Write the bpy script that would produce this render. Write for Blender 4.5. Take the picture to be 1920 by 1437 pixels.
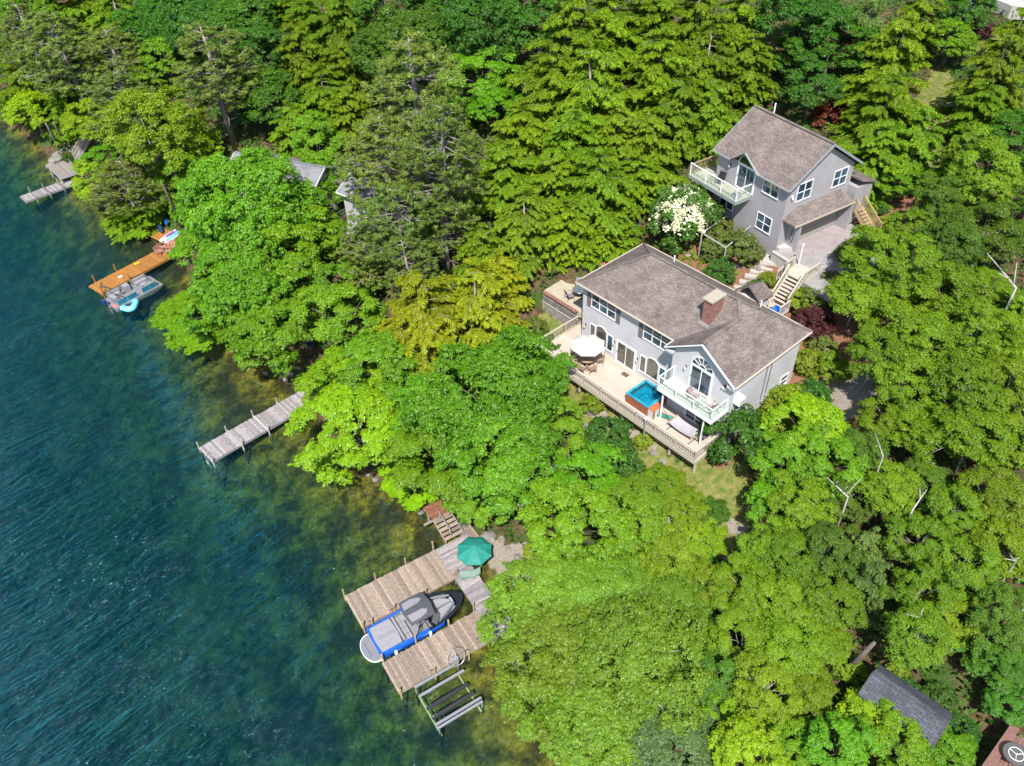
import bpy, math, random
import numpy as np
from mathutils import Matrix, Vector

for _o in list(bpy.data.objects):
    bpy.data.objects.remove(_o)
SC = bpy.context.scene
COL = SC.collection
PI = math.pi

# ------------------------------------------------------------------ camera
FPX, PITCH, ROLL, CAM_Z = 1554.0, math.radians(42.21), math.radians(1.96), 49.0
_fw = np.array([0, math.cos(PITCH), -math.sin(PITCH)])
_rt = np.array([1.0, 0, 0])
_dn = np.cross(_fw, _rt)
RT = math.cos(ROLL) * _rt + math.sin(ROLL) * _dn
DN = -math.sin(ROLL) * _rt + math.cos(ROLL) * _dn
cam_d = bpy.data.cameras.new('camera')
cam = bpy.data.objects.new('camera', cam_d)
COL.objects.link(cam)
cam.matrix_world = Matrix(((RT[0], -DN[0], -_fw[0], 0), (RT[1], -DN[1], -_fw[1], 0), (RT[2], -DN[2], -_fw[2], CAM_Z), (0, 0, 0, 1)))
cam_d.sensor_fit = 'HORIZONTAL'
cam_d.sensor_width = 36
cam_d.lens = FPX / 1920 * 36
cam_d.clip_start = 0.5
cam_d.clip_end = 3000
SC.camera = cam

# ------------------------------------------------------------------ sky, sun, exposure
SUN_TO = Vector((-0.04, -0.70, 1.0)).normalized()
elev = math.asin(SUN_TO.z)
azim = math.atan2(SUN_TO.x, SUN_TO.y)
world = bpy.data.worlds.new('World')
SC.world = world
world.use_nodes = True
wn, wl = world.node_tree.nodes, world.node_tree.links
sky = wn.new('ShaderNodeTexSky')
sky.sky_type = 'NISHITA'
sky.sun_disc = False
sky.sun_elevation = elev
sky.sun_rotation = azim
wl.new(sky.outputs[0], wn['Background'].inputs[0])
wn['Background'].inputs[1].default_value = 0.12
sun_d = bpy.data.lights.new('sun', 'SUN')
sun_d.energy = 4.9
sun_d.angle = math.radians(0.5)
sun_d.color = (1.0, 0.955, 0.88)
sun = bpy.data.objects.new('sun', sun_d)
COL.objects.link(sun)
sun.rotation_euler = SUN_TO.to_track_quat('Z', 'Y').to_euler()
sun.location = (0, 0, 80)
SC.view_settings.view_transform = 'Standard'
SC.view_settings.look = 'None'
SC.view_settings.gamma = 1
SC.view_settings.exposure = 0.86
cy = SC.cycles
cy.use_denoising = True
cy.max_bounces = 5
cy.diffuse_bounces = 3
cy.glossy_bounces = 2
cy.transmission_bounces = 3
cy.transparent_max_bounces = 8
cy.volume_bounces = 1
cy.sample_clamp_indirect = 6

# ------------------------------------------------------------------ pixel rays (for reading positions off the survey picture)
def ray(px, py):
    d = RT * ((px - 960) / FPX) + DN * ((py - 718.5) / FPX) + _fw
    return d
def at(px, py, z):
    d = ray(px, py)
    t = (z - CAM_Z) / d[2]
    return np.array([d[0] * t, d[1] * t, z])

# ------------------------------------------------------------------ frames
def frame(o, deg):
    a = math.radians(deg)
    return (np.array([o[0], o[1], 0.0]), np.array([math.cos(a), math.sin(a), 0]), np.array([-math.sin(a), math.cos(a), 0]), a)
HOUSE = frame((5.89, 53.30), -49.73)
GAR = frame((21.93, 57.03), -59.0)
UDOCK = frame((-11.94, 32.34), 30.91)
GDOCK = frame((-25.62, 46.89), 37.0)
ODOCK = frame((-42.94, 70.32), 51.0)
FDOCK = frame((-58.2, 89.82), 41.7)
def fp(fr, u, w, z=0.0):
    p = fr[0] + fr[1] * u + fr[2] * w
    return (float(p[0]), float(p[1]), float(z))

# ------------------------------------------------------------------ node helpers
def newmat(name):
    m = bpy.data.materials.new(name)
    m.use_nodes = True
    nt = m.node_tree
    return m, nt, nt.nodes, nt.links, nt.nodes['Principled BSDF']
def nz(nd, ln, scale, detail=4, vec=None, rough=0.55):
    n = nd.new('ShaderNodeTexNoise')
    n.inputs['Scale'].default_value = scale
    n.inputs['Detail'].default_value = detail
    n.inputs['Roughness'].default_value = rough
    if vec is not None:
        ln.new(vec, n.inputs['Vector'])
    return n.outputs[0]
def mixc(nd, ln, fac, a, b, mode='MIX'):
    n = nd.new('ShaderNodeMix')
    n.data_type = 'RGBA'
    n.blend_type = mode
    for s, v in ((n.inputs[0], fac), (n.inputs[6], a), (n.inputs[7], b)):
        if hasattr(v, 'links'):
            ln.new(v, s)
        elif isinstance(v, (int, float)):
            s.default_value = v
        else:
            s.default_value = (*v, 1)
    return n.outputs[2]
def mth(nd, ln, op, a, b=None, c=None, clamp=False):
    n = nd.new('ShaderNodeMath')
    n.operation = op
    n.use_clamp = clamp
    for i, v in enumerate((a, b, c)):
        if v is None:
            continue
        if hasattr(v, 'links'):
            ln.new(v, n.inputs[i])
        else:
            n.inputs[i].default_value = v
    return n.outputs[0]
def mapr(nd, ln, v, a, b, c=0.0, d=1.0):
    n = nd.new('ShaderNodeMapRange')
    ln.new(v, n.inputs[0])
    for i, x in enumerate((a, b, c, d)):
        n.inputs[i + 1].default_value = x
    return n.outputs[0]
def bump(nd, ln, h, strength, dist, bs):
    n = nd.new('ShaderNodeBump')
    n.inputs['Strength'].default_value = strength
    n.inputs['Distance'].default_value = dist
    ln.new(h, n.inputs['Height'])
    ln.new(n.outputs[0], bs.inputs['Normal'])
    return n
def pos(nd):
    return nd.new('ShaderNodeNewGeometry').outputs['Position']
MATS = {}
ALB = 0.85
def M(name, col, rough=0.6, metal=0.0, var=0.16, scale=4.0, rnd=0.0, bmp=0.0, col2=None, spec=0.4, wet=False):
    if name in MATS:
        return MATS[name]
    col = [c * ALB for c in col]
    col2 = [c * ALB for c in col2] if col2 else None
    m, nt, nd, ln, bs = newmat(name)
    p = pos(nd)
    n = mth(nd, ln, 'ADD', mth(nd, ln, 'MULTIPLY', nz(nd, ln, scale, 5, p), 0.6), mth(nd, ln, 'MULTIPLY', nz(nd, ln, scale * 6.5, 3, p), 0.4))
    n = mapr(nd, ln, n, 0.32, 0.68)
    c = mixc(nd, ln, n, [x * (1 - var) for x in col], [min(1, x * (1 + var)) for x in (col2 or col)])
    if rnd:
        oi = nd.new('ShaderNodeObjectInfo')
        f = mapr(nd, ln, oi.outputs['Random'], 0, 1, 1 - rnd, 1 + rnd)
        hs = nd.new('ShaderNodeHueSaturation')
        ln.new(c, hs.inputs['Color'])
        ln.new(f, hs.inputs['Value'])
        c = hs.outputs[0]
    if wet:                      # below the waterline: algae, plus murky water's dimming painted in as dark colour
        sp = nd.new('ShaderNodeSeparateXYZ'); ln.new(p, sp.inputs[0])
        c = mixc(nd, ln, mapr(nd, ln, sp.outputs[2], -0.25, 0.08, 1, 0), c, (0.022, 0.026, 0.010))
    ln.new(c, bs.inputs['Base Color'])
    bs.inputs['Roughness'].default_value = rough
    bs.inputs['Metallic'].default_value = metal
    bs.inputs['Specular IOR Level'].default_value = spec
    if bmp:
        bump(nd, ln, n, bmp, 0.05, bs)
    MATS[name] = m
    return m
def uvnode(nd):
    return nd.new('ShaderNodeTexCoord').outputs['UV']
def shingle_mat(name, c1, c2, cm):
    m, nt, nd, ln, bs = newmat(name)
    uv = uvnode(nd)
    b = nd.new('ShaderNodeTexBrick')
    ln.new(uv, b.inputs['Vector'])
    b.inputs['Scale'].default_value = 1.0
    b.inputs['Brick Width'].default_value = 0.38
    b.inputs['Row Height'].default_value = 0.15
    b.inputs['Mortar Size'].default_value = 0.012
    b.inputs['Color1'].default_value = (*c1, 1)
    b.inputs['Color2'].default_value = (*c2, 1)
    b.inputs['Mortar'].default_value = (*cm, 1)
    b.offset = 0.5
    p = pos(nd)
    n1 = mapr(nd, ln, nz(nd, ln, 0.9, 5, p), 0.3, 0.7, 0.72, 1.18)
    n2 = mapr(nd, ln, nz(nd, ln, 7.0, 3, p), 0.3, 0.7, 0.8, 1.2)
    c = mixc(nd, ln, 1.0, b.outputs['Color'], mth(nd, ln, 'MULTIPLY', n1, n2), 'MULTIPLY')
    moss = mapr(nd, ln, nz(nd, ln, 0.55, 4, p), 0.62, 0.74, 0, 0.5)
    c = mixc(nd, ln, moss, c, (0.20, 0.19, 0.10))
    ln.new(c, bs.inputs['Base Color'])
    bs.inputs['Roughness'].default_value = 0.9
    bs.inputs['Specular IOR Level'].default_value = 0.2
    bump(nd, ln, b.outputs['Fac'], -0.5, 0.012, bs)
    MATS[name] = m
    return m
def siding_mat(name, col, pitch=0.13):
    m, nt, nd, ln, bs = newmat(name)
    uv = nd.new('ShaderNodeSeparateXYZ')
    ln.new(uvnode(nd), uv.inputs[0])
    f = mth(nd, ln, 'FRACT', mth(nd, ln, 'DIVIDE', uv.outputs[1], pitch))
    p = pos(nd)
    n = mapr(nd, ln, nz(nd, ln, 0.8, 4, p), 0.3, 0.7, 0.9, 1.06)
    k = mapr(nd, ln, f, 0.0, 0.12, 0.82, 1.0)
    c = mixc(nd, ln, 1.0, col, mth(nd, ln, 'MULTIPLY', n, k), 'MULTIPLY')
    ln.new(c, bs.inputs['Base Color'])
    bs.inputs['Roughness'].default_value = 0.6
    bump(nd, ln, f, 0.35, 0.015, bs)
    MATS[name] = m
    return m
def brick_mat(name):
    m, nt, nd, ln, bs = newmat(name)
    b = nd.new('ShaderNodeTexBrick')
    ln.new(uvnode(nd), b.inputs['Vector'])
    b.inputs['Scale'].default_value = 1.0
    b.inputs['Brick Width'].default_value = 0.21
    b.inputs['Row Height'].default_value = 0.075
    b.inputs['Mortar Size'].default_value = 0.009
    b.inputs['Color1'].default_value = (0.25, 0.070, 0.040, 1)
    b.inputs['Color2'].default_value = (0.14, 0.040, 0.026, 1)
    b.inputs['Mortar'].default_value = (0.24, 0.20, 0.18, 1)
    n = mapr(nd, ln, nz(nd, ln, 5.0, 4, pos(nd)), 0.3, 0.7, 0.65, 1.25)
    ln.new(mixc(nd, ln, 1.0, b.outputs['Color'], n, 'MULTIPLY'), bs.inputs['Base Color'])
    bs.inputs['Roughness'].default_value = 0.9
    bump(nd, ln, b.outputs['Fac'], -0.6, 0.01, bs)
    MATS[name] = m
    return m
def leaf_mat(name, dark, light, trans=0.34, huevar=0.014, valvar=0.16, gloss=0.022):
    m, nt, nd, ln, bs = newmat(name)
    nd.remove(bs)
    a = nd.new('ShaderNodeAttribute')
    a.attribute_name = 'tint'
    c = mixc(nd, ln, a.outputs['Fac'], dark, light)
    oi = nd.new('ShaderNodeObjectInfo')
    hs = nd.new('ShaderNodeHueSaturation')
    ln.new(c, hs.inputs['Color'])
    r1 = mapr(nd, ln, oi.outputs['Random'], 0, 1, 0.5 - huevar, 0.5 + huevar)
    r2 = mth(nd, ln, 'FRACT', mth(nd, ln, 'MULTIPLY', oi.outputs['Random'], 7.31))
    ln.new(r1, hs.inputs['Hue'])
    ln.new(mapr(nd, ln, r2, 0, 1, 1 - valvar, 1 + valvar), hs.inputs['Value'])
    d = nd.new('ShaderNodeBsdfDiffuse')
    t = nd.new('ShaderNodeBsdfTranslucent')
    g = nd.new('ShaderNodeBsdfGlossy')
    g.inputs['Roughness'].default_value = 0.38
    ln.new(hs.outputs[0], d.inputs[0])
    ln.new(mixc(nd, ln, 1.0, hs.outputs[0], (1.25, 1.15, 0.6), 'MULTIPLY'), t.inputs[0])
    s1 = nd.new('ShaderNodeMixShader')
    s1.inputs[0].default_value = trans
    ln.new(d.outputs[0], s1.inputs[1])
    ln.new(t.outputs[0], s1.inputs[2])
    s2 = nd.new('ShaderNodeMixShader')
    s2.inputs[0].default_value = gloss
    ln.new(s1.outputs[0], s2.inputs[1])
    ln.new(g.outputs[0], s2.inputs[2])
    ln.new(s2.outputs[0], nd['Material Output'].inputs[0])
    MATS[name] = m
    return m
def glass_mat(name, col, rough=0.03):
    m, nt, nd, ln, bs = newmat(name)
    n = mapr(nd, ln, nz(nd, ln, 0.9, 2, pos(nd)), 0.35, 0.65, 0.5, 1.6)
    ln.new(mixc(nd, ln, 1.0, col, n, 'MULTIPLY'), bs.inputs['Base Color'])
    bs.inputs['Roughness'].default_value = rough
    bs.inputs['Specular IOR Level'].default_value = 1.0
    bs.inputs['IOR'].default_value = 1.6
    MATS[name] = m
    return m
def clear_mat(name, col, fac):
    m, nt, nd, ln, bs = newmat(name)
    tr = nd.new('ShaderNodeBsdfTransparent')
    tr.inputs[0].default_value = (*col, 1)
    bs.inputs['Base Color'].default_value = (*[c * 0.8 for c in col], 1)
    bs.inputs['Roughness'].default_value = 0.05
    mx = nd.new('ShaderNodeMixShader')
    mx.inputs[0].default_value = fac
    ln.new(tr.outputs[0], mx.inputs[1])
    ln.new(bs.outputs[0], mx.inputs[2])
    ln.new(mx.outputs[0], nd['Material Output'].inputs[0])
    MATS[name] = m
    return m

ROOF = shingle_mat('brown_shingles', (0.195, 0.160, 0.146), (0.135, 0.110, 0.101), (0.065, 0.052, 0.048))
ROOF_GREY = shingle_mat('grey_shingles', (0.22, 0.22, 0.24), (0.17, 0.17, 0.19), (0.09, 0.09, 0.10))
ROOF_DARK = shingle_mat('dark_shingles', (0.085, 0.09, 0.105), (0.055, 0.06, 0.075), (0.03, 0.03, 0.035))
SIDING = siding_mat('pale_grey_siding', (0.46, 0.455, 0.48))
SIDING2 = siding_mat('grey_siding', (0.31, 0.295, 0.31))
STUCCO = M('foundation', (0.42, 0.41, 0.38), 0.9, var=0.12, scale=2)
BRICK = brick_mat('red_brick')
WHITE = M('white_trim', (0.78, 0.79, 0.80), 0.4, var=0.05)
BEIGE = M('beige_paint', (0.46, 0.41, 0.33), 0.6, var=0.07, scale=2, rnd=0.06)
DECKM = M('beige_decking', (0.47, 0.405, 0.34), 0.65, var=0.09, scale=1.2, rnd=0.05)
GUTTER = M('tan_gutter', (0.50, 0.43, 0.34), 0.5, var=0.08)
FASCIA = M('grey_green_fascia', (0.25, 0.28, 0.28), 0.5, var=0.08)
SHUTTER = M('brown_shutter', (0.14, 0.115, 0.125), 0.6, var=0.1)
GLASS = glass_mat('window_glass', (0.035, 0.06, 0.085))
GLASS_W = glass_mat('window_glass_warm', (0.06, 0.06, 0.05))
CLEAR = clear_mat('balustrade_glass', (0.93, 0.98, 0.96), 0.09)
DARKM = M('dark_metal', (0.05, 0.045, 0.045), 0.4, metal=0.6)
BLACK = M('black_rubber', (0.025, 0.025, 0.028), 0.6)
CONC = M('concrete', (0.40, 0.37, 0.34), 0.9, var=0.2, scale=2.5, bmp=0.2)
STONE = M('granite', (0.20, 0.185, 0.17), 0.9, var=0.4, scale=2.2, bmp=0.5, rnd=0.15)
PLANK = M('weathered_plank', (0.27, 0.21, 0.165), 0.9, var=0.34, scale=5, rnd=0.28)
PLANK_G = M('silvered_plank', (0.26, 0.235, 0.24), 0.9, var=0.36, scale=5, rnd=0.3)
PLANK_O = M('orange_stained_plank', (0.31, 0.135, 0.028), 0.75, var=0.3, scale=4, rnd=0.16)
PLANK_B = M('red_brown_plank', (0.20, 0.105, 0.085), 0.7, var=0.2, scale=4, rnd=0.12)
POSTM = M('timber_post', (0.36, 0.27, 0.15), 0.85, var=0.3, scale=5, rnd=0.2, wet=True)
POSTG = M('grey_post', (0.36, 0.34, 0.31), 0.85, var=0.3, scale=5, rnd=0.2, wet=True)
TANWOOD = M('tan_timber', (0.40, 0.30, 0.16), 0.8, var=0.2, scale=4, rnd=0.12)
TEAK = M('teak', (0.33, 0.22, 0.15), 0.6, var=0.2, scale=5)
TAUPE = M('taupe_fabric', (0.33, 0.27, 0.25), 0.8, var=0.1)
BARK = M('bark', (0.13, 0.105, 0.09), 0.95, var=0.35, scale=6, bmp=0.4)
BARK_P = M('grey_pine_bark', (0.30, 0.26, 0.24), 0.95, var=0.3, scale=6, bmp=0.4)
BARK_B = M('white_birch_bark', (0.38, 0.36, 0.33), 0.85, var=0.35, scale=5)
ALU = M('aluminium', (0.62, 0.63, 0.64), 0.35, metal=0.7, wet=True)
CANVAS = M('white_canvas', (0.54, 0.53, 0.50), 0.8, var=0.03)
GREENC = M('green_canvas', (0.012, 0.20, 0.16), 0.7, var=0.14, scale=2)
CUSHION = M('pale_grey_vinyl', (0.185, 0.19, 0.21), 0.5, var=0.06)
CUSHION_L = M('light_vinyl', (0.27, 0.265, 0.285), 0.5, var=0.06)
CHAR = M('charcoal_canvas', (0.065, 0.068, 0.08), 0.7, var=0.12)
GREYC = M('grey_canvas', (0.22, 0.215, 0.24), 0.75, var=0.1)
BLUEP = M('blue_gelcoat', (0.012, 0.10, 0.52), 0.12, var=0.05, spec=0.8)
BLACKP = M('black_gelcoat', (0.012, 0.014, 0.018), 0.12, var=0.05, spec=0.8)
TEALP = M('teal_panel', (0.02, 0.16, 0.24), 0.25, var=0.1)
NAVY = M('navy_paint', (0.02, 0.05, 0.14), 0.25)

# ------------------------------------------------------------------ mesh helpers
def tag(o, label=None, cat=None, group=None, kind=None):
    if label: o['label'] = label
    if cat: o['category'] = cat
    if group: o['group'] = group
    if kind: o['kind'] = kind
    return o
def thing(name, label, cat, loc=(0, 0, 0), rz=0.0, group=None):
    o = bpy.data.objects.new(name, None)
    o.empty_display_size = 0.3
    COL.objects.link(o)
    o.location = loc
    o.rotation_euler = (0, 0, rz)
    return tag(o, label, cat, group)
class MB:
    def __init__(s):
        s.v, s.f, s.m = [], [], []
    def add(s, vs, fs, mi=0):
        b = len(s.v)
        s.v += [tuple(map(float, p)) for p in vs]
        s.f += [tuple(i + b for i in f) for f in fs]
        s.m += [mi] * len(fs)
        return s
    def box(s, x0, x1, y0, y1, z0, z1, mi=0):
        return s.add([(x0, y0, z0), (x1, y0, z0), (x1, y1, z0), (x0, y1, z0), (x0, y0, z1), (x1, y0, z1), (x1, y1, z1), (x0, y1, z1)],
                     [(0, 3, 2, 1), (4, 5, 6, 7), (0, 1, 5, 4), (1, 2, 6, 5), (2, 3, 7, 6), (3, 0, 4, 7)], mi)
    def bar(s, p, q, w, h, mi=0, up=(0, 0, 1)):
        p, q = Vector(p), Vector(q)
        d = (q - p).normalized()
        r = d.cross(Vector(up))
        if r.length < 1e-4:
            r = d.cross(Vector((1, 0, 0)))
        r.normalize()
        n = r.cross(d)
        c = [(-w / 2, -h / 2), (w / 2, -h / 2), (w / 2, h / 2), (-w / 2, h / 2)]
        vs = [p + r * a + n * b for a, b in c] + [q + r * a + n * b for a, b in c]
        return s.add(vs, [(0, 1, 2, 3), (7, 6, 5, 4), (0, 4, 5, 1), (1, 5, 6, 2), (2, 6, 7, 3), (3, 7, 4, 0)], mi)
    def tube(s, pts, rad, n=8, mi=0, caps=True):
        pts = [Vector(p) for p in pts]
        if not hasattr(rad, '__len__'):
            rad = [rad] * len(pts)
        b = len(s.v)
        prev = None
        for i, p in enumerate(pts):
            d = (pts[min(i + 1, len(pts) - 1)] - pts[max(i - 1, 0)]).normalized()
            if prev is None:
                a = d.cross(Vector((0, 0, 1)))
                if a.length < 1e-3:
                    a = d.cross(Vector((1, 0, 0)))
            else:
                a = prev - d * prev.dot(d)
            a.normalize()
            prev = a
            c = d.cross(a)
            for k in range(n):
                t = 2 * PI * k / n
                s.v.append(tuple(p + (a * math.cos(t) + c * math.sin(t)) * rad[i]))
        for i in range(len(pts) - 1):
            for k in range(n):
                k2 = (k + 1) % n
                s.f.append((b + i * n + k, b + i * n + k2, b + (i + 1) * n + k2, b + (i + 1) * n + k))
                s.m.append(mi)
        if caps:
            s.f.append(tuple(b + k for k in range(n))[::-1]); s.m.append(mi)
            s.f.append(tuple(b + (len(pts) - 1) * n + k for k in range(n))); s.m.append(mi)
        return s
    def prism(s, poly, z0, z1, mi=0):
        n = len(poly)
        return s.add([(x, y, z0) for x, y in poly] + [(x, y, z1) for x, y in poly],
                     [tuple(range(n))[::-1], tuple(range(n, 2 * n))] + [(i, (i + 1) % n, (i + 1) % n + n, i + n) for i in range(n)], mi)
    def vprism(s, poly, y0, y1, mi=0):   # polygon in x-z, extruded along y
        n = len(poly)
        return s.add([(x, y0, z) for x, z in poly] + [(x, y1, z) for x, z in poly],
                     [tuple(range(n)), tuple(range(n, 2 * n))[::-1]] + [(i, i + n, (i + 1) % n + n, (i + 1) % n) for i in range(n)], mi)
    def lathe(s, prof, n=16, c=(0, 0, 0), mi=0):
        b = len(s.v)
        for r, z in prof:
            for k in range(n):
                t = 2 * PI * k / n
                s.v.append((c[0] + r * math.cos(t), c[1] + r * math.sin(t), c[2] + z))
        for i in range(len(prof) - 1):
            for k in range(n):
                k2 = (k + 1) % n
                s.f.append((b + i * n + k, b + i * n + k2, b + (i + 1) * n + k2, b + (i + 1) * n + k))
                s.m.append(mi)
        return s
    def shell(s, faces, th, mi=0):       # roof planes -> slab of thickness th
        key, vs = {}, []
        def idx(p):
            k = tuple(round(c, 4) for c in p)
            if k not in key:
                key[k] = len(vs); vs.append(p)
            return key[k]
        F = [[idx(p) for p in f] for f in faces]
        n = len(vs)
        allv = vs + [(p[0], p[1], p[2] - th) for p in vs]
        fs = [tuple(f) for f in F] + [tuple(i + n for i in f[::-1]) for f in F]
        ed = {}
        for f in F:
            for a, b in zip(f, f[1:] + f[:1]):
                ed[(a, b)] = 1
        for a, b in list(ed):
            if (b, a) not in ed:
                fs.append((b, a, a + n, b + n))
        return s.add(allv, fs, mi)
    def build(s, name, mat, parent=None, smooth=False, loc=None, rz=None):
        me = bpy.data.meshes.new(name)
        me.from_pydata(s.v, [], s.f)
        mats = mat if isinstance(mat, (list, tuple)) else [mat]
        for m_ in mats:
            me.materials.append(m_)
        if len(mats) > 1:
            me.polygons.foreach_set('material_index', s.m)
        uv = me.uv_layers.new(name='UVMap')
        dat = np.zeros(len(me.loops) * 2, dtype=np.float32)
        for p in me.polygons:
            nrm = p.normal
            t = Vector((0, 0, 1)).cross(nrm)
            if t.length < 0.02:
                t = Vector((1, 0, 0))
            t.normalize()
            bt = nrm.cross(t)
            for li in p.loop_indices:
                co = me.vertices[me.loops[li].vertex_index].co
                dat[2 * li] = co.dot(t)
                dat[2 * li + 1] = co.dot(bt)
        uv.data.foreach_set('uv', dat)
        if smooth:
            me.polygons.foreach_set('use_smooth', [True] * len(me.polygons))
        me.update()
        o = bpy.data.objects.new(name, me)
        COL.objects.link(o)
        if parent is not None:
            o.parent = parent
        if loc is not None:
            o.location = loc
        if rz is not None:
            o.rotation_euler = (0, 0, rz)
        return o
_cubes = {}
def piece(name, mat, parent, c, size, rot=(0, 0, 0)):
    me = _cubes.get(mat.name)
    if me is None:
        o = MB().box(-.5, .5, -.5, .5, -.5, .5).build('board', mat)
        me = o.data
        bpy.data.objects.remove(o)
        _cubes[mat.name] = me
    o = bpy.data.objects.new(name, me)
    COL.objects.link(o)
    o.parent = parent
    o.location = c
    o.scale = size
    o.rotation_euler = rot
    return o
def pbox(name, mat, parent, x0, x1, y0, y1, z0, z1):
    return piece(name, mat, parent, ((x0 + x1) / 2, (y0 + y1) / 2, (z0 + z1) / 2), (abs(x1 - x0), abs(y1 - y0), abs(z1 - z0)))
def copy_tree(o, parent=None):
    c = o.copy()
    COL.objects.link(c)
    c.parent = parent
    for ch in list(o.children):
        copy_tree(ch, c)
    return c
# ------------------------------------------------------------------ terrain heights
SHORE_PX = [(-160, 130), (-60, 185), (0, 228), (62, 262), (96, 300), (120, 330), (160, 352), (192, 388), (235, 420), (282, 446), (318, 452), (345, 476), (352, 520), (372, 590),
            (408, 640), (450, 684), (505, 690), (560, 730), (588, 756), (606, 806), (645, 872), (705, 903), (748, 920), (800, 962), (832, 984),
            (880, 1010), (915, 1062), (930, 1120), (922, 1190), (940, 1222), (978, 1262), (1010, 1320), (1040, 1400), (1062, 1470), (1090, 1580)]
LAKE_PX = [(770, 1165, -1.4), (645, 1118, -2.1), (840, 1290, -1.0), (700, 1330, -2.6), (900, 1420, -1.5), (372, 840, -2.0), (480, 830, -0.9), (540, 920, -1.9), (640, 1000, -1.6),
           (300, 900, -4.6), (400, 1020, -4.8), (520, 1150, -4.6), (560, 1330, -4.8), (720, 1430, -3.6), (420, 760, -0.9), (330, 700, -2.2), (300, 620, -1.8), (200, 640, -3.6), (200, 560, -2.6), (160, 480, -2.2), (60, 430, -3.0), (90, 390, -1.6), (30, 320, -1.6), (-40, 380, -4.5),
           (240, 480, -1.2), (180, 800, -5.0), (100, 1000, -7.0), (0, 700, -6.5), (-200, 700, -9), (-400, 1100, -11), (0, 1400, -9.5), (300, 1300, -5.5), (200, 1700, -10), (700, 1800, -5), (-300, 300, -8), (-700, 500, -13), (450, 1450, -6.2)]
ctl = [(*at(x, y, 0)[:2], 0.0) for x, y in SHORE_PX] + [(*at(x, y, z)[:2], z) for x, y, z in LAKE_PX]
def hp(u, w, z): ctl.append((*fp(HOUSE, u, w)[:2], z))
def gp(u, w, z): ctl.append((*fp(GAR, u, w)[:2], z))
def pp(x, y, z): ctl.append((*at(x, y, z)[:2], z))
for a in ((-3, -5, 3.5), (0, -4.4, 3.9), (5, -4.4, 4.0), (10, -4.4, 4.0), (15.5, -4.4, 3.9), (16, 0, 4.9), (16, 5, 5.5), (15.8, 8, 6.6), (7, 2, 4.0), (3, 5, 4.4), (12, 5, 4.4), (7, -2, 4.0), (13, -2, 4.1),
          (13.5, 9, 8.3), (10, 11.5, 8.5), (12.4, 11.5, 8.5), (11, 12.8, 9.3), (10.5, 10, 8.4), (7, 9.5, 8.7), (1, 9, 8.4), (-3, 8, 7.4), (-3, 3, 6.75), (-6, 3, 6.8), (-3, 0, 4.9), (-6, -0.5, 4.8), (18, 3, 5.6), (19, 8, 7.2)):
    hp(*a)
for a in ((-8, -3, 9.3), (-4, -2.5, 9.4), (0, -2.2, 9.6), (-8, 3, 10.4), (-4, 3, 10.6), (-4, 9, 11.4), (1.5, 4, 10.6), (4, 1, 10.6), (5, 4, 10.6), (3, 7, 10.6), (8, 3, 10.6), (8, 8, 10.7), (0.3, 7, 10.7), (-10, 9, 11.2), (2, 11, 11.6), (3.2, -2.6, 9.6)):
    gp(*a)
for a in ((1330, 940, 3.2), (1300, 990, 2.7), (1345, 1045, 2.6), (1150, 880, 2.2), (975, 970, 0.9), (965, 1060, 0.6), (1010, 1130, 0.7), (1100, 1300, 0.9), (1200, 1430, 1.2), (1050, 850, 1.9), (880, 800, 1.8), (760, 760, 1.5), (700, 640, 2.6), (620, 640, 1.8), (560, 560, 2.2),
          (640, 440, 4.0), (480, 330, 5.0), (400, 420, 2.2), (330, 330, 3.6), (200, 250, 3.2), (300, 120, 8), (100, 60, 6), (500, 120, 9.5), (750, 250, 8.5), (800, 450, 6.8), (900, 550, 5.4), (950, 350, 9), (900, 100, 12.5), (1200, 350, 10), (1200, 150, 13.5),
          (1500, 100, 14.5), (1700, 200, 14), (1875, 30, 16.0), (1700, 20, 17), (1400, -60, 19), (800, -60, 16), (200, -60, 11), (1750, 400, 12.5), (1900, 400, 13), (1650, 620, 9.5), (1850, 650, 10.5), (1600, 760, 7.6), (1500, 830, 5.6), (1600, 950, 5.6), (1800, 950, 7.6),
          (1450, 1050, 3.8), (1700, 1150, 5.2), (1880, 1150, 6.5), (1500, 1250, 3.0), (1640, 1300, 3.6), (1870, 1400, 4.2), (1400, 1420, 1.9), (1700, 1500, 3.4), (2100, 1100, 8.5), (2100, 600, 12.5), (2100, 1500, 5), (2200, 100, 18)):
    pp(*a)
ctl += [(-90, 260, 14), (60, 280, 26), (200, 200, 28), (260, 60, 22), (200, -60, 12), (-300, 300, 0.5), (-260, 60, -14), (-160, -80, -14), (40, -60, -3), (90, -50, 5)]
CT = np.array(ctl, dtype=float)
_sc = 50.0
_P = CT[:, :2] / _sc
def _kern(d2): return 0.5 * d2 * np.log(d2 + 1e-12)
_n = len(CT)
_K = _kern(((_P[:, None] - _P[None]) ** 2).sum(-1)) + np.eye(_n) * 0.002
_A = np.zeros((_n + 3, _n + 3))
_A[:_n, :_n] = _K
_A[:_n, _n] = 1; _A[:_n, _n + 1:] = _P
_A[_n, :_n] = 1; _A[_n + 1:, :_n] = _P.T
_W = np.linalg.solve(_A, np.concatenate([CT[:, 2], np.zeros(3)]))
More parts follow.
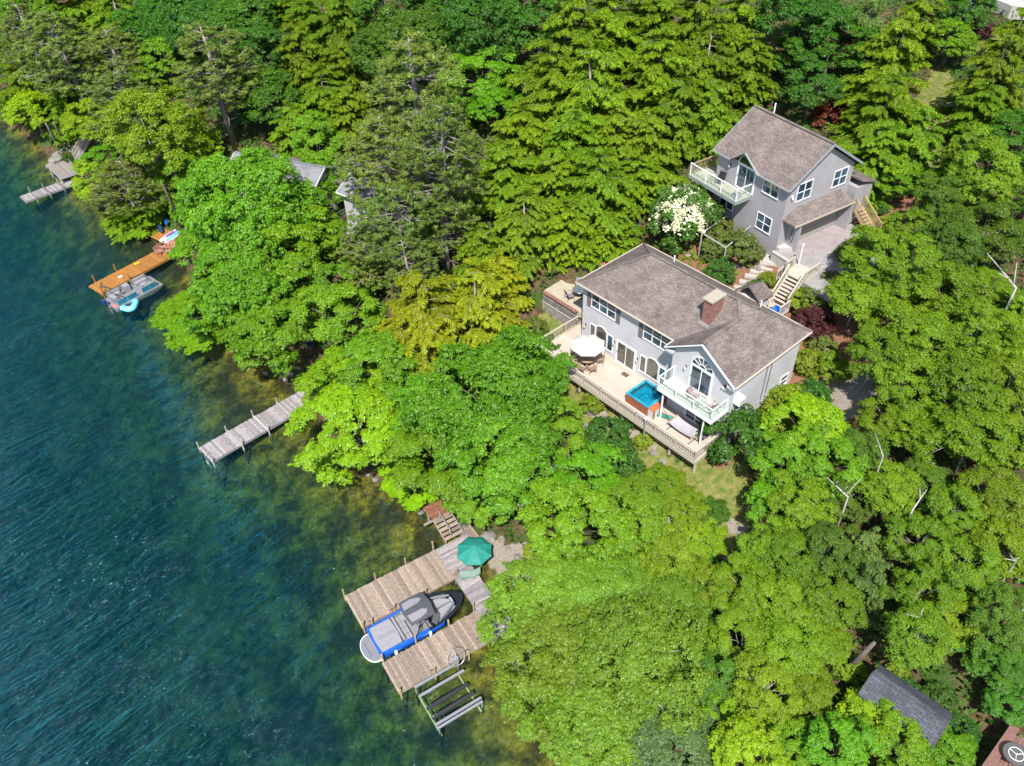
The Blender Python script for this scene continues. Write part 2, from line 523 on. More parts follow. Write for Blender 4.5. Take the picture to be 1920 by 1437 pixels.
def gh(x, y):
    x = np.atleast_1d(np.asarray(x, float)); y = np.atleast_1d(np.asarray(y, float))
    q = np.stack([x, y], -1).reshape(-1, 2) / _sc
    out = np.empty(len(q))
    for i in range(0, len(q), 20000):
        b = q[i:i + 20000]
        out[i:i + 20000] = _kern(((b[:, None] - _P[None]) ** 2).sum(-1)) @ _W[:_n] + _W[_n] + b @ _W[_n + 1:]
    z = out.reshape(x.shape)
    k = 0.10 * np.sin(x * 1.1 + 1.3 * np.sin(y * .7)) * np.sin(y * .9 + 1.7 * np.sin(x * .5)) + 0.05 * np.sin(x * 2.9 + y * 1.7) * np.sin(y * 3.1 - x)
    return np.clip(z, -14, 30) + k * np.clip(np.abs(z) * .6, 0, 1)
def g1(x, y): return float(gh(x, y)[0])
def axis(lo, hi, a, b, fine, coarse):
    v = [lo]
    while v[-1] < hi:
        t = v[-1]
        d = 0 if a <= t <= b else min(abs(t - a), abs(t - b))
        v.append(t + min(coarse, fine + d * 0.12))
    return np.array(v)
gx = axis(-330, 330, -30, 45, 0.55, 14)
gy = axis(-70, 360, 14, 80, 0.55, 14)
X, Y = np.meshgrid(gx, gy)
Z = gh(X.ravel(), Y.ravel()).reshape(X.shape)
def in_poly(px, py, poly):
    c = np.zeros(px.shape, bool)
    j = len(poly) - 1
    for i in range(len(poly)):
        xi, yi = poly[i]; xj, yj = poly[j]
        c ^= ((yi > py) != (yj > py)) & (px < (xj - xi) * (py - yi) / (yj - yi + 1e-12) + xi)
        j = i
    return c
def pxpoly(pts, z): return [tuple(at(x, y, z)[:2]) for x, y in pts]
def hpoly(pts): return [fp(HOUSE, u, w)[:2] for u, w in pts]
zone = np.zeros((X.size, 3))      # r lawn, g mulch, b path / gravel
xr, yr = X.ravel(), Y.ravel()
for poly, ch in ((hpoly([(-5, 0.3), (-5, -6.5), (17, -7.5), (17.5, -3), (15, -3.5), (-1.8, -3.5), (-1.8, .3)]), 0),
                 (pxpoly([(1290, 880), (1400, 860), (1400, 940), (1420, 1010), (1340, 1080), (1270, 1000)], 3.2), 0),
                 (pxpoly([(1760, 130), (1800, 200), (1790, 330), (1710, 330), (1700, 210)], 14), 0),
                 (pxpoly([(1840, 60), (1930, 60), (1930, 120), (1820, 110)], 15.5), 0),
                 (pxpoly([(1580, 370), (1640, 370), (1630, 410), (1600, 420)], 11.3), 0),
                 (hpoly([(-1, 7.2), (17, 7.2), (17, 14.5), (10, 16), (-1, 14.5)]), 1),
                 (hpoly([(15.2, 1), (22, 2), (23, 10), (16, 12), (15.2, 7)]), 1),
                 (hpoly([(15.2, -2.2), (16.6, -2.4), (16.6, -.6), (15.2, -.6)]), 1),
                 (pxpoly([(1600, 380), (1740, 370), (1740, 430), (1650, 450), (1600, 420)], 11.5), 1),
                 (pxpoly([(1085, 735), (1130, 772), (1180, 800), (1230, 840), (1255, 880), (1245, 860), (1180, 815), (1120, 790)], 3.9), 2),
                 (pxpoly([(1255, 945), (1290, 985), (1330, 1030), (1368, 1050), (1372, 1066), (1322, 1050), (1280, 1005), (1245, 955)], 2.8), 2),
                 (pxpoly([(1360, 960), (1400, 990), (1415, 1015), (1400, 1020), (1365, 985)], 3.6), 2),
                 (pxpoly([(905, 1010), (985, 1020), (1040, 1080), (1010, 1110), (930, 1070)], 0.7), 2),
                 (pxpoly([(985, 860), (1075, 850), (1060, 900), (1000, 900)], 1.9), 2),
                 (pxpoly([(1530, 690), (1640, 690), (1640, 760), (1560, 770), (1520, 730)], 8), 2),
                 ):
    zone[in_poly(xr, yr, poly), ch] = 1
ny, nx = X.shape
idx = np.arange(nx * ny).reshape(ny, nx)
quads = np.stack([idx[:-1, :-1], idx[:-1, 1:], idx[1:, 1:], idx[1:, :-1]], -1).reshape(-1, 4)
def np_mesh(name, V, F):
    me = bpy.data.meshes.new(name)
    V = np.ascontiguousarray(V, dtype=np.float32); F = np.ascontiguousarray(F, dtype=np.int32)
    k = F.shape[1]
    me.vertices.add(len(V)); me.vertices.foreach_set('co', V.ravel())
    me.loops.add(F.size); me.loops.foreach_set('vertex_index', F.ravel())
    me.polygons.add(len(F)); me.polygons.foreach_set('loop_start', np.arange(0, F.size, k, dtype=np.int32))
    me.update(calc_edges=True)
    return me
gm = np_mesh('ground', np.stack([xr, yr, Z.ravel()], -1), quads)
gm.polygons.foreach_set('use_smooth', [True] * len(quads))
at_ = gm.attributes.new('zone', 'FLOAT_COLOR', 'POINT')
at_.data.foreach_set('color', np.concatenate([zone, np.ones((len(zone), 1))], 1).astype(np.float32).ravel())
def ground_mat():
    m, nt, nd, ln, bs = newmat('ground')
    p = pos(nd)
    sep = nd.new('ShaderNodeSeparateXYZ'); ln.new(p, sep.inputs[0])
    n1, n2, n3 = nz(nd, ln, 0.35, 5, p), nz(nd, ln, 2.2, 5, p), nz(nd, ln, 9, 4, p)
    litter = mixc(nd, ln, mapr(nd, ln, n2, .35, .65), (0.05, 0.032, 0.018), (0.13, 0.085, 0.05))
    herb = mixc(nd, ln, n3, (0.020, 0.045, 0.010), (0.06, 0.11, 0.022))
    c = mixc(nd, ln, mapr(nd, ln, n1, .45, .62), litter, herb)
    a = nd.new('ShaderNodeAttribute'); a.attribute_name = 'zone'
    zs = nd.new('ShaderNodeSeparateColor'); ln.new(a.outputs['Color'], zs.inputs[0])
    def edge(o): return mapr(nd, ln, mth(nd, ln, 'ADD', o, mth(nd, ln, 'MULTIPLY', mth(nd, ln, 'SUBTRACT', n2, .5), .9)), .35, .6)
    grass = mixc(nd, ln, mapr(nd, ln, n2, .35, .7), (0.085, 0.13, 0.022), (0.27, 0.21, 0.085))
    grass = mixc(nd, ln, mapr(nd, ln, n3, .3, .7, 0, .5), grass, (0.05, 0.10, 0.015))
    mulch = mixc(nd, ln, n3, (0.10, 0.045, 0.026), (0.27, 0.15, 0.095))
    grav = mixc(nd, ln, n3, (0.15, 0.13, 0.105), (0.34, 0.295, 0.25))
    c = mixc(nd, ln, edge(zs.outputs[0]), c, grass)
    c = mixc(nd, ln, edge(zs.outputs[1]), c, mulch)
    c = mixc(nd, ln, edge(zs.outputs[2]), c, grav)
    # lake bed: sand, silt and weed beds
    w1 = nz(nd, ln, 0.8, 8, p, 0.72); w2 = nz(nd, ln, 3.4, 5, p, 0.7); w3 = nz(nd, ln, 0.22, 4, p)
    bed = mixc(nd, ln, mapr(nd, ln, w1, .40, .60), (0.018, 0.016, 0.003), (0.215, 0.180, 0.018))
    bed = mixc(nd, ln, mapr(nd, ln, w2, .38, .64, 0, .75), bed, (0.034, 0.038, 0.005))
    bed = mixc(nd, ln, mapr(nd, ln, w3, .50, .60, 0, .8), bed, (0.014, 0.014, 0.006))
    c = mixc(nd, ln, mapr(nd, ln, sep.outputs[2], -0.05, 0.12, 1, 0), c, bed)
    ln.new(c, bs.inputs['Base Color'])
    bs.inputs['Roughness'].default_value = 0.95
    bs.inputs['Specular IOR Level'].default_value = 0.1
    bump(nd, ln, mth(nd, ln, 'ADD', n2, n3), 0.7, 0.15, bs)
    return m
gm.materials.append(ground_mat())
ground = bpy.data.objects.new('ground', gm); COL.objects.link(ground)
tag(ground, 'wooded lake shore sloping down into the shallow lake bed', kind='structure')

# ------------------------------------------------------------------ water: a closed body of absorbing, faintly scattering water
def water_mat():
    m, nt, nd, ln, bs = newmat('lake_water')
    nd.remove(bs)
    p = pos(nd)
    mp = nd.new('ShaderNodeMapping')
    mr = nd.new('ShaderNodeMapping')
    mr.inputs['Rotation'].default_value = (0, 0, math.radians(-38))
    mp.inputs['Scale'].default_value = (0.26, 1.0, 1.0)
    ln.new(p, mr.inputs[0])
    ln.new(mr.outputs[0], mp.inputs[0])
    v = mp.outputs[0]
    big = nz(nd, ln, 0.55, 3, v); mid = nz(nd, ln, 1.9, 4, v, .6); fine = nz(nd, ln, 5.5, 3, v, .6)
    calm = mapr(nd, ln, nz(nd, ln, 0.035, 2, p), .35, .65, .8, 1.2)
    h = mth(nd, ln, 'ADD', mth(nd, ln, 'MULTIPLY', big, 1.5), mth(nd, ln, 'ADD', mth(nd, ln, 'MULTIPLY', mid, .62), mth(nd, ln, 'MULTIPLY', fine, .30)))
    h = mth(nd, ln, 'MULTIPLY', h, calm)
    bm = nd.new('ShaderNodeBump'); bm.inputs['Strength'].default_value = 1.0; bm.inputs['Distance'].default_value = 0.75
    ln.new(h, bm.inputs['Height'])
    g = nd.new('ShaderNodeBsdfGlossy'); g.inputs['Roughness'].default_value = 0.06; g.inputs[0].default_value = (0.07, 0.50, 0.80, 1)
    ln.new(bm.outputs[0], g.inputs['Normal'])
    t = nd.new('ShaderNodeBsdfTransparent')
    fr = nd.new('ShaderNodeFresnel'); fr.inputs[0].default_value = 1.34
    ln.new(bm.outputs[0], fr.inputs['Normal'])
    mx = nd.new('ShaderNodeMixShader')
    bf = nd.new('ShaderNodeNewGeometry').outputs['Backfacing']
    ln.new(mth(nd, ln, 'MULTIPLY', fr.outputs[0], mth(nd, ln, 'SUBTRACT', 1.0, bf)), mx.inputs[0]); ln.new(t.outputs[0], mx.inputs[1]); ln.new(g.outputs[0], mx.inputs[2])
    gl = nd.new('ShaderNodeBsdfGlossy'); gl.inputs['Roughness'].default_value = 0.10; gl.inputs[0].default_value = (0.0055, 0.0055, 0.0055, 1)
    ln.new(bm.outputs[0], gl.inputs['Normal'])
    sadd = nd.new('ShaderNodeAddShader'); ln.new(mx.outputs[0], sadd.inputs[0]); ln.new(gl.outputs[0], sadd.inputs[1])
    ln.new(sadd.outputs[0], nd['Material Output'].inputs['Surface'])
    ab = nd.new('ShaderNodeVolumeAbsorption'); ab.inputs[0].default_value = (0.08, 0.56, 0.64, 1); ab.inputs['Density'].default_value = 0.31
    sc = nd.new('ShaderNodeVolumeScatter'); sc.inputs[0].default_value = (0.004, 0.42, 0.54, 1); sc.inputs['Density'].default_value = 0.0145
    ad = nd.new('ShaderNodeAddShader'); ln.new(ab.outputs[0], ad.inputs[0]); ln.new(sc.outputs[0], ad.inputs[1])
    ln.new(ad.outputs[0], nd['Material Output'].inputs['Volume'])
    return m
wb = MB()
shore_in = []
for x, y in SHORE_PX[2:]:
    q = at(x, y, 0)
    shore_in.append((q[0] + 3.2, q[1] + 1.2))
lake_poly = [(-330, 300), (-150, 300), (-70, 130)] + shore_in + [(45, -60), (45, -69), (-330, -69)]
wb.prism(lake_poly[::-1], -16.0, 0.0)
water = wb.build('water', water_mat())
tag(water, 'clear teal lake water with wind ripples', kind='structure')
# ------------------------------------------------------------------ plants
RNG = np.random.default_rng(7)
def unit(v): return v / (np.linalg.norm(v, axis=-1, keepdims=True) + 1e-9)
def leaf_mesh(name, C, N, D, L, Wd, tint, fold=0.18):
    """leaf-shaped pieces: centre C, normal N, direction D, length L, width Wd"""
    n = len(C)
    N = unit(N); D = unit(D - N * (D * N).sum(-1, keepdims=True)); S = np.cross(N, D)
    L = np.asarray(L)[:, None]; Wd = np.asarray(Wd)[:, None]
    v0 = C - D * L * .5
    v1 = C + S * Wd * .5 + N * Wd * fold - D * L * .08
    v2 = C + D * L * .5
    v3 = C - S * Wd * .5 + N * Wd * fold - D * L * .08
    V = np.stack([v0, v1, v2, v3], 1).reshape(-1, 3)
    b = np.arange(n) * 4
    F = np.concatenate([np.stack([b, b + 2, b + 1], -1), np.stack([b, b + 3, b + 2], -1)])
    me = np_mesh(name, V, F)
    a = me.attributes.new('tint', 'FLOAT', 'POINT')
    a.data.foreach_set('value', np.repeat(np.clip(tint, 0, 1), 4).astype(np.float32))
    return me
def rdir(n): return unit(RNG.normal(size=(n, 3)))
def lobes(R, rz, cz, nl, ncl, low, lobe=(.34, .48), clump=(.12, .19)):
    """boughs round an uneven ellipsoid, leaf clumps on the boughs: clump centres, radii, outward directions"""
    zf = 1 - (1 - low) * (np.arange(nl) + .35) / nl
    af = np.arange(nl) * 2.39996 + RNG.uniform(0, 6)
    d = np.stack([np.sqrt(1 - zf * zf) * np.cos(af), np.sqrt(1 - zf * zf) * np.sin(af), zf], -1)
    d = unit(d + RNG.normal(size=d.shape) * .35 / math.sqrt(nl) * 1.6)
    k = RNG.normal(size=(5, 3)) * 2.0; ph = RNG.uniform(0, 6.28, 5)
    env = 1 + 0.20 * np.sin(d @ k.T + ph).sum(-1) / 1.4 + RNG.normal(size=nl) * .07
    rl = R * RNG.uniform(*lobe, nl)
    lc = d * ((R - rl * .55) * env)[:, None] / R * [R, R, rz]
    ii = np.repeat(np.arange(nl), ncl)
    q = unit(rdir(len(ii)) + .75 * d[ii] + [0, 0, .35])
    cc = lc[ii] + q * (rl[ii] * RNG.uniform(.6, 1.0, len(ii)))[:, None] * [1, 1, .8] + [0, 0, cz]
    rc = R * RNG.uniform(*clump, len(ii))
    ct = .5 * RNG.random(nl)[ii] + .5 * RNG.random(len(ii))
    return cc, rc, unit(q + .3 * d[ii]), ct
def broad(R, rz, cz, nl, ncl, per, ls, low=-.4, ros=6, clump=(.12, .19), wid=.46, lobe=(.34, .48)):
    """crown of leaf rosettes on clumps on boughs"""
    cc, rc, cd, ct = lobes(R, rz, cz, nl, ncl, low, lobe, clump)
    m = np.maximum(3, (per * (rc / rc.mean()) ** 2)).astype(int)
    ii = np.repeat(np.arange(len(cc)), m); n = len(ii)
    q = unit(rdir(n) + .55 * cd[ii] + [0, 0, .45])
    ax = unit(rdir(len(cc)) * [1, 1, .4])
    rr = RNG.uniform(.3, 1.0, n) ** .7 * np.where(RNG.random(n) < .18, RNG.uniform(1.0, 1.75, n), 1.0)
    off = q * (rc[ii] * rr)[:, None]; off[:, 2] *= .7
    off += ax[ii] * ((off * ax[ii]).sum(-1) * .55)[:, None]
    P = cc[ii] + off
    nn = unit(q * .7 + [0, 0, .8] + RNG.normal(size=(n, 3)) * .25)
    t1 = unit(np.cross(nn, rdir(n))); t2 = np.cross(nn, t1)
    tb = .30 * ct[ii] + .30 * RNG.random(n) + .28 * np.clip(off[:, 2] / (rc[ii] * .7) * .5 + .5, 0, 1)  # random tone, plus shade of clump undersides put into the leaf colour
    C, N, D, L, T = [], [], [], [], []
    a0 = RNG.uniform(0, 6.28, n)
    for k in range(ros):
        a = a0 + k * 2 * PI / ros + RNG.normal(size=n) * .25
        t = t1 * np.cos(a)[:, None] + t2 * np.sin(a)[:, None]
        dr = unit(t - nn * RNG.uniform(.05, .55, n)[:, None])
        l = ls * RNG.uniform(.5, 1.3, n)
        C.append(P + dr * (l * .55)[:, None]); D.append(dr); N.append(nn + t * .45 + RNG.normal(size=(n, 3)) * .18); L.append(l); T.append(tb + .16 * RNG.random(n))
    C, N, D, L, T = map(np.concatenate, (C, N, D, L, T))
    return C, N, D, L, L * wid, T, cc
def limbs(mb, cz, R, cc, r0, nl=8, poke=1.0, base=.35, lean=0.0, top=.75, thin=.22):
    mb.tube([(0, 0, -.6), (lean * .1, 0.02, cz * .3), (lean * .4, -.05, cz * .65), (lean, 0, cz * (1 + .25 * top))], [r0 * 1.25, r0, r0 * .8, r0 * .3], 7)
    sel = RNG.permutation(len(cc))[:nl]
    for i in sel:
        c = cc[i]
        h = cz * RNG.uniform(base, .95)
        p0 = np.array([lean * .4 * h / cz, 0, h])
        p2 = p0 + (c - p0) * poke
        p1 = p0 + (p2 - p0) * .5 + np.array([0, 0, .12 * R]) + RNG.normal(size=3) * .12 * R * .5
        mb.tube([p0, p1, p2], [r0 * .42, r0 * thin * 1.3, r0 * thin * .35], 5)
def hemlock(R, H, nb, dens, ls, droop=.30, low=.08, wd=.22, plate=1.0, full=.50, vary=(.45, 1.2), jit=.35):
    C, N, D, L, T = [], [], [], [], []
    br = []
    bx, by = RNG.normal() * .04 * H, RNG.normal() * .04 * H
    for i in range(nb):
        f = low + (0.985 - low) * (i + RNG.random()) / nb
        f = 1 - (1 - f) ** .8
        ln_ = R * (1 - f) ** full * RNG.uniform(*vary) + .2
        az = i * 2.39996 + RNG.normal() * .7
        o = np.array([math.cos(az), math.sin(az), 0]); sd = np.array([-o[1], o[0], 0])
        z0 = H * f + RNG.normal() * jit
        dp = droop * RNG.uniform(.4, 1.5); up = RNG.uniform(.02, .32)
        ns = 4 + int(ln_ * 3.2)                      # side fronds
        bt = RNG.random()
        c0 = np.array([bx * f * f, by * f * f, 0])
        for k in range(ns):
            s0 = .12 + .88 * (k + RNG.random()) / ns
            sg = -1 if k % 2 else 1
            fl = ln_ * (.40 - .22 * s0) * RNG.uniform(.5, 1.4) + .2
            fd = unit(o * .8 + sd * sg * RNG.uniform(.3, 1.1))
            if k == ns - 1: fd = o
            n = max(6, int(dens * fl * (.35 + .3 * fl)))
            s = RNG.random(n) ** .8
            sgn = np.where(RNG.random(n) < .5, -1.0, 1.0)
            lat = sgn * np.abs(RNG.normal(size=n)) * .14 * (1.25 - .9 * s)
            fs = np.cross(fd, [0, 0, 1.0])
            c = c0 + o * (s0 * ln_) + fd * (s * fl)[:, None] + fs * lat[:, None]
            c[:, 2] = z0 + ln_ * (up * s0 - dp * s0 * s0) - .32 * fl * s * s - np.abs(lat) * .25 + RNG.normal(size=n) * .07 * plate
            dd = fd + fs * (sgn * (.75 - .4 * s))[:, None] + RNG.normal(size=(n, 3)) * .22
            dd[:, 2] -= .10 + .55 * s
            C.append(c); D.append(dd); N.append(np.array([0, 0, 1.0]) + fd * .35 + RNG.normal(size=(n, 3)) * .45)
            L.append(ls * RNG.uniform(.6, 1.35, n))
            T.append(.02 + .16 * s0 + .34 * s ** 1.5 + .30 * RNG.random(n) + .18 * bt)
        br.append((z0, o, ln_))
    C, N, D, L, T = map(np.concatenate, (C, N, D, L, T))
    return C, N, D, L, L * wd, T, br
def pine(R, H, nb, ls=.36):
    C, N, D, L, T = [], [], [], [], []
    br = []
    for i in range(nb):
        f = .38 + .6 * (i + RNG.random()) / nb
        g = (f - .38) / .62
        ln_ = R * (math.sin(PI * (.25 + .72 * g)) ** .8) * RNG.uniform(.55, 1.12)
        az = i * 2.39996 + RNG.normal() * .4
        o = np.array([math.cos(az), math.sin(az), 0]); sd = np.array([-o[1], o[0], 0])
        z0 = H * f
        tips = []
        for k in range(int(4 + ln_ * 3.6)):
            s = RNG.uniform(.45, 1.0); sdv = RNG.normal() * .22 * ln_
            tips.append(o * s * ln_ + sd * sdv + np.array([0, 0, z0 + .18 * s * ln_ - .05 * ln_ * s * s + RNG.normal() * .16]))
        br.append((z0, o, ln_, tips))
        for t in tips:
            n = 34
            q = rdir(n); q[:, 2] = np.abs(q[:, 2]) * .9 + .1; q = unit(q)
            l = ls * RNG.uniform(.75, 1.2, n)
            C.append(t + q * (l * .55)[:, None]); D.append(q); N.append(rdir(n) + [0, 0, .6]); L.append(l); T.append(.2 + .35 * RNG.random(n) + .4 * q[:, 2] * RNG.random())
    C, N, D, L, T = map(np.concatenate, (C, N, D, L, T))
    return C, N, D, L, np.full(len(L), .062), T, br

LEAF = {
    'maple': leaf_mat('maple_leaves', (0.020,0.078,0.002), (0.175,0.370,0.012)),
    'lime': leaf_mat('lime_maple_leaves', (0.060,0.140,0.002), (0.275,0.470,0.010)),
    'oak': leaf_mat('oak_leaves', (0.008,0.040,0.003), (0.095,0.240,0.016)),
    'cherry': leaf_mat('cherry_leaves', (0.036,0.088,0.004), (0.205,0.350,0.026), gloss=.02),
    'greyoak': leaf_mat('grey_green_leaves', (0.0248, 0.0578, 0.0110), (0.1440, 0.2320, 0.0680)),
    'birch': leaf_mat('birch_leaves', (0.030,0.075,0.002), (0.215,0.345,0.012)),
    'birchdark': leaf_mat('dark_birch_leaves', (0.0154, 0.0468, 0.0028), (0.1200, 0.2400, 0.0176)),
    'hemlock': leaf_mat('hemlock_sprays', (0.018, 0.048, 0.002), (0.225, 0.375, 0.013), trans=.22),
    'gold': leaf_mat('golden_sprays', (0.060,0.080,0.002), (0.365,0.420,0.012), trans=.22),
    'pine': leaf_mat('pine_needles', (0.028,0.060,0.006), (0.215,0.300,0.050), trans=.15),
    'whitepine': leaf_mat('white_pine_needles', (0.028,0.070,0.012), (0.190,0.310,0.060), trans=.18),
    'shrub': leaf_mat('shrub_leaves', (0.0066, 0.0341, 0.0028), (0.0760, 0.1920, 0.0192)),
    'shrublime': leaf_mat('lime_shrub_leaves', (0.0413, 0.0935, 0.0033), (0.2400, 0.3440, 0.0160)),
    'shrubolive': leaf_mat('olive_shrub_leaves', (0.0275, 0.0523, 0.0066), (0.1680, 0.2160, 0.0400)),
    'red': leaf_mat('red_maple_leaves', (0.0413, 0.0066, 0.0044), (0.2400, 0.0560, 0.0280)),
    'purple': leaf_mat('purple_shrub_leaves', (0.0165, 0.0044, 0.0055), (0.1040, 0.0320, 0.0280)),
    'blossom': leaf_mat('cream_blossom', (0.52, 0.55, 0.32), (0.85, 0.85, 0.66), trans=.2),
    'pink': leaf_mat('pink_blossom', (0.45, 0.08, 0.10), (0.75, 0.30, 0.30), trans=.2),
    'orange': leaf_mat('orange_blossom', (0.50, 0.12, 0.02), (0.75, 0.30, 0.06), trans=.2),
    'hosta': leaf_mat('hosta_leaves', (0.0468, 0.1045, 0.0055), (0.2160, 0.3200, 0.0240)),
}
PROTO = {}
def proto(key, crown_me, trunk_mb, bark, cz, R):
    t = trunk_mb.build('trunk', bark, smooth=True)
    PROTO[key] = (crown_me, t.data, cz, R)
    bpy.data.objects.remove(t)
def crown_of(a): return leaf_mesh('crown', *a[:6])
for v in range(2):
    a = broad(5.0, 4.3, 7.2, 30, 20, 28, .225, clump=(.09, .16), lobe=(.26, .42))
    mb = MB(); limbs(mb, 7.2, 5, a[6], .26, 14); proto(('broad', 1, v), crown_of(a), mb, BARK, 7.2, 5)
for v in range(3):
    a = broad(3.2, 3.1, 5.4, 20, 14, 30, .195, clump=(.11, .18), lobe=(.28, .46))
    mb = MB(); limbs(mb, 5.4, 3.2, a[6], .17, 10); proto(('broad', 0, v), crown_of(a), mb, BARK, 5.4, 3.2)
for v in range(3):
    a = broad(3.4, 3.6, 6.4, 24, 17, 36, .145, ros=4, clump=(.10, .17), wid=.62, lobe=(.26, .44))
    mb = MB(); limbs(mb, 6.4, 3.4, a[6], .11, 11, poke=.96, top=.5, thin=.2); proto(('birch', 0, v), crown_of(a), mb, BARK_B, 6.4, 3.4)
a = broad(6.0, 4.0, 6.8, 42, 20, 24, .22, ros=5, clump=(.08, .14), wid=.5, lobe=(.22, .36))
mb = MB(); limbs(mb, 6.8, 6, a[6], .24, 26, poke=1.0, thin=.14); proto(('cherry', 1, 0), crown_of(a), mb, BARK_P, 6.8, 6)
a = broad(4.0, 3.0, 5.4, 30, 15, 22, .21, ros=5, clump=(.11, .17), wid=.5, lobe=(.25, .4))
mb = MB(); limbs(mb, 5.4, 4, a[6], .18, 20, poke=1.05, thin=.16); proto(('cherry', 0, 0), crown_of(a), mb, BARK_P, 5.4, 4)
for v, (R_, H_, nb_, dn_) in enumerate(((3.6, 9.8, 84, 190), (3.6, 11.2, 94, 185), (2.4, 6.8, 60, 230))):
    a = hemlock(R_, H_, nb_, int(dn_ * 1.35), .26)
    mb = MB(); mb.tube([(0, 0, -.6), (0, 0, H_ * .5), (0, 0, H_ * .9)], [.2, .13, .03], 7)
    for z0, o, l in a[6][::3]:
        mb.tube([(0, 0, z0), tuple(o * l * .75 + np.array([0, 0, z0 - .06 * l]))], [.035, .012], 4)
    proto(('hemlock', 0, v), crown_of(a), mb, BARK_P, H_ * .56, R_)
for v in range(2):
    H_ = 15.0
    a = pine(4.0, H_, 50 + 6 * v)
    mb = MB(); mb.tube([(0, 0, -.6), (.1, 0, H_ * .4), (-.1, .05, H_ * .75), (0, 0, H_ * .99)], [.3, .24, .17, .03], 8)
    for z0, o, l, tips in a[6]:
        e = o * l * .8 + np.array([0, 0, z0 + .10 * l])
        mb.tube([(0, 0, z0), tuple(o * l * .4 + np.array([0, 0, z0 + .02 * l])), tuple(e)], [.07, .045, .02], 5)
        for t in tips[::2]:
            s_ = min(.8, max(.2, float(np.dot(t, o) / l) - .22))
            b0 = o * l * s_ + np.array([0, 0, z0 + .08 * l * s_])
            mb.tube([tuple(b0), tuple(t)], [.025, .012], 4)
    for k in range(12):      # dead lower limbs
        az = k * 2.4; z0 = H_ * RNG.uniform(.22, .5); l = RNG.uniform(1.2, 2.6); o = np.array([math.cos(az), math.sin(az), 0])
        mb.tube([(0, 0, z0), tuple(o * l * .6 + np.array([0, 0, z0 + .1])), tuple(o * l + np.array([.2, .1, z0 - .1]))], [.04, .025, .008], 4)
    proto(('pine', 0, v), crown_of(a), mb, BARK_P, H_ * .68, 4.0)
a = hemlock(3.2, 10.5, 52, 300, .17, droop=.02, wd=.34, plate=2.0, full=.7)
mb = MB(); mb.tube([(0, 0, -.6), (0, 0, 5), (0, 0, 10.3)], [.2, .14, .02], 7)
proto(('whitepine', 0, 0), crown_of(a), mb, BARK, 5.5, 3.2)
for v in range(3):
    a = broad(1.0, .85, .85, 16, 8, 14, .12, low=-.7, clump=(.16, .26), lobe=(.4, .55))
    mb = MB()
    for k in range(5):
        c_ = a[6][k * 3]
        mb.tube([(0, 0, -.2), tuple(c_ * [.5, .5, .6]), tuple(c_)], [.035, .025, .01], 4)
    proto(('shrub', 0, v), crown_of(a), mb, BARK, .85, 1.0)
a = broad(1.0, .5, .35, 7, 4, 5, .30, low=-.2, clump=(.25, .35))
mb = MB(); mb.tube([(0, 0, -.1), (0, 0, .3)], [.03, .01], 4)
proto(('hosta', 0, 0), crown_of(a), mb, BARK, .3, 1.0)
KIND = {'maple': ('broad', 'maple'), 'lime': ('broad', 'lime'), 'oak': ('broad', 'oak'), 'greyoak': ('cherry', 'greyoak'), 'cherry': ('cherry', 'cherry'), 'birch': ('birch', 'birch'),
        'birchdark': ('birch', 'birchdark'), 'hemlock': ('hemlock', 'hemlock'), 'gold': ('hemlock', 'gold'), 'pine': ('pine', 'pine'), 'whitepine': ('whitepine', 'whitepine')}
VCOUNT = {}
NAMES = {'maple': 'maple_tree', 'lime': 'maple_tree', 'oak': 'oak_tree', 'greyoak': 'oak_tree', 'cherry': 'cherry_tree', 'birch': 'birch_tree', 'birchdark': 'birch_tree', 'hemlock': 'hemlock_tree', 'gold': 'hemlock_tree', 'pine': 'pine_tree', 'whitepine': 'white_pine'}
def plant(name, key, leafm, loc, sx, sz, rz, label, cat, group=None, bark=None):
    cm, tm, cz, R = PROTO[key]
    t = thing(name, label, cat, loc, rz, group)
    t.scale = (sx, sx, sz)
    t.rotation_euler = (RNG.normal() * .035, RNG.normal() * .035, rz)
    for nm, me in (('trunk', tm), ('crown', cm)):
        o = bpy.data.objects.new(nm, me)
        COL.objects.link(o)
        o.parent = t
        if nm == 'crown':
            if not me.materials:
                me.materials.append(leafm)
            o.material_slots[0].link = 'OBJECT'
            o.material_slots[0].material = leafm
    return t
def place(px, py, rpx, cz_over_R, mind=0.15, maxh=99):
    """ground point of a plant whose crown centre shows at px,py with radius rpx"""
    d = ray(px, py)
    t = np.arange(24, 240, .2)
    P = d[None] * t[:, None]; P[:, 2] += CAM_Z
    g = gh(P[:, 0], P[:, 1])
    R = rpx * t / FPX
    ok = (P[:, 2] - g < np.minimum(R * cz_over_R, maxh)) & (g > mind)
    i = int(np.argmax(ok))
    return P[i], g[i], R[i], max(P[i, 2] - g[i], R[i] * .5)
KCOUNT = {}
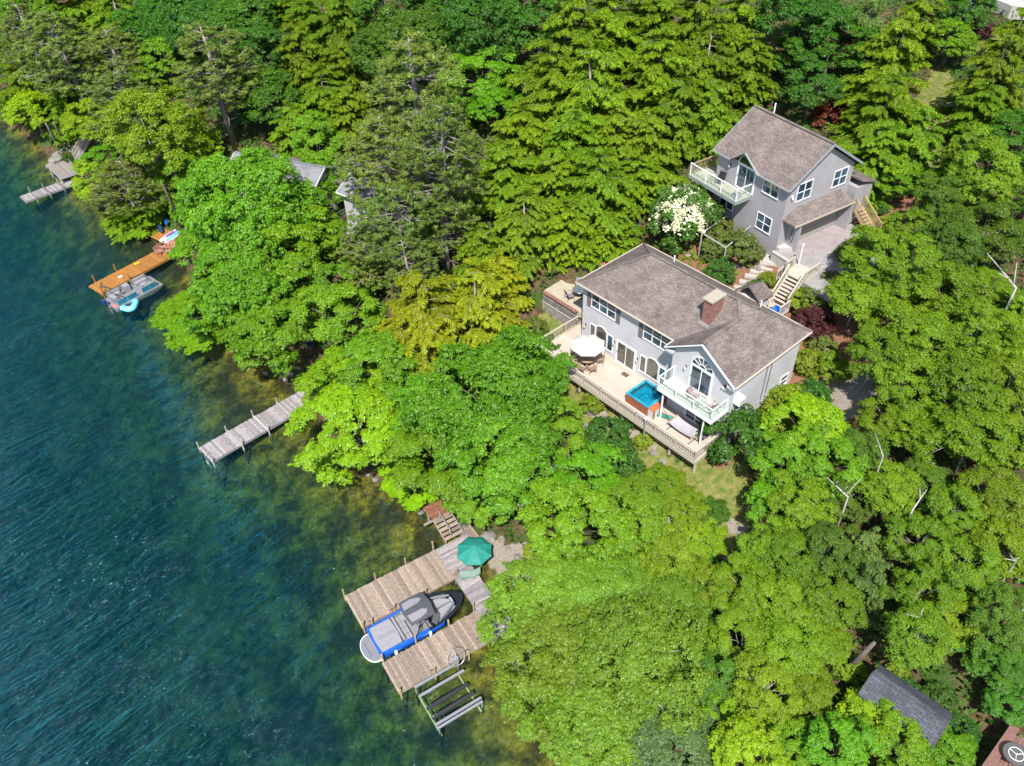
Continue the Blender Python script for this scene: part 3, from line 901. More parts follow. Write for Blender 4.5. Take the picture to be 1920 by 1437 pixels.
def tree(kind, px, py, r, label, zs=1.0, group=None, rz=None):
    base, leaf = KIND[kind]
    keys = [k for k in PROTO if k[0] == base]
    zs *= 1 + .22 * math.sin(px * 1.7 + py * 2.3)
    cz_R = {'broad': 1.45, 'birch': 1.75, 'cherry': 1.15, 'hemlock': 1.32, 'pine': 2.0, 'whitepine': 1.7}[base] * zs
    r *= {'hemlock': 1.15, 'pine': 1.22, 'birch': .93}.get(base, 1)
    P, g, R, hc = place(px, py, r, cz_R)
    if base in ('broad', 'cherry'):
        big = 1 if R > (3.9 if base == 'broad' else 4.8) else 0
        keys = [k for k in keys if k[1] == big] or keys
    n = KCOUNT.get(base, 0); KCOUNT[base] = n + 1
    key = keys[n % len(keys)]
    if base == 'hemlock':
        key = keys[2] if R < 2.2 else keys[n % 2]
    cz, RR = PROTO[key][2:]
    return plant(NAMES[kind], key, LEAF[leaf], (P[0], P[1], g - .05), R / RR, hc / cz, (n * 2.4) % 6.28 if rz is None else rz, label, 'tree', group)
# ------------------------------------------------------------------ building helpers (local frame: x = along front, y = into the house, z up)
def window(parent, axis, c0, c1, z0, z1, plane, out, cols=1, rows=2, fw=.055, mat=WHITE, glass=GLASS, name='window'):
    """axis 'x': lies in plane y=plane; axis 'y': lies in plane x=plane; out = +-1 outward direction"""
    def bx(mb, a0, a1, b0, b1, d0, d1):
        lo, hi = sorted((plane + out * d0, plane + out * d1))
        if axis == 'x': mb.box(a0, a1, lo, hi, b0, b1)
        else: mb.box(lo, hi, a0, a1, b0, b1)
    f = MB()
    bx(f, c0 - fw, c0, z0 - fw, z1 + fw, .002, .06); bx(f, c1, c1 + fw, z0 - fw, z1 + fw, .002, .06)
    bx(f, c0, c1, z1, z1 + fw, .002, .058); bx(f, c0 - fw * 1.3, c1 + fw * 1.3, z0 - fw, z0, .004, .085)
    o = f.build(name, mat, parent)
    wd = (c1 - c0) / cols
    for i in range(cols):
        a0, a1 = c0 + i * wd, c0 + (i + 1) * wd
        if i:
            m = MB(); bx(m, a0 - .035, a0 + .035, z0, z1, .002, .056); m.build('mullion', mat, o)
        for r in range(rows):
            b0, b1 = z0 + (z1 - z0) * r / rows, z0 + (z1 - z0) * (r + 1) / rows
            g = MB(); bx(g, a0 + .004, a1 - .004, b0 + .004, b1 - .004, .004, .016); g.build('pane', glass, o)
            if r:
                m = MB(); bx(m, a0 + .036, a1 - .036, b0 - .022, b0 + .022, .003, .05); m.build('sash_rail', mat, o)
    return o
def arc(cx, cz, rx, rz, a0, a1, n=14):
    return [(cx + rx * math.cos(a0 + (a1 - a0) * i / n), cz + rz * math.sin(a0 + (a1 - a0) * i / n)) for i in range(n + 1)]
def arch_frame(mb, cx, cz, rx, rz, y0, y1, th=.08):
    o_, i_ = arc(cx, cz, rx + th, rz + th, PI, 0), arc(cx, cz, rx, rz, PI, 0)
    for k in range(len(o_) - 1):
        mb.vprism([i_[k], i_[k + 1], o_[k + 1], o_[k]][::-1], y0, y1)
def slider(parent, c0, c1, z0, z1, plane, glass=GLASS_W, name='sliding_door'):
    f = MB()
    for a0, a1, b0, b1 in ((c0 - .08, c0, z0, z1 + .08), (c1, c1 + .08, z0, z1 + .08), (c0, c1, z1, z1 + .08), (c0, c1, z0 - .03, z0 + .04)):
        f.box(a0, a1, plane - .062, plane - .002, b0, b1)
    o = f.build(name, WHITE, parent)
    m = (c0 + c1) / 2
    for k, (a0, a1, d) in enumerate(((c0 + .01, m + .02, .012), (m - .02, c1 - .01, .03))):
        MB().box(a0 + .07, a1 - .07, plane - d - .012, plane - d, z0 + .1, z1 - .07).build('pane', glass, o)
        s = MB()
        for q in ((a0, a0 + .07, z0 + .045, z1 - .005), (a1 - .07, a1, z0 + .045, z1 - .005), (a0 + .07, a1 - .07, z1 - .07, z1 - .005), (a0 + .07, a1 - .07, z0 + .045, z0 + .1)):
            s.box(q[0], q[1], plane - d - .018, plane - d + .008, q[2], q[3])
        s.build('sash', WHITE, o)
    MB().box(c0 + .03, c0 + .06, plane - .075, plane - .04, (z0 + z1) / 2 - .1, (z0 + z1) / 2 + .1).build('handle', DARKM, o)
    return o
def wall_lamp(parent, x, z, plane, name='wall_lamp'):
    m = MB(); m.box(x - .05, x + .05, plane - .03, plane - .002, z - .1, z + .12); m.tube([(x, plane - .03, z + .05), (x, plane - .16, z + .12)], .015, 6)
    o = m.build(name, DARKM, parent)
    l = MB(); l.lathe([(0.001, .1), (.07, .06), (.08, -.12), (.05, -.2), (.001, -.21)], 10, (x, plane - .17, z)); l.build('lamp_glass', CANVAS, o)
    return o
# ------------------------------------------------------------------ the big house
D0 = 5.40
HL = (HOUSE[0][0], HOUSE[0][1], 0)
house = thing('lake_house', 'big pale grey two storey house with brown hip roof, brick chimney and arched gable', 'house', HL, HOUSE[3])
w_ = MB()
w_.box(0, 15.2, 0, 7.1, 3.2, 10.93)
w_.build('wall', SIDING, house)
MB().vprism([(9.95, 3.4), (15.197, 3.4), (15.197, 10.9), (12.575, 12.75), (9.95, 10.9)], -.95, .05).build('gable_wall', SIDING, house)
E0, TS = 11.1, .67
RZ = E0 + TS * 3.95; WZ = E0 + TS * 3.025
Lp, Rp, Gp = (3.55, 3.55, RZ), (11.65, 3.55, RZ), (12.575, 2.625, WZ)
roof = MB().shell([
    [(-.4, -.4, E0), (9.55, -.4, E0), Gp, Rp, Lp],
    [(-.4, 7.5, E0), (-.4, -.4, E0), Lp],
    [(15.6, 7.5, E0), (-.4, 7.5, E0), Lp, Rp],
    [(15.6, -1.4, E0), (15.6, 7.5, E0), Rp, Gp, (12.575, -1.4, WZ)],
    [(9.55, -.4, E0), (9.55, -1.4, E0), (12.575, -1.4, WZ), Gp]], .16).build('roof', ROOF, house)
caps = [(Lp, Rp), ((-.4, -.4, E0), Lp), ((-.4, 7.5, E0), Lp), ((15.6, 7.5, E0), Rp), (Gp, Rp), ((12.575, -1.4, WZ), Gp)]
for p, q in caps:
    MB().bar(np.array(p) + [0, 0, .03], np.array(q) + [0, 0, .03], .26, .035).build('ridge_cap', ROOF, roof)
MB().bar((9.55, -.38, E0 + .012), (12.575, 2.625, WZ + .012), .12, .02).build('valley_flashing', SHUTTER, roof)
for nm, p, q in (('gutter', (-.46, -.46, E0 - .06), (9.5, -.46, E0 - .06)), ('gutter', (15.66, -1.4, E0 - .06), (15.66, 7.5, E0 - .06)), ('gutter', (-.4, 7.56, E0 - .06), (15.6, 7.56, E0 - .06)), ('gutter', (-.46, -.4, E0 - .06), (-.46, 7.5, E0 - .06)), ('gutter', (9.49, -.52, E0 - .06), (9.49, -1.38, E0 - .06))):
    MB().bar(p, q, .11, .10).build(nm, GUTTER, roof)
for p, q in (((9.5, -1.425, E0 - .07), (12.575, -1.425, WZ - .07)), ((15.62, -1.425, E0 - .07), (12.575, -1.425, WZ - .07))):
    MB().bar(p, q, .05, .2, up=(0, -1, 0)).build('bargeboard', WHITE, roof)
MB().box(9.56, 10.2, -1.40, -.96, 10.72, 10.93).build('eave_return', SIDING, roof)
MB().box(14.95, 15.59, -1.40, -.96, 10.72, 10.93).build('eave_return', SIDING, roof)
for x, y in ((3.94, 6.0), (12.0, 6.1)):
    z = E0 + TS * (7.5 - y)
    MB().tube([(x, y, z - .1), (x, y, z + .55)], .055, 8).build('vent_pipe', WHITE, roof)
CR = brick_mat('chimney_brick')
ch = MB().box(10.33, 11.03, 1.30, 2.64, 11.8, 14.2).build('chimney', CR, house)
MB().box(10.28, 11.08, 1.25, 2.69, 14.2, 14.3).build('corbel', CR, ch)
MB().box(10.22, 11.14, 1.19, 2.75, 14.3, 14.42).build('cap', M('chimney_cap', (0.36, 0.32, 0.25), .85), ch)
MB().box(10.26, 11.10, 1.06, 1.299, 12.15, 12.36).build('flashing', ALU, ch)
# rear entry roof
rr = MB().shell([[(8.9, 7.4, 11.35), (10.0, 9.3, 11.75), (10.0, 7.4, 12.2)], [(8.9, 7.4, 11.35), (8.9, 9.3, 11.0), (10.0, 9.3, 11.75)], [(10.0, 9.3, 11.75), (11.1, 9.3, 11.0), (11.1, 7.4, 11.35), (10.0, 7.4, 12.2)]], .12).build('porch_roof', ROOF, house)
MB().box(9.1, 10.9, 7.1, 9.0, 8.0, 11.0).build('porch_wall', SIDING, house)
# front wall openings
for c0, sh in ((1.0, (0, 1)), (6.42, (0,))):
    window(house, 'x', c0, c0 + 2.5, 9.3, 10.62, 0, -1, cols=3, rows=2)
    for s in sh:
        a = c0 - .52 if s == 0 else c0 + 2.57
        m = MB(); m.box(a, a + .42, -.045, -.003, 9.12, 10.7)
        o = m.build('shutter', SHUTTER, house)
        for k in range(9):
            piece('louvre', SHUTTER, o, (a + .21, -.052, 9.26 + k * .16), (.34, .012, .11), (math.radians(-18), 0, 0))
for c0 in (.98, 6.38):
    o = window(house, 'x', c0, c0 + .5, 6.0, 7.52, 0, -1, rows=1, glass=GLASS_W)
    o = window(house, 'x', c0 + 1.9, c0 + 2.42, 6.0, 7.52, 0, -1, rows=1, glass=GLASS)
    f = MB(); cx = c0 + 1.2
    for a0, a1, b0, b1 in ((cx - .62, cx - .56, 5.93, 7.45), (cx + .56, cx + .62, 5.93, 7.45), (cx - .56, cx + .56, 5.93, 6.0)):
        f.box(a0, a1, -.055, -.003, b0, b1)
    arch_frame(f, cx, 7.42, .56, .42, -.055, -.003, .06)
    o = f.build('arched_window', WHITE, house)
    g = MB(); g.vprism([(cx - .56, 6.0), (cx + .56, 6.0)] + arc(cx, 7.42, .56, .42, 0, PI, 12), -.014, -.004); g.build('pane', GLASS_W, o)
slider(house, 3.92, 5.8, 5.45, 7.5, 0)
MB().box(3.8, 5.92, -.3, -.004, 5.402, 5.47).build('door_step', BEIGE, house)
for x, z in ((.42, 7.05), (3.62, 7.15), (6.06, 6.9)):
    wall_lamp(house, x, z, 0)
wall_lamp(house, 11.22, 10.0, -.95)
# gable slider and fanlight
gs = slider(house, 11.66, 13.48, 8.46, 10.52, -.95, GLASS)
f = MB(); arch_frame(f, 12.57, 10.66, .9, .86, -1.01, -.953, .09); f.box(11.59, 13.55, -1.008, -.953, 10.6, 10.66)
fan = f.build('fanlight', WHITE, house)
g = MB(); g.vprism([(11.67, 10.66), (13.47, 10.66)] + arc(12.57, 10.66, .9, .86, 0, PI, 16)[1:-1], -.966, -.955); g.build('pane', GLASS, fan)
for a in (.52, 1.05, 1.57, 2.09, 2.62):
    MB().bar((12.57 + .3 * math.cos(a), -.985, 10.66 + .3 * math.sin(a)), (12.57 + .88 * math.cos(a), -.985, 10.66 + .84 * math.sin(a)), .035, .03, up=(0, 1, 0)).build('glazing_bar', WHITE, fan)
m = MB(); arch_frame(m, 12.57, 10.66, .28, .28, -.998, -.968, .04); m.build('glazing_bar', WHITE, fan)
fl = MB().box(14.5, 14.75, -1.05, -.955, 10.3, 10.45).build('floodlight', DARKM, house)
for dx in (-.1, .12):
    MB().lathe([(.001, .06), (.07, .03), (.08, -.06), (.001, -.065)], 10, (14.62 + dx, -1.12, 10.28)).build('lamp_head', WHITE, fl)
slider(house, 11.75, 13.6, 5.45, 7.45, -.95, GLASS, name='patio_door')
# right wall
window(house, 'y', 5.55, 6.4, 6.55, 7.5, 15.2, 1, rows=2)
ac = MB().box(15.21, 15.75, -.62, .06, 8.95, 9.5).build('air_conditioner', WHITE, house)
for k in range(5):
    piece('vent_slat', GREYC, ac, (15.757, -.5 + k * .11, 9.2), (.012, .05, .34))
MB().bar((15.22, -.45, 8.9), (15.6, -.45, 8.6), .04, .04).build('bracket', DARKM, ac)
MB().bar((15.22, -.1, 8.9), (15.6, -.1, 8.6), .04, .04).build('bracket', DARKM, ac)
for y, z, s in ((3.2, 6.8, .16), (3.62, 7.1, .14), (4.3, 6.1, .18)):
    o = MB().box(15.202, 15.34, y - s * .6, y + s * .6, z - s, z + s).build('electric_meter', ALU, house)
    t = MB(); t.tube([(15.3, y, z), (15.4, y, z)], s * .45, 10); t.build('dial', GLASS, o)
for y, z0, z1 in ((3.1, 6.9, 10.9), (3.6, 7.2, 10.9), (14.0, 0, 0)):
    if z1:
        MB().tube([(15.24, y, z0), (15.24, y, z1)], .03, 6).build('conduit', SHUTTER, house)
dp = MB(); dp.tube([(15.28, -.86, 10.95), (15.28, -.86, 4.4)], .045, 6); dp.build('downpipe', SIDING, house)
dp = MB(); dp.tube([(9.86, -.06, 10.95), (9.86, -.06, 5.5)], .045, 6); dp.build('downpipe', WHITE, house)
# balcony on the gable (part of the house)
bz = 8.36
bal = MB().box(10.25, 15.02, -2.62, -.955, bz - .16, bz).build('balcony', M('pale_deck', (.48, .46, .41), .6, var=.06), house)
MB().box(10.2, 15.07, -2.67, -2.622, bz - .24, bz + .03).build('rim_board', WHITE, bal)
MB().box(15.022, 15.07, -2.62, -.96, bz - .24, bz + .03).build('rim_board', WHITE, bal)
MB().box(10.2, 10.248, -2.62, -.96, bz - .24, bz + .03).build('rim_board', WHITE, bal)
xs = [10.25, 11.83, 13.42, 15.0]
for x in xs:
    pbox('rail_post', WHITE, bal, x - .03, x + .03, -2.64, -2.58, bz, bz + 1.05)
for a, b in zip(xs, xs[1:]):
    MB().box(a + .04, b - .04, -2.617, -2.605, bz + .08, bz + .98).build('glass_panel', CLEAR, bal)
for x in (10.25, 15.0):
    pbox('rail_post', WHITE, bal, x - .03, x + .03, -1.02, -.96, bz, bz + 1.05)
    MB().box(x - .006, x + .006, -2.56, -1.04, bz + .08, bz + .98).build('glass_panel', CLEAR, bal)
    pbox('handrail', WHITE, bal, x - .04, x + .04, -2.57, -.96, bz + 1.05, bz + 1.1)
pbox('handrail', WHITE, bal, 10.21, 15.04, -2.65, -2.572, bz + 1.05, bz + 1.1)
pbox('balcony_post', WHITE, bal, 14.3, 14.4, -2.5, -2.4, D0 + .01, bz - .16)
pbox('balcony_post', WHITE, bal, 10.6, 10.7, -2.5, -2.4, D0 + .01, bz - .16)

# ------------------------------------------------------------------ timber deck
deck = thing('timber_deck', 'long beige timber deck with baluster railing along the lake front of the big house', 'deck', HL, HOUSE[3])
for k in range(28):
    y = -3.9 + .141 * k
    x1 = 15.15
    if y > -.02: break
    e = 9.93 if y > -.97 else x1
    piece('plank', DECKM, deck, ((-1.5 + e) / 2, y + .066, D0 - .02), (e + 1.5, .132, .036))
for k in range(10):
    piece('plank', DECKM, deck, (-.77, .06 + .141 * k + .01, D0 - .02), (1.46, .132, .036))
pbox('fascia_board', BEIGE, deck, -1.54, 15.2, -3.99, -3.945, D0 - .30, D0 + .0)
pbox('fascia_board', BEIGE, deck, 15.155, 15.2, -3.944, -1.0, D0 - .30, D0 + .0)
pbox('fascia_board', BEIGE, deck, -1.545, -1.5, -3.944, 1.5, D0 - .30, D0 + .0)
for y in (-3.6, -1.9):
    pbox('beam', BEIGE, deck, -1.4, 15.1, y - .05, y + .05, D0 - .26, D0 - .06)
for x in np.linspace(-1.2, 15.0, 8):
    for y in (-3.6,):
        p = fp(HOUSE, x, y)
        pbox('post', BEIGE, deck, x - .07, x + .07, y - .07, y + .07, g1(p[0], p[1]) - .3, D0 - .26)
def railing(parent, p, q, z0, z1, mat, h=.95, step=.165, posts=1.9, top=.13, zr=None):
    p, q = np.array(p, float), np.array(q, float)
    L = np.linalg.norm(q - p); d = (q - p) / L; a = math.atan2(d[1], d[0])
    n = max(1, int(round(L / posts)))
    sl = math.atan2(z1 - z0, L); Ls = math.hypot(L, z1 - z0); zm = (z0 + z1) / 2
    m = (p + q) / 2
    piece('handrail', mat, parent, (m[0], m[1], zm + h), (Ls, top, .045), (0, -sl, a))
    piece('bottom_rail', mat, parent, (m[0], m[1], zm + .1), (Ls, .06, .06), (0, -sl, a))
    for i in range(n + 1):
        c = p + d * L * i / n
        piece('rail_post', mat, parent, (c[0], c[1], z0 + (z1 - z0) * i / n + h / 2 - .01), (.085, .085, h - .03), (0, 0, a))
    k = int(L / step)
    for i in range(1, k):
        c = p + d * L * i / k
        piece('baluster', mat, parent, (c[0], c[1], z0 + (z1 - z0) * i / k + h / 2 + .04), (.036, .036, h - .13), (0, 0, a))
railing(deck, (-1.45, -3.9), (15.1, -3.9), D0, D0, BEIGE)
railing(deck, (15.1, -3.8), (15.1, -1.05), D0, D0, BEIGE)
railing(deck, (-1.45, -3.8), (-1.45, 1.4), D0, D0, BEIGE)
lp = thing('lamp_post', 'slim white post lamp standing against the deck railing by the hot tub', 'lamp', fp(HOUSE, 10.55, -4.06, g1(*fp(HOUSE, 10.55, -4.06)[:2]) - .1), HOUSE[3])
MB().tube([(0, 0, 0), (0, 0, 2.6)], .05, 8).build('pole', ALU, lp)
MB().lathe([(.001, 0), (.09, .03), (.1, .16), (.001, .22)], 10, (0, 0, 2.6)).build('lamp_head', WHITE, lp)

# ------------------------------------------------------------------ things on the deck
def house_pt(u, w, z): return fp(HOUSE, u, w, z)
def parasol(label, loc, rz, R, H, drop, mat, pole, n=8, name='parasol'):
    t = thing(name, label, 'parasol', loc, rz)
    c = MB(); rings = [(0.02, 0), (.35 * R, -.25 * drop), (.7 * R, -.58 * drop), (R, -drop)]
    c.v.append((0, 0, H))
    for fr, dz in rings[1:]:
        for k in range(2 * n):
            a = 2 * PI * k / (2 * n)
            rr = fr * (1 if k % 2 == 0 else math.cos(PI / n) * (.985 if fr < R else .965)); dd = dz * (1 if k % 2 == 0 else 1.04)
            c.v.append((rr * math.cos(a), rr * math.sin(a), H + dd))
    m2 = 2 * n
    for k in range(m2):
        c.f.append((0, 1 + k, 1 + (k + 1) % m2)); c.m.append(0)
        for r in range(2):
            b = 1 + r * m2
            c.f.append((b + k, b + m2 + k, b + m2 + (k + 1) % m2, b + (k + 1) % m2)); c.m.append(0)
    b = len(c.v)                                  # valance
    for k in range(m2):
        x, y, z = c.v[1 + 2 * m2 + k]; c.v.append((x, y, z - .10))
    for k in range(m2):
        c.f.append((1 + 2 * m2 + k, b + k, b + (k + 1) % m2, 1 + 2 * m2 + (k + 1) % m2)); c.m.append(0)
    can = c.build('canopy', mat, t)
    for k in range(n):
        a = 2 * PI * k / n
        MB().tube([(0, 0, H - .03), (.35 * R * math.cos(a), .35 * R * math.sin(a), H - .25 * drop - .03), (.985 * R * math.cos(a), .985 * R * math.sin(a), H - drop - .02)], .012, 4).build('rib', pole, can)
    MB().tube([(0, 0, .02), (0, 0, H + .08)], .024, 8).build('pole', pole, t)
    MB().lathe([(.001, .1), (.03, .1), (.05, .05), (.26, .04), (.28, 0)], 16).build('base', DARKM, t)
    return t
parasol('large cream octagonal parasol over the dining table on the deck', house_pt(2.66, -2.06, D0), HOUSE[3] + PI / 8, 1.42, 2.62, .55, CANVAS, ALU)
tb = thing('dining_table', 'round dining table under the cream parasol', 'table', house_pt(2.66, -2.06, D0), HOUSE[3])
MB().lathe([(.06, .70), (.62, .70), (.64, .715), (.62, .73), (.06, .73)], 24).build('table_top', TEAK, tb)
for k in range(4):
    a = PI / 4 + k * PI / 2
    MB().tube([(.5 * math.cos(a), .5 * math.sin(a), 0), (.42 * math.cos(a), .42 * math.sin(a), .7)], .025, 6).build('leg', TEAK, tb)
def slat_chair(label, loc, rz, mat, cat='chair', name='garden_chair', group=None, recline=.22, w=.52, low=.42):
    t = thing(name, label, cat, loc, rz, group)
    for sx in (-1, 1):
        for y, z in ((-.24, .62), (.24, .62)):
            MB().bar((sx * w / 2, y, 0), (sx * w / 2, y, z), .05, .05).build('leg', mat, t)
        MB().bar((sx * w / 2, -.28, .64), (sx * w / 2, .3, .64), .07, .03).build('armrest', mat, t)
    for k in range(5):
        piece('seat_slat', mat, t, (0, -.2 + .1 * k, low), (w - .06, .075, .025))
    for k in range(5):
        z = low + .1 + k * .1
        piece('back_slat', mat, t, (0, .25 + recline * (z - low), z), (w - .06, .025, .075))
    for sx in (-1, 1):
        MB().bar((sx * (w / 2 - .04), .24, low - .02), (sx * (w / 2 - .04), .25 + recline * .56, low + .56), .04, .04).build('back_stile', mat, t)
    return t
for k, (a, nm) in enumerate(((-2.75, 'nearest the railing corner'), (-1.95, 'second from the railing corner'), (-1.2, 'facing the hot tub side'), (-.4, 'between parasol and sliding door'), (.9, 'against the house wall'), (2.3, 'at the deck end'))):
    x, y = 2.66 + 1.02 * math.cos(a), -2.06 + 1.02 * math.sin(a)
    slat_chair('slatted teak dining chair under the cream parasol, ' + nm, house_pt(x, y, D0), HOUSE[3] + a - PI / 2, TEAK, group='dining chairs under the cream parasol')
# hot tub
tub = thing('hot_tub', 'square hot tub with turquoise water and red-brown wooden cabinet on the deck', 'hot tub', house_pt(8.75, -1.88, D0), HOUSE[3])
CAB = M('cedar_cabinet', (0.27, 0.085, 0.045), .5, var=.25, scale=3)
TUBW = M('turquoise_shell', (0.008, 0.17, 0.27), .2, var=.4, scale=2.6, col2=(0.02, .33, .46), spec=.6)
for sx, sy, nm in ((0, -1, 'cabinet_panel'), (0, 1, 'cabinet_panel'), (-1, 0, 'cabinet_panel'), (1, 0, 'cabinet_panel')):
    if sx: MB().box(sx * 1.07 - .03, sx * 1.07 + .03, -1.035, 1.035, 0, .84).build(nm, CAB, tub)
    else: MB().box(-1.1, 1.1, sy * 1.07 - .03, sy * 1.07 + .03, 0, .84).build(nm, CAB, tub)
rim = MB()
for q in ((-1.12, 1.12, -1.12, -.92), (-1.12, 1.12, .92, 1.12), (-1.12, -.92, -.92, .92), (.92, 1.12, -.92, .92)):
    rim.box(*q, .842, .90)
rim.build('rim', TUBW, tub)
sh = MB().box(-.92, .92, -.92, .92, .10, .14)
sh.box(-.92, .92, .5, .92, .14, .52); sh.box(-.92, -.5, -.92, .5, .14, .5); sh.box(.5, .92, -.92, .3, .14, .44); sh.box(-.5, .5, -.92, -.6, .14, .55)
sh.lathe([(.34, .14), (.34, .26), (.2, .3), (.001, .3)], 14, (.05, -.1, 0))
sh.build('shell', TUBW, tub)
wm, _nt, nd, ln, bs = newmat('tub_water')
bs.inputs['Base Color'].default_value = (.02, .25, .36, 1); bs.inputs['Roughness'].default_value = .05
tr = nd.new('ShaderNodeBsdfTransparent'); tr.inputs[0].default_value = (.55, .92, .97, 1)
mx = nd.new('ShaderNodeMixShader'); mx.inputs[0].default_value = .12
ln.new(tr.outputs[0], mx.inputs[1]); ln.new(bs.outputs[0], mx.inputs[2]); ln.new(mx.outputs[0], nd['Material Output'].inputs[0])
bump(nd, ln, nz(nd, ln, 5, 3, pos(nd)), .5, .05, bs)
MB().box(-.918, .918, -.918, .918, .76, .79).build('tub_water', wm, tub)
st = MB().box(1.112, 1.6, -1.1, -.12, 0, .8).build('equipment_box', M('pale_panel', (.55, .55, .52), .5), tub)
MB().box(1.112, 1.62, -1.12, -.10, .802, .86).build('box_lid', M('orange_cedar', (.52, .13, .045), .5), st)
MB().box(1.606, 1.625, -1.1, -.9, 0, .8).build('corner_board', CAB, st)
mat_ = tag(MB().box(-.3, .3, -.2, .2, 0, .02).build('door_mat', M('coir', (.13, .075, .06), .95, var=.3, scale=9), None, loc=house_pt(5.55, -.72, D0), rz=HOUSE[3]), 'small brown door mat in front of the deck sliding door', 'door mat')
# hammock
hm = thing('hammock', 'pale quilted hammock on a dark steel stand under the balcony', 'hammock', house_pt(12.75, -2.3, D0), HOUSE[3])
hb = MB(); nxh, nyh = 12, 6
for i in range(nxh + 1):
    for j in range(nyh + 1):
        x = -1.05 + 2.1 * i / nxh; y = -.52 + 1.04 * j / nyh
        hb.v.append((x, y, .62 - .14 * (1 - (x / 1.05) ** 2) - .06 * (1 - (y / .52) ** 2) + .008 * ((i + j) % 2)))
for i in range(nxh):
    for j in range(nyh):
        a = i * (nyh + 1) + j
        hb.f.append((a, a + nyh + 1, a + nyh + 2, a + 1)); hb.m.append(0)
hb.build('bed', M('pale_quilt', (.38, .365, .40), .85, var=.12, scale=3), hm, smooth=True)
for sx in (-1, 1):
    MB().tube([(sx * 1.07, -.6, .63), (sx * 1.07, .6, .63)], .025, 8).build('spreader_bar', TANWOOD, hm)
    MB().tube([(sx * .4, 0, .05), (sx * 1.3, 0, .08), (sx * 2.0, 0, 1.0)], .03, 6).build('stand_arm', DARKM, hm)
    MB().tube([(sx * 1.0, -.75, .03), (sx * 1.0, .75, .03)], .03, 6).build('foot', DARKM, hm)
    for y in (-.5, -.25, 0, .25, .5):
        MB().tube([(sx * 1.07, y, .63), (sx * 1.95, 0, .95)], .007, 4).build('cord', BEIGE, hm)
MB().tube([(-.6, 0, .04), (.6, 0, .04)], .03, 6).build('stand_beam', DARKM, hm)
fu = thing('folded_parasol', 'folded dark green parasol lying beside the hot tub', 'parasol', house_pt(10.75, -2.2, D0), HOUSE[3] + .5)
MB().tube([(-.75, 0, .12), (-.2, 0, .16), (.5, 0, .15), (.95, 0, .08)], [.03, .13, .16, .09], 8).build('canopy', GREENC, fu)
MB().tube([(-1.2, 0, .1), (1.3, 0, .06)], .02, 6).build('pole', ALU, fu)
def sling_chair(label, loc, rz, fab=TAUPE):
    t = thing('patio_chair', label, 'chair', loc, rz)
    s = MB(); prof = [(-.26, .42), (-.05, .39), (.2, .40), (.28, .55), (.42, .98)]
    for y, z in prof:
        for x in (-.27, .27): s.v.append((x, y, z))
    for i in range(len(prof) - 1):
        s.f.append((2 * i, 2 * i + 1, 2 * i + 3, 2 * i + 2)); s.m.append(0)
    s2 = len(s.v)
    for x, y, z in list(s.v): s.v.append((x, y, z - .03))
    for i in range(len(prof) - 1):
        s.f.append((s2 + 2 * i + 2, s2 + 2 * i + 3, s2 + 2 * i + 1, s2 + 2 * i)); s.m.append(0)
    s.build('sling', fab, t)
    for x in (-.3, .3):
        MB().tube([(x, -.32, 0), (x, -.28, .42), (x, -.3, .63), (x, .2, .66), (x, .3, .62)], .018, 6).build('arm_frame', DARKM, t)
        MB().tube([(x, .34, 0), (x, .22, .38), (x, .44, 1.0)], .018, 6).build('leg', DARKM, t)
    return t
BZ = bz
sling_chair('taupe sling chair on the house balcony beside the sliding door', house_pt(12.72, -1.75, BZ), HOUSE[3] + PI / 2 + .2)
sling_chair('taupe sling chair on the house balcony at the end rail', house_pt(14.35, -1.75, BZ), HOUSE[3] - PI / 2 - .35)
def bistro(label, loc, R=.36, h=.62):
    t = thing('bistro_table', label, 'table', loc, .3)
    top = MB()
    pts = [(R * math.cos(2 * PI * k / 20), R * math.sin(2 * PI * k / 20), h) for k in range(21)]
    top.tube(pts, .018, 6); top.lathe([(.001, h - .004), (R - .01, h - .004), (R - .01, h + .004), (.001, h + .004)], 20)
    top.build('table_top', [CLEAR], t)
    MB().tube(pts, .02, 6).build('rim', DARKM, t)
    for k in range(4):
        a = k * PI / 2 + .4
        MB().tube([(.38 * math.cos(a), .38 * math.sin(a), 0), (.1 * math.cos(a), .1 * math.sin(a), .3), (.32 * math.cos(a), .32 * math.sin(a), h - .02)], .014, 6).build('leg', DARKM, t)
    return t
bistro('round dark metal bistro table between the balcony chairs', house_pt(13.5, -1.95, BZ))
# ------------------------------------------------------------------ garage house
GL = (GAR[0][0], GAR[0][1], 0)
ZB = 11.0
gar = thing('garage_house', 'grey two storey garage house with brown gable roof and glass railed balcony', 'house', GL, GAR[3])
MB().box(-7.75, 0, 0, 7.4, 9.9, ZB + 5.55).build('wall', SIDING2, gar)
MB().box(-7.78, .03, -.03, 7.43, 8.6, 9.9).build('foundation', STUCCO, gar)
for x0, x1 in ((-7.75, -7.6), (-.15, 0)):
    MB().add([(x0, 0, ZB + 5.55), (x0, 7.4, ZB + 5.55), (x0, 3.7, ZB + 8.05), (x1, 0, ZB + 5.55), (x1, 7.4, ZB + 5.55), (x1, 3.7, ZB + 8.05)], [(0, 2, 1), (3, 4, 5), (0, 1, 4, 3), (1, 2, 5, 4), (2, 0, 3, 5)]).build('gable_wall', SIDING2, gar)
GE, GR = ZB + 5.62, ZB + 8.35
sl = (GR - GE) / 4.1
DA = GE + 1.3; yv = -.4 + 1.3 / sl
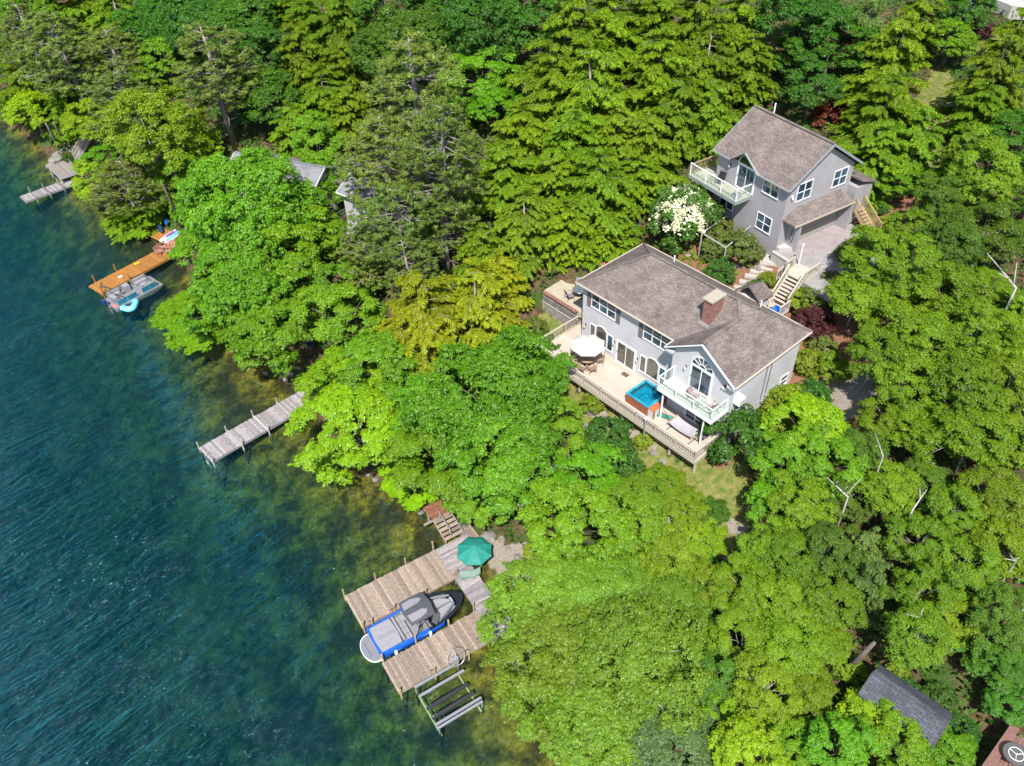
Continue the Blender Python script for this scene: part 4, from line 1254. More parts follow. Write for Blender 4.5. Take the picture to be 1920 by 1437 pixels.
groof = MB().shell([
    [(-8.1, -.4, GE), (-6.05, -.4, GE), (-4.45, yv, DA), (-2.85, -.4, GE), (.4, -.4, GE), (.4, 3.7, GR), (-8.1, 3.7, GR)],
    [(-8.1, 3.7, GR), (.4, 3.7, GR), (.4, 7.8, GE), (-8.1, 7.8, GE)],
    [(-6.05, -.4, GE), (-4.45, -.55, DA), (-4.45, yv, DA)],
    [(-4.45, -.55, DA), (-2.85, -.4, GE), (-4.45, yv, DA)]], .15).build('roof', ROOF, gar)
MB().bar((-8.1, 3.7, GR + .03), (.4, 3.7, GR + .03), .28, .035).build('ridge_cap', ROOF, groof)
for p, q in (((-6.1, -.5, GE - .06), (-4.45, -.6, DA - .06)), ((-2.8, -.5, GE - .06), (-4.45, -.6, DA - .06))):
    MB().bar(p, q, .04, .17, up=(0, -1, 0)).build('bargeboard', FASCIA, groof)
for x in (.43, -8.13):
    for y in (-.4, 7.8):
        MB().bar((x, y, GE - .07), (x, 3.7, GR - .07), .05, .18).build('bargeboard', FASCIA, groof)
for p, q in (((-8.1, -.45, GE - .06), (-6.1, -.45, GE - .06)), ((-2.8, -.45, GE - .06), (.4, -.45, GE - .06)), ((-8.1, 7.85, GE - .06), (.4, 7.85, GE - .06))):
    MB().bar(p, q, .1, .1).build('gutter', FASCIA, groof)
MB().vprism([(-5.75, GE - .2), (-3.15, GE - .2), (-4.45, DA - .25)], .001, .3).build('dormer_wall', SIDING2, gar)
MB().tube([(-6.6, 4.4, GR - .4), (-6.6, 4.4, GR + .55)], .06, 8).build('vent_pipe', WHITE, groof)
# balcony door with fanlight
gd = slider(gar, -5.4, -3.52, 14.36, 16.42, 0, GLASS, name='balcony_door')
MB().box(-5.3, -4.6, -.02, -.006, 14.5, 15.4).build('curtain', M('orange_curtain', (.55, .18, .06), .8), gd)
f = MB(); arch_frame(f, -4.46, 16.5, .94, .86, -.06, -.003, .08); f.box(-5.48, -3.44, -.058, -.003, 16.5, 16.56)
fan = f.build('fanlight', WHITE, gar)
MB().vprism([(-5.4, 16.56), (-3.52, 16.56)] + arc(-4.46, 16.5, .94, .86, 0.06, PI - .06, 14), -.014, -.004).build('pane', M('green_reflecting_glass', (.02, .05, .02), .05, spec=1), fan)
window(gar, 'x', -2.5, -.92, 15.2, 16.42, 0, -1, cols=2)
window(gar, 'x', -2.5, -1.0, 11.95, 13.3, 0, -1, cols=2)
window(gar, 'x', -6.8, -5.3, 12.05, 12.95, 0, -1, cols=2, rows=1)
window(gar, 'y', 1.08, 2.62, 15.05, 16.52, 0, 1, cols=2)
window(gar, 'y', 5.18, 6.68, 15.0, 16.4, 0, 1, cols=2)
wall_lamp(gar, -6.3, 15.9, 0)
fl = MB().box(.004, .09, .45, .62, 15.6, 15.75).build('floodlight', WHITE, gar)
MB().lathe([(.001, .06), (.07, .03), (.08, -.06), (.001, -.065)], 10, (.15, .54, 15.55)).build('lamp_head', WHITE, fl)
# garage door and its shingled canopy
gdo = MB().box(.004, .05, 1.9, 6.6, ZB + .0, ZB + 2.35).build('garage_door', M('grey_garage_door', (.30, .285, .27), .6, var=.05), gar)
for k in range(5):
    piece('door_panel', M('grey_garage_door', (.3, .285, .27)), gdo, (.058, 4.25, ZB + .24 + k * .46), (.02, 4.55, .40))
MB().box(.003, .08, 1.72, 1.9, ZB, ZB + 2.5).build('door_jamb', FASCIA, gar)
MB().box(.003, .08, 6.6, 6.78, ZB, ZB + 2.5).build('door_jamb', FASCIA, gar)
cpy = MB().shell([[(1.32, .05, 13.78), (1.32, 6.95, 13.78), (0, 6.4, 14.5), (0, 1.2, 14.5)], [(0, .05, 13.78), (1.32, .05, 13.78), (0, 1.2, 14.5)], [(1.32, 6.95, 13.78), (0, 6.95, 13.78), (0, 6.4, 14.5)]], .10).build('door_canopy', ROOF, gar)
MB().bar((1.33, .05, 13.7), (1.33, 6.95, 13.7), .04, .14).build('fascia_board', GUTTER, cpy)
MB().box(0.004, 1.2, .9, 1.05, ZB, 13.62).build('canopy_wall', SIDING2, gar)
MB().box(0.004, 1.2, 6.85, 6.98, ZB, 13.62).build('canopy_wall', SIDING2, gar)
hs = MB(); hs.tube([(.5, .86, 12.9), (.5, .8, 11.9), (.7, .8, 11.75), (.8, .85, 12.6)], .025, 6); hs.build('hose', BLACK, gar)
MB().prism([(.02, -.02), (.02, .88), (.9, .88), (.35, -.02)], 10.2, 11.3).build('corner_pier', STUCCO, gar)
# rear shed roof piece
MB().shell([[(1.0, 7.6, 15.3), (1.0, 9.6, 14.7), (-1.6, 9.6, 14.7), (-1.6, 7.6, 15.3)]], .12).build('rear_roof', ROOF, gar)
MB().box(-1.4, .8, 7.43, 9.4, 11.2, 14.6).build('rear_wall', SIDING2, gar)
# balcony
gz = 14.25
gb = MB().box(-9.2, -3.6, -1.7, -.01, gz - .18, gz).build('balcony', M('mossy_deck', (.36, .34, .26), .85, var=.3, scale=2), gar)
MB().box(-9.2, -7.79, -.008, 1.1, gz - .18, gz).build('balcony_wing', M('mossy_deck', (.36, .34, .26)), gb)
MB().box(-9.25, -3.55, -1.75, -1.702, gz - .3, gz + .02).build('rim_board', FASCIA, gb)
MB().box(-3.598, -3.55, -1.7, -.01, gz - .3, gz + .02).build('rim_board', FASCIA, gb)
xs = [-9.15, -7.3, -5.45, -3.65]
for x in xs:
    pbox('rail_post', WHITE, gb, x - .035, x + .035, -1.69, -1.62, gz, gz + 1.05)
for a, b in zip(xs, xs[1:]):
    MB().box(a + .05, b - .05, -1.66, -1.648, gz + .08, gz + .98).build('glass_panel', CLEAR, gb)
pbox('handrail', WHITE, gb, -9.2, -3.6, -1.70, -1.61, gz + 1.05, gz + 1.10)
pbox('handrail', WHITE, gb, -3.69, -3.61, -1.608, -.02, gz + 1.05, gz + 1.10)
MB().box(-3.656, -3.644, -1.6, -.05, gz + .08, gz + .98).build('glass_panel', CLEAR, gb)
railing(gb, (-9.15, -1.55), (-9.15, 1.05), gz, gz, TEAK, posts=2.6)
railing(gb, (-9.1, 1.05), (-7.85, 1.05), gz, gz, TEAK, posts=2.6)
for x, y in ((-9.1, -1.6), (-9.1, 1.0)):
    p = fp(GAR, x, y)
    pbox('balcony_post', TEAK, gb, x - .06, x + .06, y - .06, y + .06, g1(p[0], p[1]) - .2, gz - .18)
def gpt(u, w, z): return fp(GAR, u, w, z)
sling_chair('dark wire chair on the garage balcony left of the arched door', gpt(-6.5, -.75, gz), GAR[3] + .3, DARKM)
bistro('small dark wire table on the garage balcony', gpt(-7.1, -.9, gz))
tub2 = thing('grill_cover', 'grey covered round firepit on the garage balcony corner', 'firepit', gpt(-4.15, -1.1, gz))
MB().lathe([(.32, 0), (.38, .12), (.36, .3), (.22, .38), (.001, .4)], 16).build('cover', GREYC, tub2, smooth=True)
MB().lathe([(.40, .12), (.42, .15), (.40, .18)], 16).build('rim', ALU, tub2)
# stairs right of the garage
gs_ = thing('garden_stairs', 'tan timber stairs beside the garage door', 'stairs', gpt(1.0, 7.7, 0), GAR[3])
for k in range(8):
    piece('tread', TANWOOD, gs_, (.1 + k * .26, .5, 12.45 - k * .19), (.27, 1.0, .05))
for y in (0, 1.0):
    MB().bar((-.1, y, 12.5), (2.1, y, 10.95), .06, .24).build('stringer', TANWOOD, gs_)
    MB().bar((-.1, y, 13.5), (2.1, y, 11.95), .07, .05).build('handrail', TANWOOD, gs_)
    for k in range(15):
        piece('baluster', TANWOOD, gs_, (0 + k * .148, y, 12.95 - k * .148 * .705), (.035, .035, 1.0))
    for x, z in ((-.1, 12.5), (2.1, 10.95)):
        piece('rail_post', TANWOOD, gs_, (x, y, z + .5), (.09, .09, 1.2))
# driveway and kerb
drv = MB().prism([fp(GAR, *q)[:2] for q in ((.08, -.3), (.0, 7.6), (2.6, 9.4), (9.5, 9.0), (10.5, 1.5), (7.5, -1.5), (4.4, -1.6), (3.0, -.3))], 10.6, 11.0).build('driveway', M('asphalt_grey', (.24, .23, .235), .95, var=.2, scale=1.4, col2=(.30, .28, .28), bmp=.2))
tag(drv, 'grey paved driveway in front of the garage', kind='structure')
stp = MB(); stp.prism([fp(GAR, *q)[:2] for q in ((.085, -.25), (.085, 7.0), (2.9, 7.0), (2.2, -.25))], 11.002, 11.006)
tag(stp.build('driveway_apron', M('apron_concrete', (.29, .25, .25), .95, var=.2, scale=1.6)), 'brownish concrete apron at the garage door', kind='structure')
rw = thing('retaining_wall', 'pale concrete retaining wall with light coping under the driveway edge', 'wall', (0, 0, 0))
q = [fp(GAR, *a)[:2] for a in ((.06, -.42), (2.95, -.42))]
MB().bar((*q[0], 10.1), (*q[1], 10.1), .2, 1.8).build('wall_face', STUCCO, rw)
MB().bar((*q[0], 11.03), (*q[1], 11.03), .3, .07).build('coping', CONC, rw)
q = [at(1430, 474, 9.95), at(1478, 503, 9.95)]
MB().bar((q[0][0], q[0][1], 9.35), (q[1][0], q[1][1], 9.35), .14, 1.1).build('wall_face', STUCCO, rw)
MB().bar(q[0], q[1], .2, .07).build('coping', WHITE, rw)
# ------------------------------------------------------------------ rear stairs between driveway and house
rs = thing('rear_stairs', 'beige timber stairs with railings climbing from the house back door to the driveway', 'stairs', HL, HOUSE[3])
ZL, ZU = 9.25, 11.0
pbox('landing', DECKM, rs, 9.9, 11.75, 12.42, 14.3, ZU - .1, ZU + .02)
pbox('landing', DECKM, rs, 9.3, 11.9, 9.35, 10.75, ZL - .1, ZL + .02)
nst = 8
for k in range(1, nst):
    piece('tread', DECKM, rs, (10.9, 12.42 - (1.67) * k / nst + .02, ZU - (ZU - ZL) * k / nst), (1.25, .235, .045))
for x in (10.24, 11.56):
    MB().bar((x, 12.45, ZU - .12), (x, 10.75, ZL - .1), .06, .26).build('stringer', BEIGE, rs)
railing(rs, (10.2, 12.4), (10.2, 10.75), ZU, ZL, BEIGE, posts=2)
railing(rs, (11.6, 12.4), (11.6, 10.75), ZU, ZL, BEIGE, posts=2)
railing(rs, (11.72, 12.45), (11.72, 14.3), ZU, ZU, BEIGE, posts=2)
railing(rs, (9.93, 12.45), (9.93, 13.6), ZU, ZU, BEIGE, posts=2)
railing(rs, (9.4, 12.3), (9.93, 13.5), 10.0, ZU, BEIGE, posts=2)
railing(rs, (11.86, 10.7), (11.86, 9.4), ZL, ZL, BEIGE, posts=2)
railing(rs, (10.15, 10.78), (9.0, 9.2), ZL, ZL, BEIGE, posts=3)
for x, y in ((10.0, 14.2), (11.65, 12.5), (11.65, 14.2), (11.8, 9.5), (9.4, 10.6), (11.6, 10.8)):
    p = fp(HOUSE, x, y); zz_ = ZU if y > 12 else ZL
    pbox('post', BEIGE, rs, x - .06, x + .06, y - .06, y + .06, g1(p[0], p[1]) - .3, zz_ - .1)
lp2 = thing('lamp_post', 'white lamp post at the top of the rear stairs', 'lamp', fp(HOUSE, 10.05, 14.1, 11.02), HOUSE[3])
MB().tube([(0, 0, 0), (0, 0, 1.7)], .05, 8).build('pole', WHITE, lp2)
MB().lathe([(.001, 0), (.09, .03), (.1, .2), (.001, .28)], 10, (0, 0, 1.7)).build('lamp_head', WHITE, lp2)
tarp = thing('paddling_pool', 'bright blue plastic tub on the lower landing of the rear stairs', 'tub', fp(HOUSE, 11.45, 9.75, ZL + .02), HOUSE[3])
BLT = M('blue_plastic', (.01, .16, .55), .35)
MB().box(-.35, .35, -.3, .3, 0, .05).build('tub_floor', BLT, tarp)
for q in ((-.4, -.35, -.35, .35), (.35, .4, -.35, .35), (-.35, .35, -.35, -.3), (-.35, .35, .3, .35)):
    MB().box(*q, 0, .4).build('tub_side', BLT, tarp)
slat_chair('small beige slatted chair on the lower landing of the rear stairs', fp(HOUSE, 10.75, 9.75, ZL + .02), HOUSE[3] + 1, BEIGE, low=.36)
# paver steps
ps = thing('paver_steps', 'broad concrete paver steps climbing to the left of the rear stairs', 'steps', HL, HOUSE[3])
def hl(P): return float((P - HOUSE[0]) @ HOUSE[1]), float((P - HOUSE[0]) @ HOUSE[2])
ps0, ps1 = at(1393, 541, 9.0), at(1450, 492, 9.9)
for k in range(7):
    c = ps0 + (ps1 - ps0) * k / 6
    uu, ww = hl(c)
    piece('paver', CONC, ps, (uu, ww, max(c[2], g1(c[0], c[1]) + .06) - .1), (1.45 if k < 6 else 1.7, .44 if k < 6 else 1.3, .22), (0, 0, .5))
def low_wall(label, pts, h, w, mat, name='garden_wall', cat='wall', n=7):
    t = thing(name, label, cat, (0, 0, 0))
    for (p, q) in zip(pts, pts[1:]):
        p, q = np.array(p), np.array(q); L = np.linalg.norm(q - p); k = max(1, int(L / .55))
        a = math.atan2(q[1] - p[1], q[0] - p[0])
        for i in range(k):
            c = p + (q - p) * (i + .5) / k
            piece('stone', mat, t, (c[0], c[1], c[2] + h / 2 - .15), (L / k - .02, w * random.uniform(.9, 1.1), h + .3 + random.uniform(-.04, .04)), (0, 0, a))
    return t
random.seed(4)
low_wall('pale stone retaining wall above the paver steps', [at(1408, 492, 9.9), at(1432, 480, 10.1)], .5, .25, CONC)
low_wall('low stone edging below the pergola garden', [at(1362, 505, 9.2), at(1398, 505, 9.4), at(1406, 498, 9.6)], .3, .25, STONE)
# pergola
pg = thing('pergola', 'thin weathered timber pergola frame over the garden shrubs', 'pergola', (0, 0, 0))
PT = [at(1361, 466, 11.55), at(1316, 438, 11.55), at(1304, 431, 11.5), at(1362, 407, 11.6), at(1416, 418, 11.6)]
for p in (PT[0], PT[1]):
    MB().bar((p[0], p[1], g1(p[0], p[1]) - .3), (p[0], p[1], p[2]), .1, .1).build('post', POSTG, pg)
for p, q in ((PT[0], PT[1]), (PT[1], PT[2]), (PT[1], PT[3]), (PT[0], PT[4])):
    MB().bar(p + [0, 0, .05], q + [0, 0, .05], .08, .11).build('beam', POSTG, pg)
# ------------------------------------------------------------------ patio left of the house
pat = MB().prism([fp(HOUSE, *q)[:2] for q in ((-5.6, 1.0), (-1.4, 1.0), (-.1, 1.6), (-.1, 6.8), (-3, 8), (-5.8, 6))], 6.3, 6.85)
tag(pat.build('patio', M('tan_pavers', (.40, .34, .25), .9, var=.2, scale=3, bmp=.3)), 'tan paved patio left of the big house', kind='structure')
pw = thing('patio_wall', 'block retaining wall with red brick coping at the edge of the patio', 'wall', HL, HOUSE[3])
for r in range(3):
    for k in range(9):
        piece('block', STONE, pw, (-5.2 + .43 * k + .2 * (r % 2), .82, 5.55 + r * .42), (.41, .3, .40))
for k in range(26):
    piece('brick', BRICK, pw, (-5.4 + .155 * k, .82, 6.87), (.14, .34, .09))
lt = thing('lattice_fence', 'weathered lattice fence panel below the patio wall', 'fence', HL, HOUSE[3])
for x in (-5.1, -3.4, -1.75):
    piece('post', POSTG, lt, (x, .45, 5.6), (.09, .09, 1.5))
for z in (5.05, 6.2):
    piece('rail', POSTG, lt, (-3.42, .45, z), (3.35, .06, .07))
for k in range(22):
    piece('slat', POSTG, lt, (-5.0 + .155 * k, .445, 5.62), (.03, .02, 1.25), (0, .6, 0))
    piece('slat', POSTG, lt, (-5.0 + .155 * k, .465, 5.62), (.03, .02, 1.25), (0, -.6, 0))
pt = thing('patio_table', 'round grey topped patio table left of the big house', 'table', fp(HOUSE, -2.9, 2.6, 6.85), 0)
MB().lathe([(.06, .7), (.6, .7), (.62, .72), (.6, .74), (.001, .74)], 24).build('table_top', M('grey_glass', (.12, .14, .16), .15), pt)
for k in range(4):
    a = k * PI / 2 + .3
    MB().tube([(.45 * math.cos(a), .45 * math.sin(a), 0), (.3 * math.cos(a), .3 * math.sin(a), .7)], .02, 6).build('leg', DARKM, pt)
for k, (a, s) in enumerate(((.4, 'on the house side'), (2.4, 'under the roof corner'), (4.4, 'on the wall side'))):
    sling_chair('dark patio chair at the round grey table, ' + s, fp(HOUSE, -2.9 + .95 * math.cos(a), 2.6 + .95 * math.sin(a), 6.85), HOUSE[3] + a - PI / 2, GREYC)
TREES = [
 # --- far left shore, top left
 ('maple', 22, 28, 62, 'dark green maple in the top left corner of the wood'),
 ('oak', 12, 112, 44, 'dark oak at the left edge above the open water'),
 ('hemlock', 48, 152, 50, 'yellow-green hemlock leaning over the lake at the left edge'),
 ('lime', 62, 208, 44, 'lime green maple hanging over the olive shallows left of the far platform'),
 ('pine', 125, 95, 74, 'tall red pine with bare trunk running down towards the far stairs'),
 ('pine', 62, 70, 52, 'olive pine next to the top left corner'),
 ('hemlock', 100, 14, 56, 'yellow-green hemlock on the top edge nearest the top left corner'),
 ('hemlock', 215, 34, 60, 'yellow hemlock behind the two olive pines at top left'),
 ('hemlock', 160, 18, 48, 'narrow hemlock on the top edge between pine and yellow hemlock'),
 ('pine', 215, 108, 60, 'olive pine with bare pale twigs right of the tall red pine'),
 ('lime', 168, 232, 36, 'bright lime tree standing over the grey stairs at the far platform'),
 ('hemlock', 120, 190, 40, 'shaded hemlock behind the bare twin trunks by the far platform'),
 ('pine', 222, 190, 58, 'dark olive pine right of the far stairs'),
 ('oak', 300, 56, 68, 'deep green oak in the row along the upper left wood'),
 ('maple', 302, 114, 44, 'bright green maple tucked between pines in the upper left wood'),
 ('oak', 372, 34, 62, 'deep green oak above the leaning pine'),
 ('oak', 452, 40, 68, 'large deep green oak up left of the yellow hemlock column'),
 ('oak', 330, 2, 54, 'oak crown cut by the top edge above the deep green row'),
 ('oak', 505, 6, 56, 'oak crown cut by the top edge next to the yellow hemlocks'),
 ('hemlock', 280, 178, 50, 'olive hemlock above the thin yellow-green maple'),
 ('pine', 400, 122, 80, 'spreading pine with bare crooked limbs above the grey roof'),
 ('oak', 482, 112, 56, 'oak right of the spreading crooked pine'),
 ('oak', 508, 190, 54, 'shaded oak between crooked pine and yellow hemlock column'),
 ('birch', 282, 268, 78, 'thin yellow-green birch with pale forked branches on the left shore'),
 ('pine', 232, 345, 62, 'dark needled pine at the water between far dock and orange dock'),
 ('lime', 192, 345, 38, 'bright yellow-green bush tree on the bank beside the far dock'),
 ('maple', 185, 302, 30, 'small green tree beside the far platform steps'),
 ('hemlock', 246, 396, 44, 'drooping hemlock over the water left of the orange dock'),
 ('lime', 362, 272, 46, 'yellow-green maple below the crooked pine'),
 ('maple', 372, 332, 38, 'shaded maple between leaning grey trunk and grey roof'),
 ('hemlock', 300, 345, 40, 'olive hemlock behind the leaning grey trunk'),
 ('hemlock', 592, 48, 58, 'top of the yellow hemlock column at upper centre left'),
 ('hemlock', 566, 118, 54, 'yellow hemlock in the middle of the column above the grey roof'),
 ('hemlock', 605, 178, 54, 'lower yellow hemlock of the column, nearest the big bare pine'),
 ('hemlock', 548, 12, 50, 'yellow hemlock cut by the top edge at the column'),
 ('maple', 592, 268, 44, 'bright green maple between the two grey roofs'),
 ('hemlock', 545, 235, 40, 'small hemlock just above the long grey roof'),
 # --- upper centre
 ('hemlock', 640, 22, 56, 'golden hemlock on the top edge left of the round dark oak'),
 ('hemlock', 640, 128, 50, 'golden hemlock beside the dark round oak'),
 ('hemlock', 652, 212, 42, 'golden hemlock left of the bare pine top'),
 ('oak', 772, 92, 78, 'round dark oak behind the bare pine top'),
 ('oak', 720, 20, 58, 'dark oak cut by the top edge above the round one'),
 ('oak', 905, 48, 76, 'wide mid green oak at the top centre'),
 ('oak', 832, 15, 54, 'oak crown on the top edge left of the wide one'),
 ('oak', 1000, 40, 58, 'mid green oak left of the tall hemlock stand'),
 ('maple', 900, 146, 58, 'rounded green maple right of the bare pine'),
 ('maple', 922, 200, 44, 'lower green maple touching the tall hemlock stand'),
 ('pine', 785, 175, 92, 'topmost crown of the great pine with bare grey limbs'),
 ('pine', 716, 300, 80, 'left pine of the great bare limbed group, above the grey roof'),
 ('pine', 815, 300, 82, 'right pine of the great bare limbed group'),
 ('pine', 745, 418, 76, 'lower pine of the great group in front of the neighbour deck'),
 ('pine', 835, 420, 62, 'shaded lower pine next to the hemlocks'),
 ('pine', 690, 470, 56, 'small pine over the neighbour terrace left of the great group'),
 ('maple', 642, 535, 48, 'bright maple below the neighbour terrace'),
 ('maple', 605, 440, 40, 'maple between the great mass and the neighbour terrace'),
 ('maple', 590, 330, 40, 'olive maple in front of the gap between the two grey roofs'),
 ('pine', 770, 505, 52, 'lowest pine of the great group beside the golden trees'),
 ('hemlock', 886, 205, 24, 'small pointed yellow hemlock beside the great pine'),
 ('hemlock', 1060, 80, 82, 'tall hemlock with visible leader at the left of the stand'),
 ('hemlock', 1150, 45, 70, 'hemlock at the top edge of the stand, second from the left'),
 ('hemlock', 1030, 165, 72, 'broad hemlock in the stand below the tall leader'),
 ('hemlock', 1118, 172, 80, 'big hemlock in the heart of the stand'),
 ('hemlock', 990, 248, 68, 'hemlock on the left flank of the stand'),
 ('hemlock', 1075, 265, 72, 'yellow-green hemlock in the middle row of the stand'),
 ('hemlock', 1160, 262, 68, 'hemlock in the middle row nearest the garage'),
 ('hemlock', 948, 318, 60, 'hemlock between the great pine and the stand'),
 ('hemlock', 1040, 348, 68, 'hemlock in the lower row of the stand'),
 ('hemlock', 1122, 352, 66, 'hemlock in the lower row behind the brick edged patio'),
 ('hemlock', 1190, 330, 56, 'hemlock left of the white flowering dogwood'),
 ('hemlock', 985, 410, 62, 'hemlock in the front row above the golden trees'),
 ('hemlock', 1072, 420, 58, 'front hemlock with dark trunk showing at the patio'),
 ('hemlock', 1140, 430, 44, 'front hemlock at the rear corner of the grey house roof'),
 ('hemlock', 905, 470, 52, 'hemlock filling the gap between great pine and golden trees'),
 ('hemlock', 1235, 40, 72, 'hemlock on the top edge above the garage, leftmost of three'),
 ('hemlock', 1312, 45, 60, 'hemlock on the top edge above the garage, middle of three'),
 ('hemlock', 1388, 38, 54, 'hemlock on the top edge above the garage, beside the dark oaks'),
 ('hemlock', 1228, 140, 72, 'full hemlock behind and left of the garage roof'),
 ('hemlock', 1322, 125, 64, 'full hemlock directly behind the garage roof'),
 ('hemlock', 1404, 118, 50, 'hemlock at the garage ridge beside the dark oaks'),
 ('hemlock', 1262, 205, 60, 'hemlock standing over the garage balcony'),
 ('hemlock', 1340, 212, 46, 'hemlock whose branches hang over the garage roof corner'),
 ('hemlock', 1218, 262, 52, 'hemlock left of the garage balcony'),
 # --- upper right
 ('oak', 1505, 30, 68, 'dark green oak at the top edge behind the garage'),
 ('oak', 1558, 88, 68, 'big dark oak right behind the garage ridge'),
 ('oak', 1496, 112, 44, 'left lobe dark oak touching the garage hemlocks'),
 ('oak', 1522, 165, 42, 'lowest dark oak above the red leaved maple'),
 ('whitepine', 1625, 45, 56, 'soft needled white pine at the top right of the dark oaks'),
 ('hemlock', 1676, 120, 70, 'feathery hemlock in the clearing row right of the garage'),
 ('hemlock', 1648, 205, 68, 'wide yellow-green hemlock right of the garage gable'),
 ('hemlock', 1640, 285, 56, 'hemlock touching the garage gable corner'),
 ('hemlock', 1716, 262, 48, 'hemlock at the lower end of the grass clearing'),
 ('maple', 1690, 345, 30, 'small shaded maple under the gable hemlocks'),
 ('maple', 1782, 78, 44, 'compact round green maple in the grass clearing'),
 ('hemlock', 1722, 28, 50, 'hemlock on the top edge above the clearing'),
 ('oak', 1800, 20, 40, 'oak on the top edge next to the gravel road'),
 ('hemlock', 1872, 128, 58, 'yellow hemlock at the right edge below the gravel road'),
 ('hemlock', 1850, 205, 54, 'yellow hemlock at the right edge, second below the road'),
 ('hemlock', 1905, 60, 34, 'small hemlock at the edge of the gravel road'),
 ('oak', 1895, 265, 58, 'dark oak at the right edge above the white limbs'),
 ('hemlock', 1805, 300, 46, 'hemlock left of the dark right edge oak'),
 ('birch', 1850, 335, 60, 'birch at upper right with a pale upright trunk'),
 ('birchdark', 1912, 370, 44, 'dark birch on the right edge under the oak'),
 ('birchdark', 1775, 385, 46, 'dark birch right of the mulch beds'),
 # --- right slope
 ('birch', 1640, 495, 66, 'birch crown spilling over the driveway edge'),
 ('birch', 1606, 555, 58, 'birch beside the purple shrub and rear stairs'),
 ('birch', 1705, 505, 56, 'birch behind the driveway one'),
 ('birchdark', 1850, 440, 70, 'dark spreading birch with forked white limbs at right'),
 ('birchdark', 1782, 462, 50, 'dark birch left of the forked white limbs'),
 ('birch', 1718, 432, 40, 'small birch above the shaded drive'),
 ('hemlock', 1898, 590, 46, 'yellow hemlock on the right edge below the forked limbs'),
 ('hemlock', 1885, 655, 40, 'olive hemlock on the right edge, lower of the pair'),
 ('birch', 1692, 582, 62, 'yellow-green birch in the upper right thicket'),
 ('birch', 1778, 560, 62, 'birch under the dark forked one'),
 ('birch', 1838, 545, 50, 'birch between forked limbs and yellow hemlock'),
 ('birch', 1640, 660, 52, 'birch above the shaded side path'),
 ('birch', 1742, 652, 66, 'wide birch in the middle of the right thicket'),
 ('birch', 1826, 640, 60, 'birch left of the olive right edge hemlock'),
 ('birch', 1700, 722, 54, 'birch with pale leaves above the blue-green pine tuft'),
 ('whitepine', 1752, 712, 28, 'blue-green pine tuft showing among the birches'),
 ('birch', 1800, 735, 66, 'birch right of the blue-green pine tuft'),
 ('birch', 1885, 735, 60, 'yellow-green birch on the right edge at mid height'),
 ('birch', 1662, 790, 50, 'birch over the single upright white limb'),
 ('birch', 1735, 815, 60, 'birch right of the upright white limb'),
 ('birch', 1822, 825, 66, 'big birch in the lower right thicket'),
 ('birch', 1900, 830, 52, 'birch on the right edge in the lower thicket'),
 ('lime', 1532, 806, 62, 'bright lime maple on the slope right of the big house'),
 ('maple', 1470, 868, 52, 'green maple on the slope below the dark rhododendron'),
 ('maple', 1550, 868, 58, 'green maple in front of the crooked white fork'),
 ('birchdark', 1605, 845, 48, 'shaded birch left of the upright white limb'),
 ('maple', 1458, 940, 46, 'green maple at the shaded edge of the lawn'),
 ('birch', 1508, 955, 58, 'birch below the crooked white fork'),
 ('birchdark', 1590, 930, 50, 'dark birch behind the crooked white fork'),
 ('birch', 1668, 925, 56, 'birch above the soft white pine'),
 ('birchdark', 1740, 915, 46, 'dark birch with a slanting blue-grey trunk'),
 ('birch', 1795, 960, 52, 'fine leaved birch right of the slanting trunk'),
 ('birch', 1868, 940, 60, 'fine leaved birch at the right edge above the white spur'),
 ('whitepine', 1622, 1030, 52, 'soft white pine with layered tufts, upper of two'),
 ('whitepine', 1632, 1105, 50, 'soft white pine with layered tufts, lower of two'),
 ('birch', 1722, 1015, 54, 'birch right of the layered white pine'),
 ('birch', 1800, 1060, 60, 'birch beside the white branch spurs at right'),
 ('birch', 1888, 1040, 60, 'birch on the right edge below the white spur'),
 ('birch', 1722, 1110, 50, 'birch over the two short white limbs'),
 ('birch', 1788, 1150, 54, 'birch above the dark hollow at lower right'),
 ('birch', 1725, 1195, 58, 'yellow-green birch over the dark shed roof'),
 ('birchdark', 1868, 1150, 54, 'dark birch over the hollow at the right edge'),
 ('oak', 1862, 1232, 52, 'shaded oak in the hollow beside the brown deck'),
 ('oak', 1906, 1320, 40, 'oak with sunlit leaves over the brown deck'),
 # --- lower right of centre
 ('birch', 1432, 1035, 44, 'birch over the stone path'),
 ('birch', 1478, 1040, 58, 'birch right of the stone path with white twigs'),
 ('birchdark', 1550, 1040, 50, 'dark birch left of the layered white pine'),
 ('birch', 1395, 1110, 62, 'birch between cherry tree and path'),
 ('birch', 1470, 1128, 64, 'birch at the centre of the lower right mass'),
 ('birch', 1548, 1130, 52, 'birch left of the lower white pine'),
 ('birch', 1400, 1205, 60, 'birch touching the cherry tree'),
 ('birch', 1482, 1215, 66, 'broad birch left of the leaning bare trunk'),
 ('birch', 1548, 1215, 44, 'birch beside the leaning bare trunk'),
 ('birch', 1432, 1295, 60, 'birch above the lime trees on the bottom edge'),
 ('birch', 1515, 1300, 50, 'birch left of the shed maple'),
 ('lime', 1395, 1398, 56, 'lime green tree on the bottom edge left of the shed'),
 ('lime', 1352, 1345, 36, 'small lime tree beside the grey-green oak'),
 ('maple', 1480, 1400, 48, 'shaded maple on the bottom edge'),
 ('lime', 1634, 1338, 52, 'yellow-topped maple in front of the dark shed roof'),
 ('maple', 1575, 1405, 54, 'green maple on the bottom edge below the shed'),
 ('maple', 1678, 1392, 60, 'green maple on the bottom edge right below the shed roof'),
 ('maple', 1762, 1412, 46, 'green maple between shed and brown deck'),
 # --- lower centre
 ('maple', 1100, 915, 64, 'light green maple below the deck, upper part of the slope'),
 ('maple', 1075, 990, 76, 'light green maple behind the green parasol'),
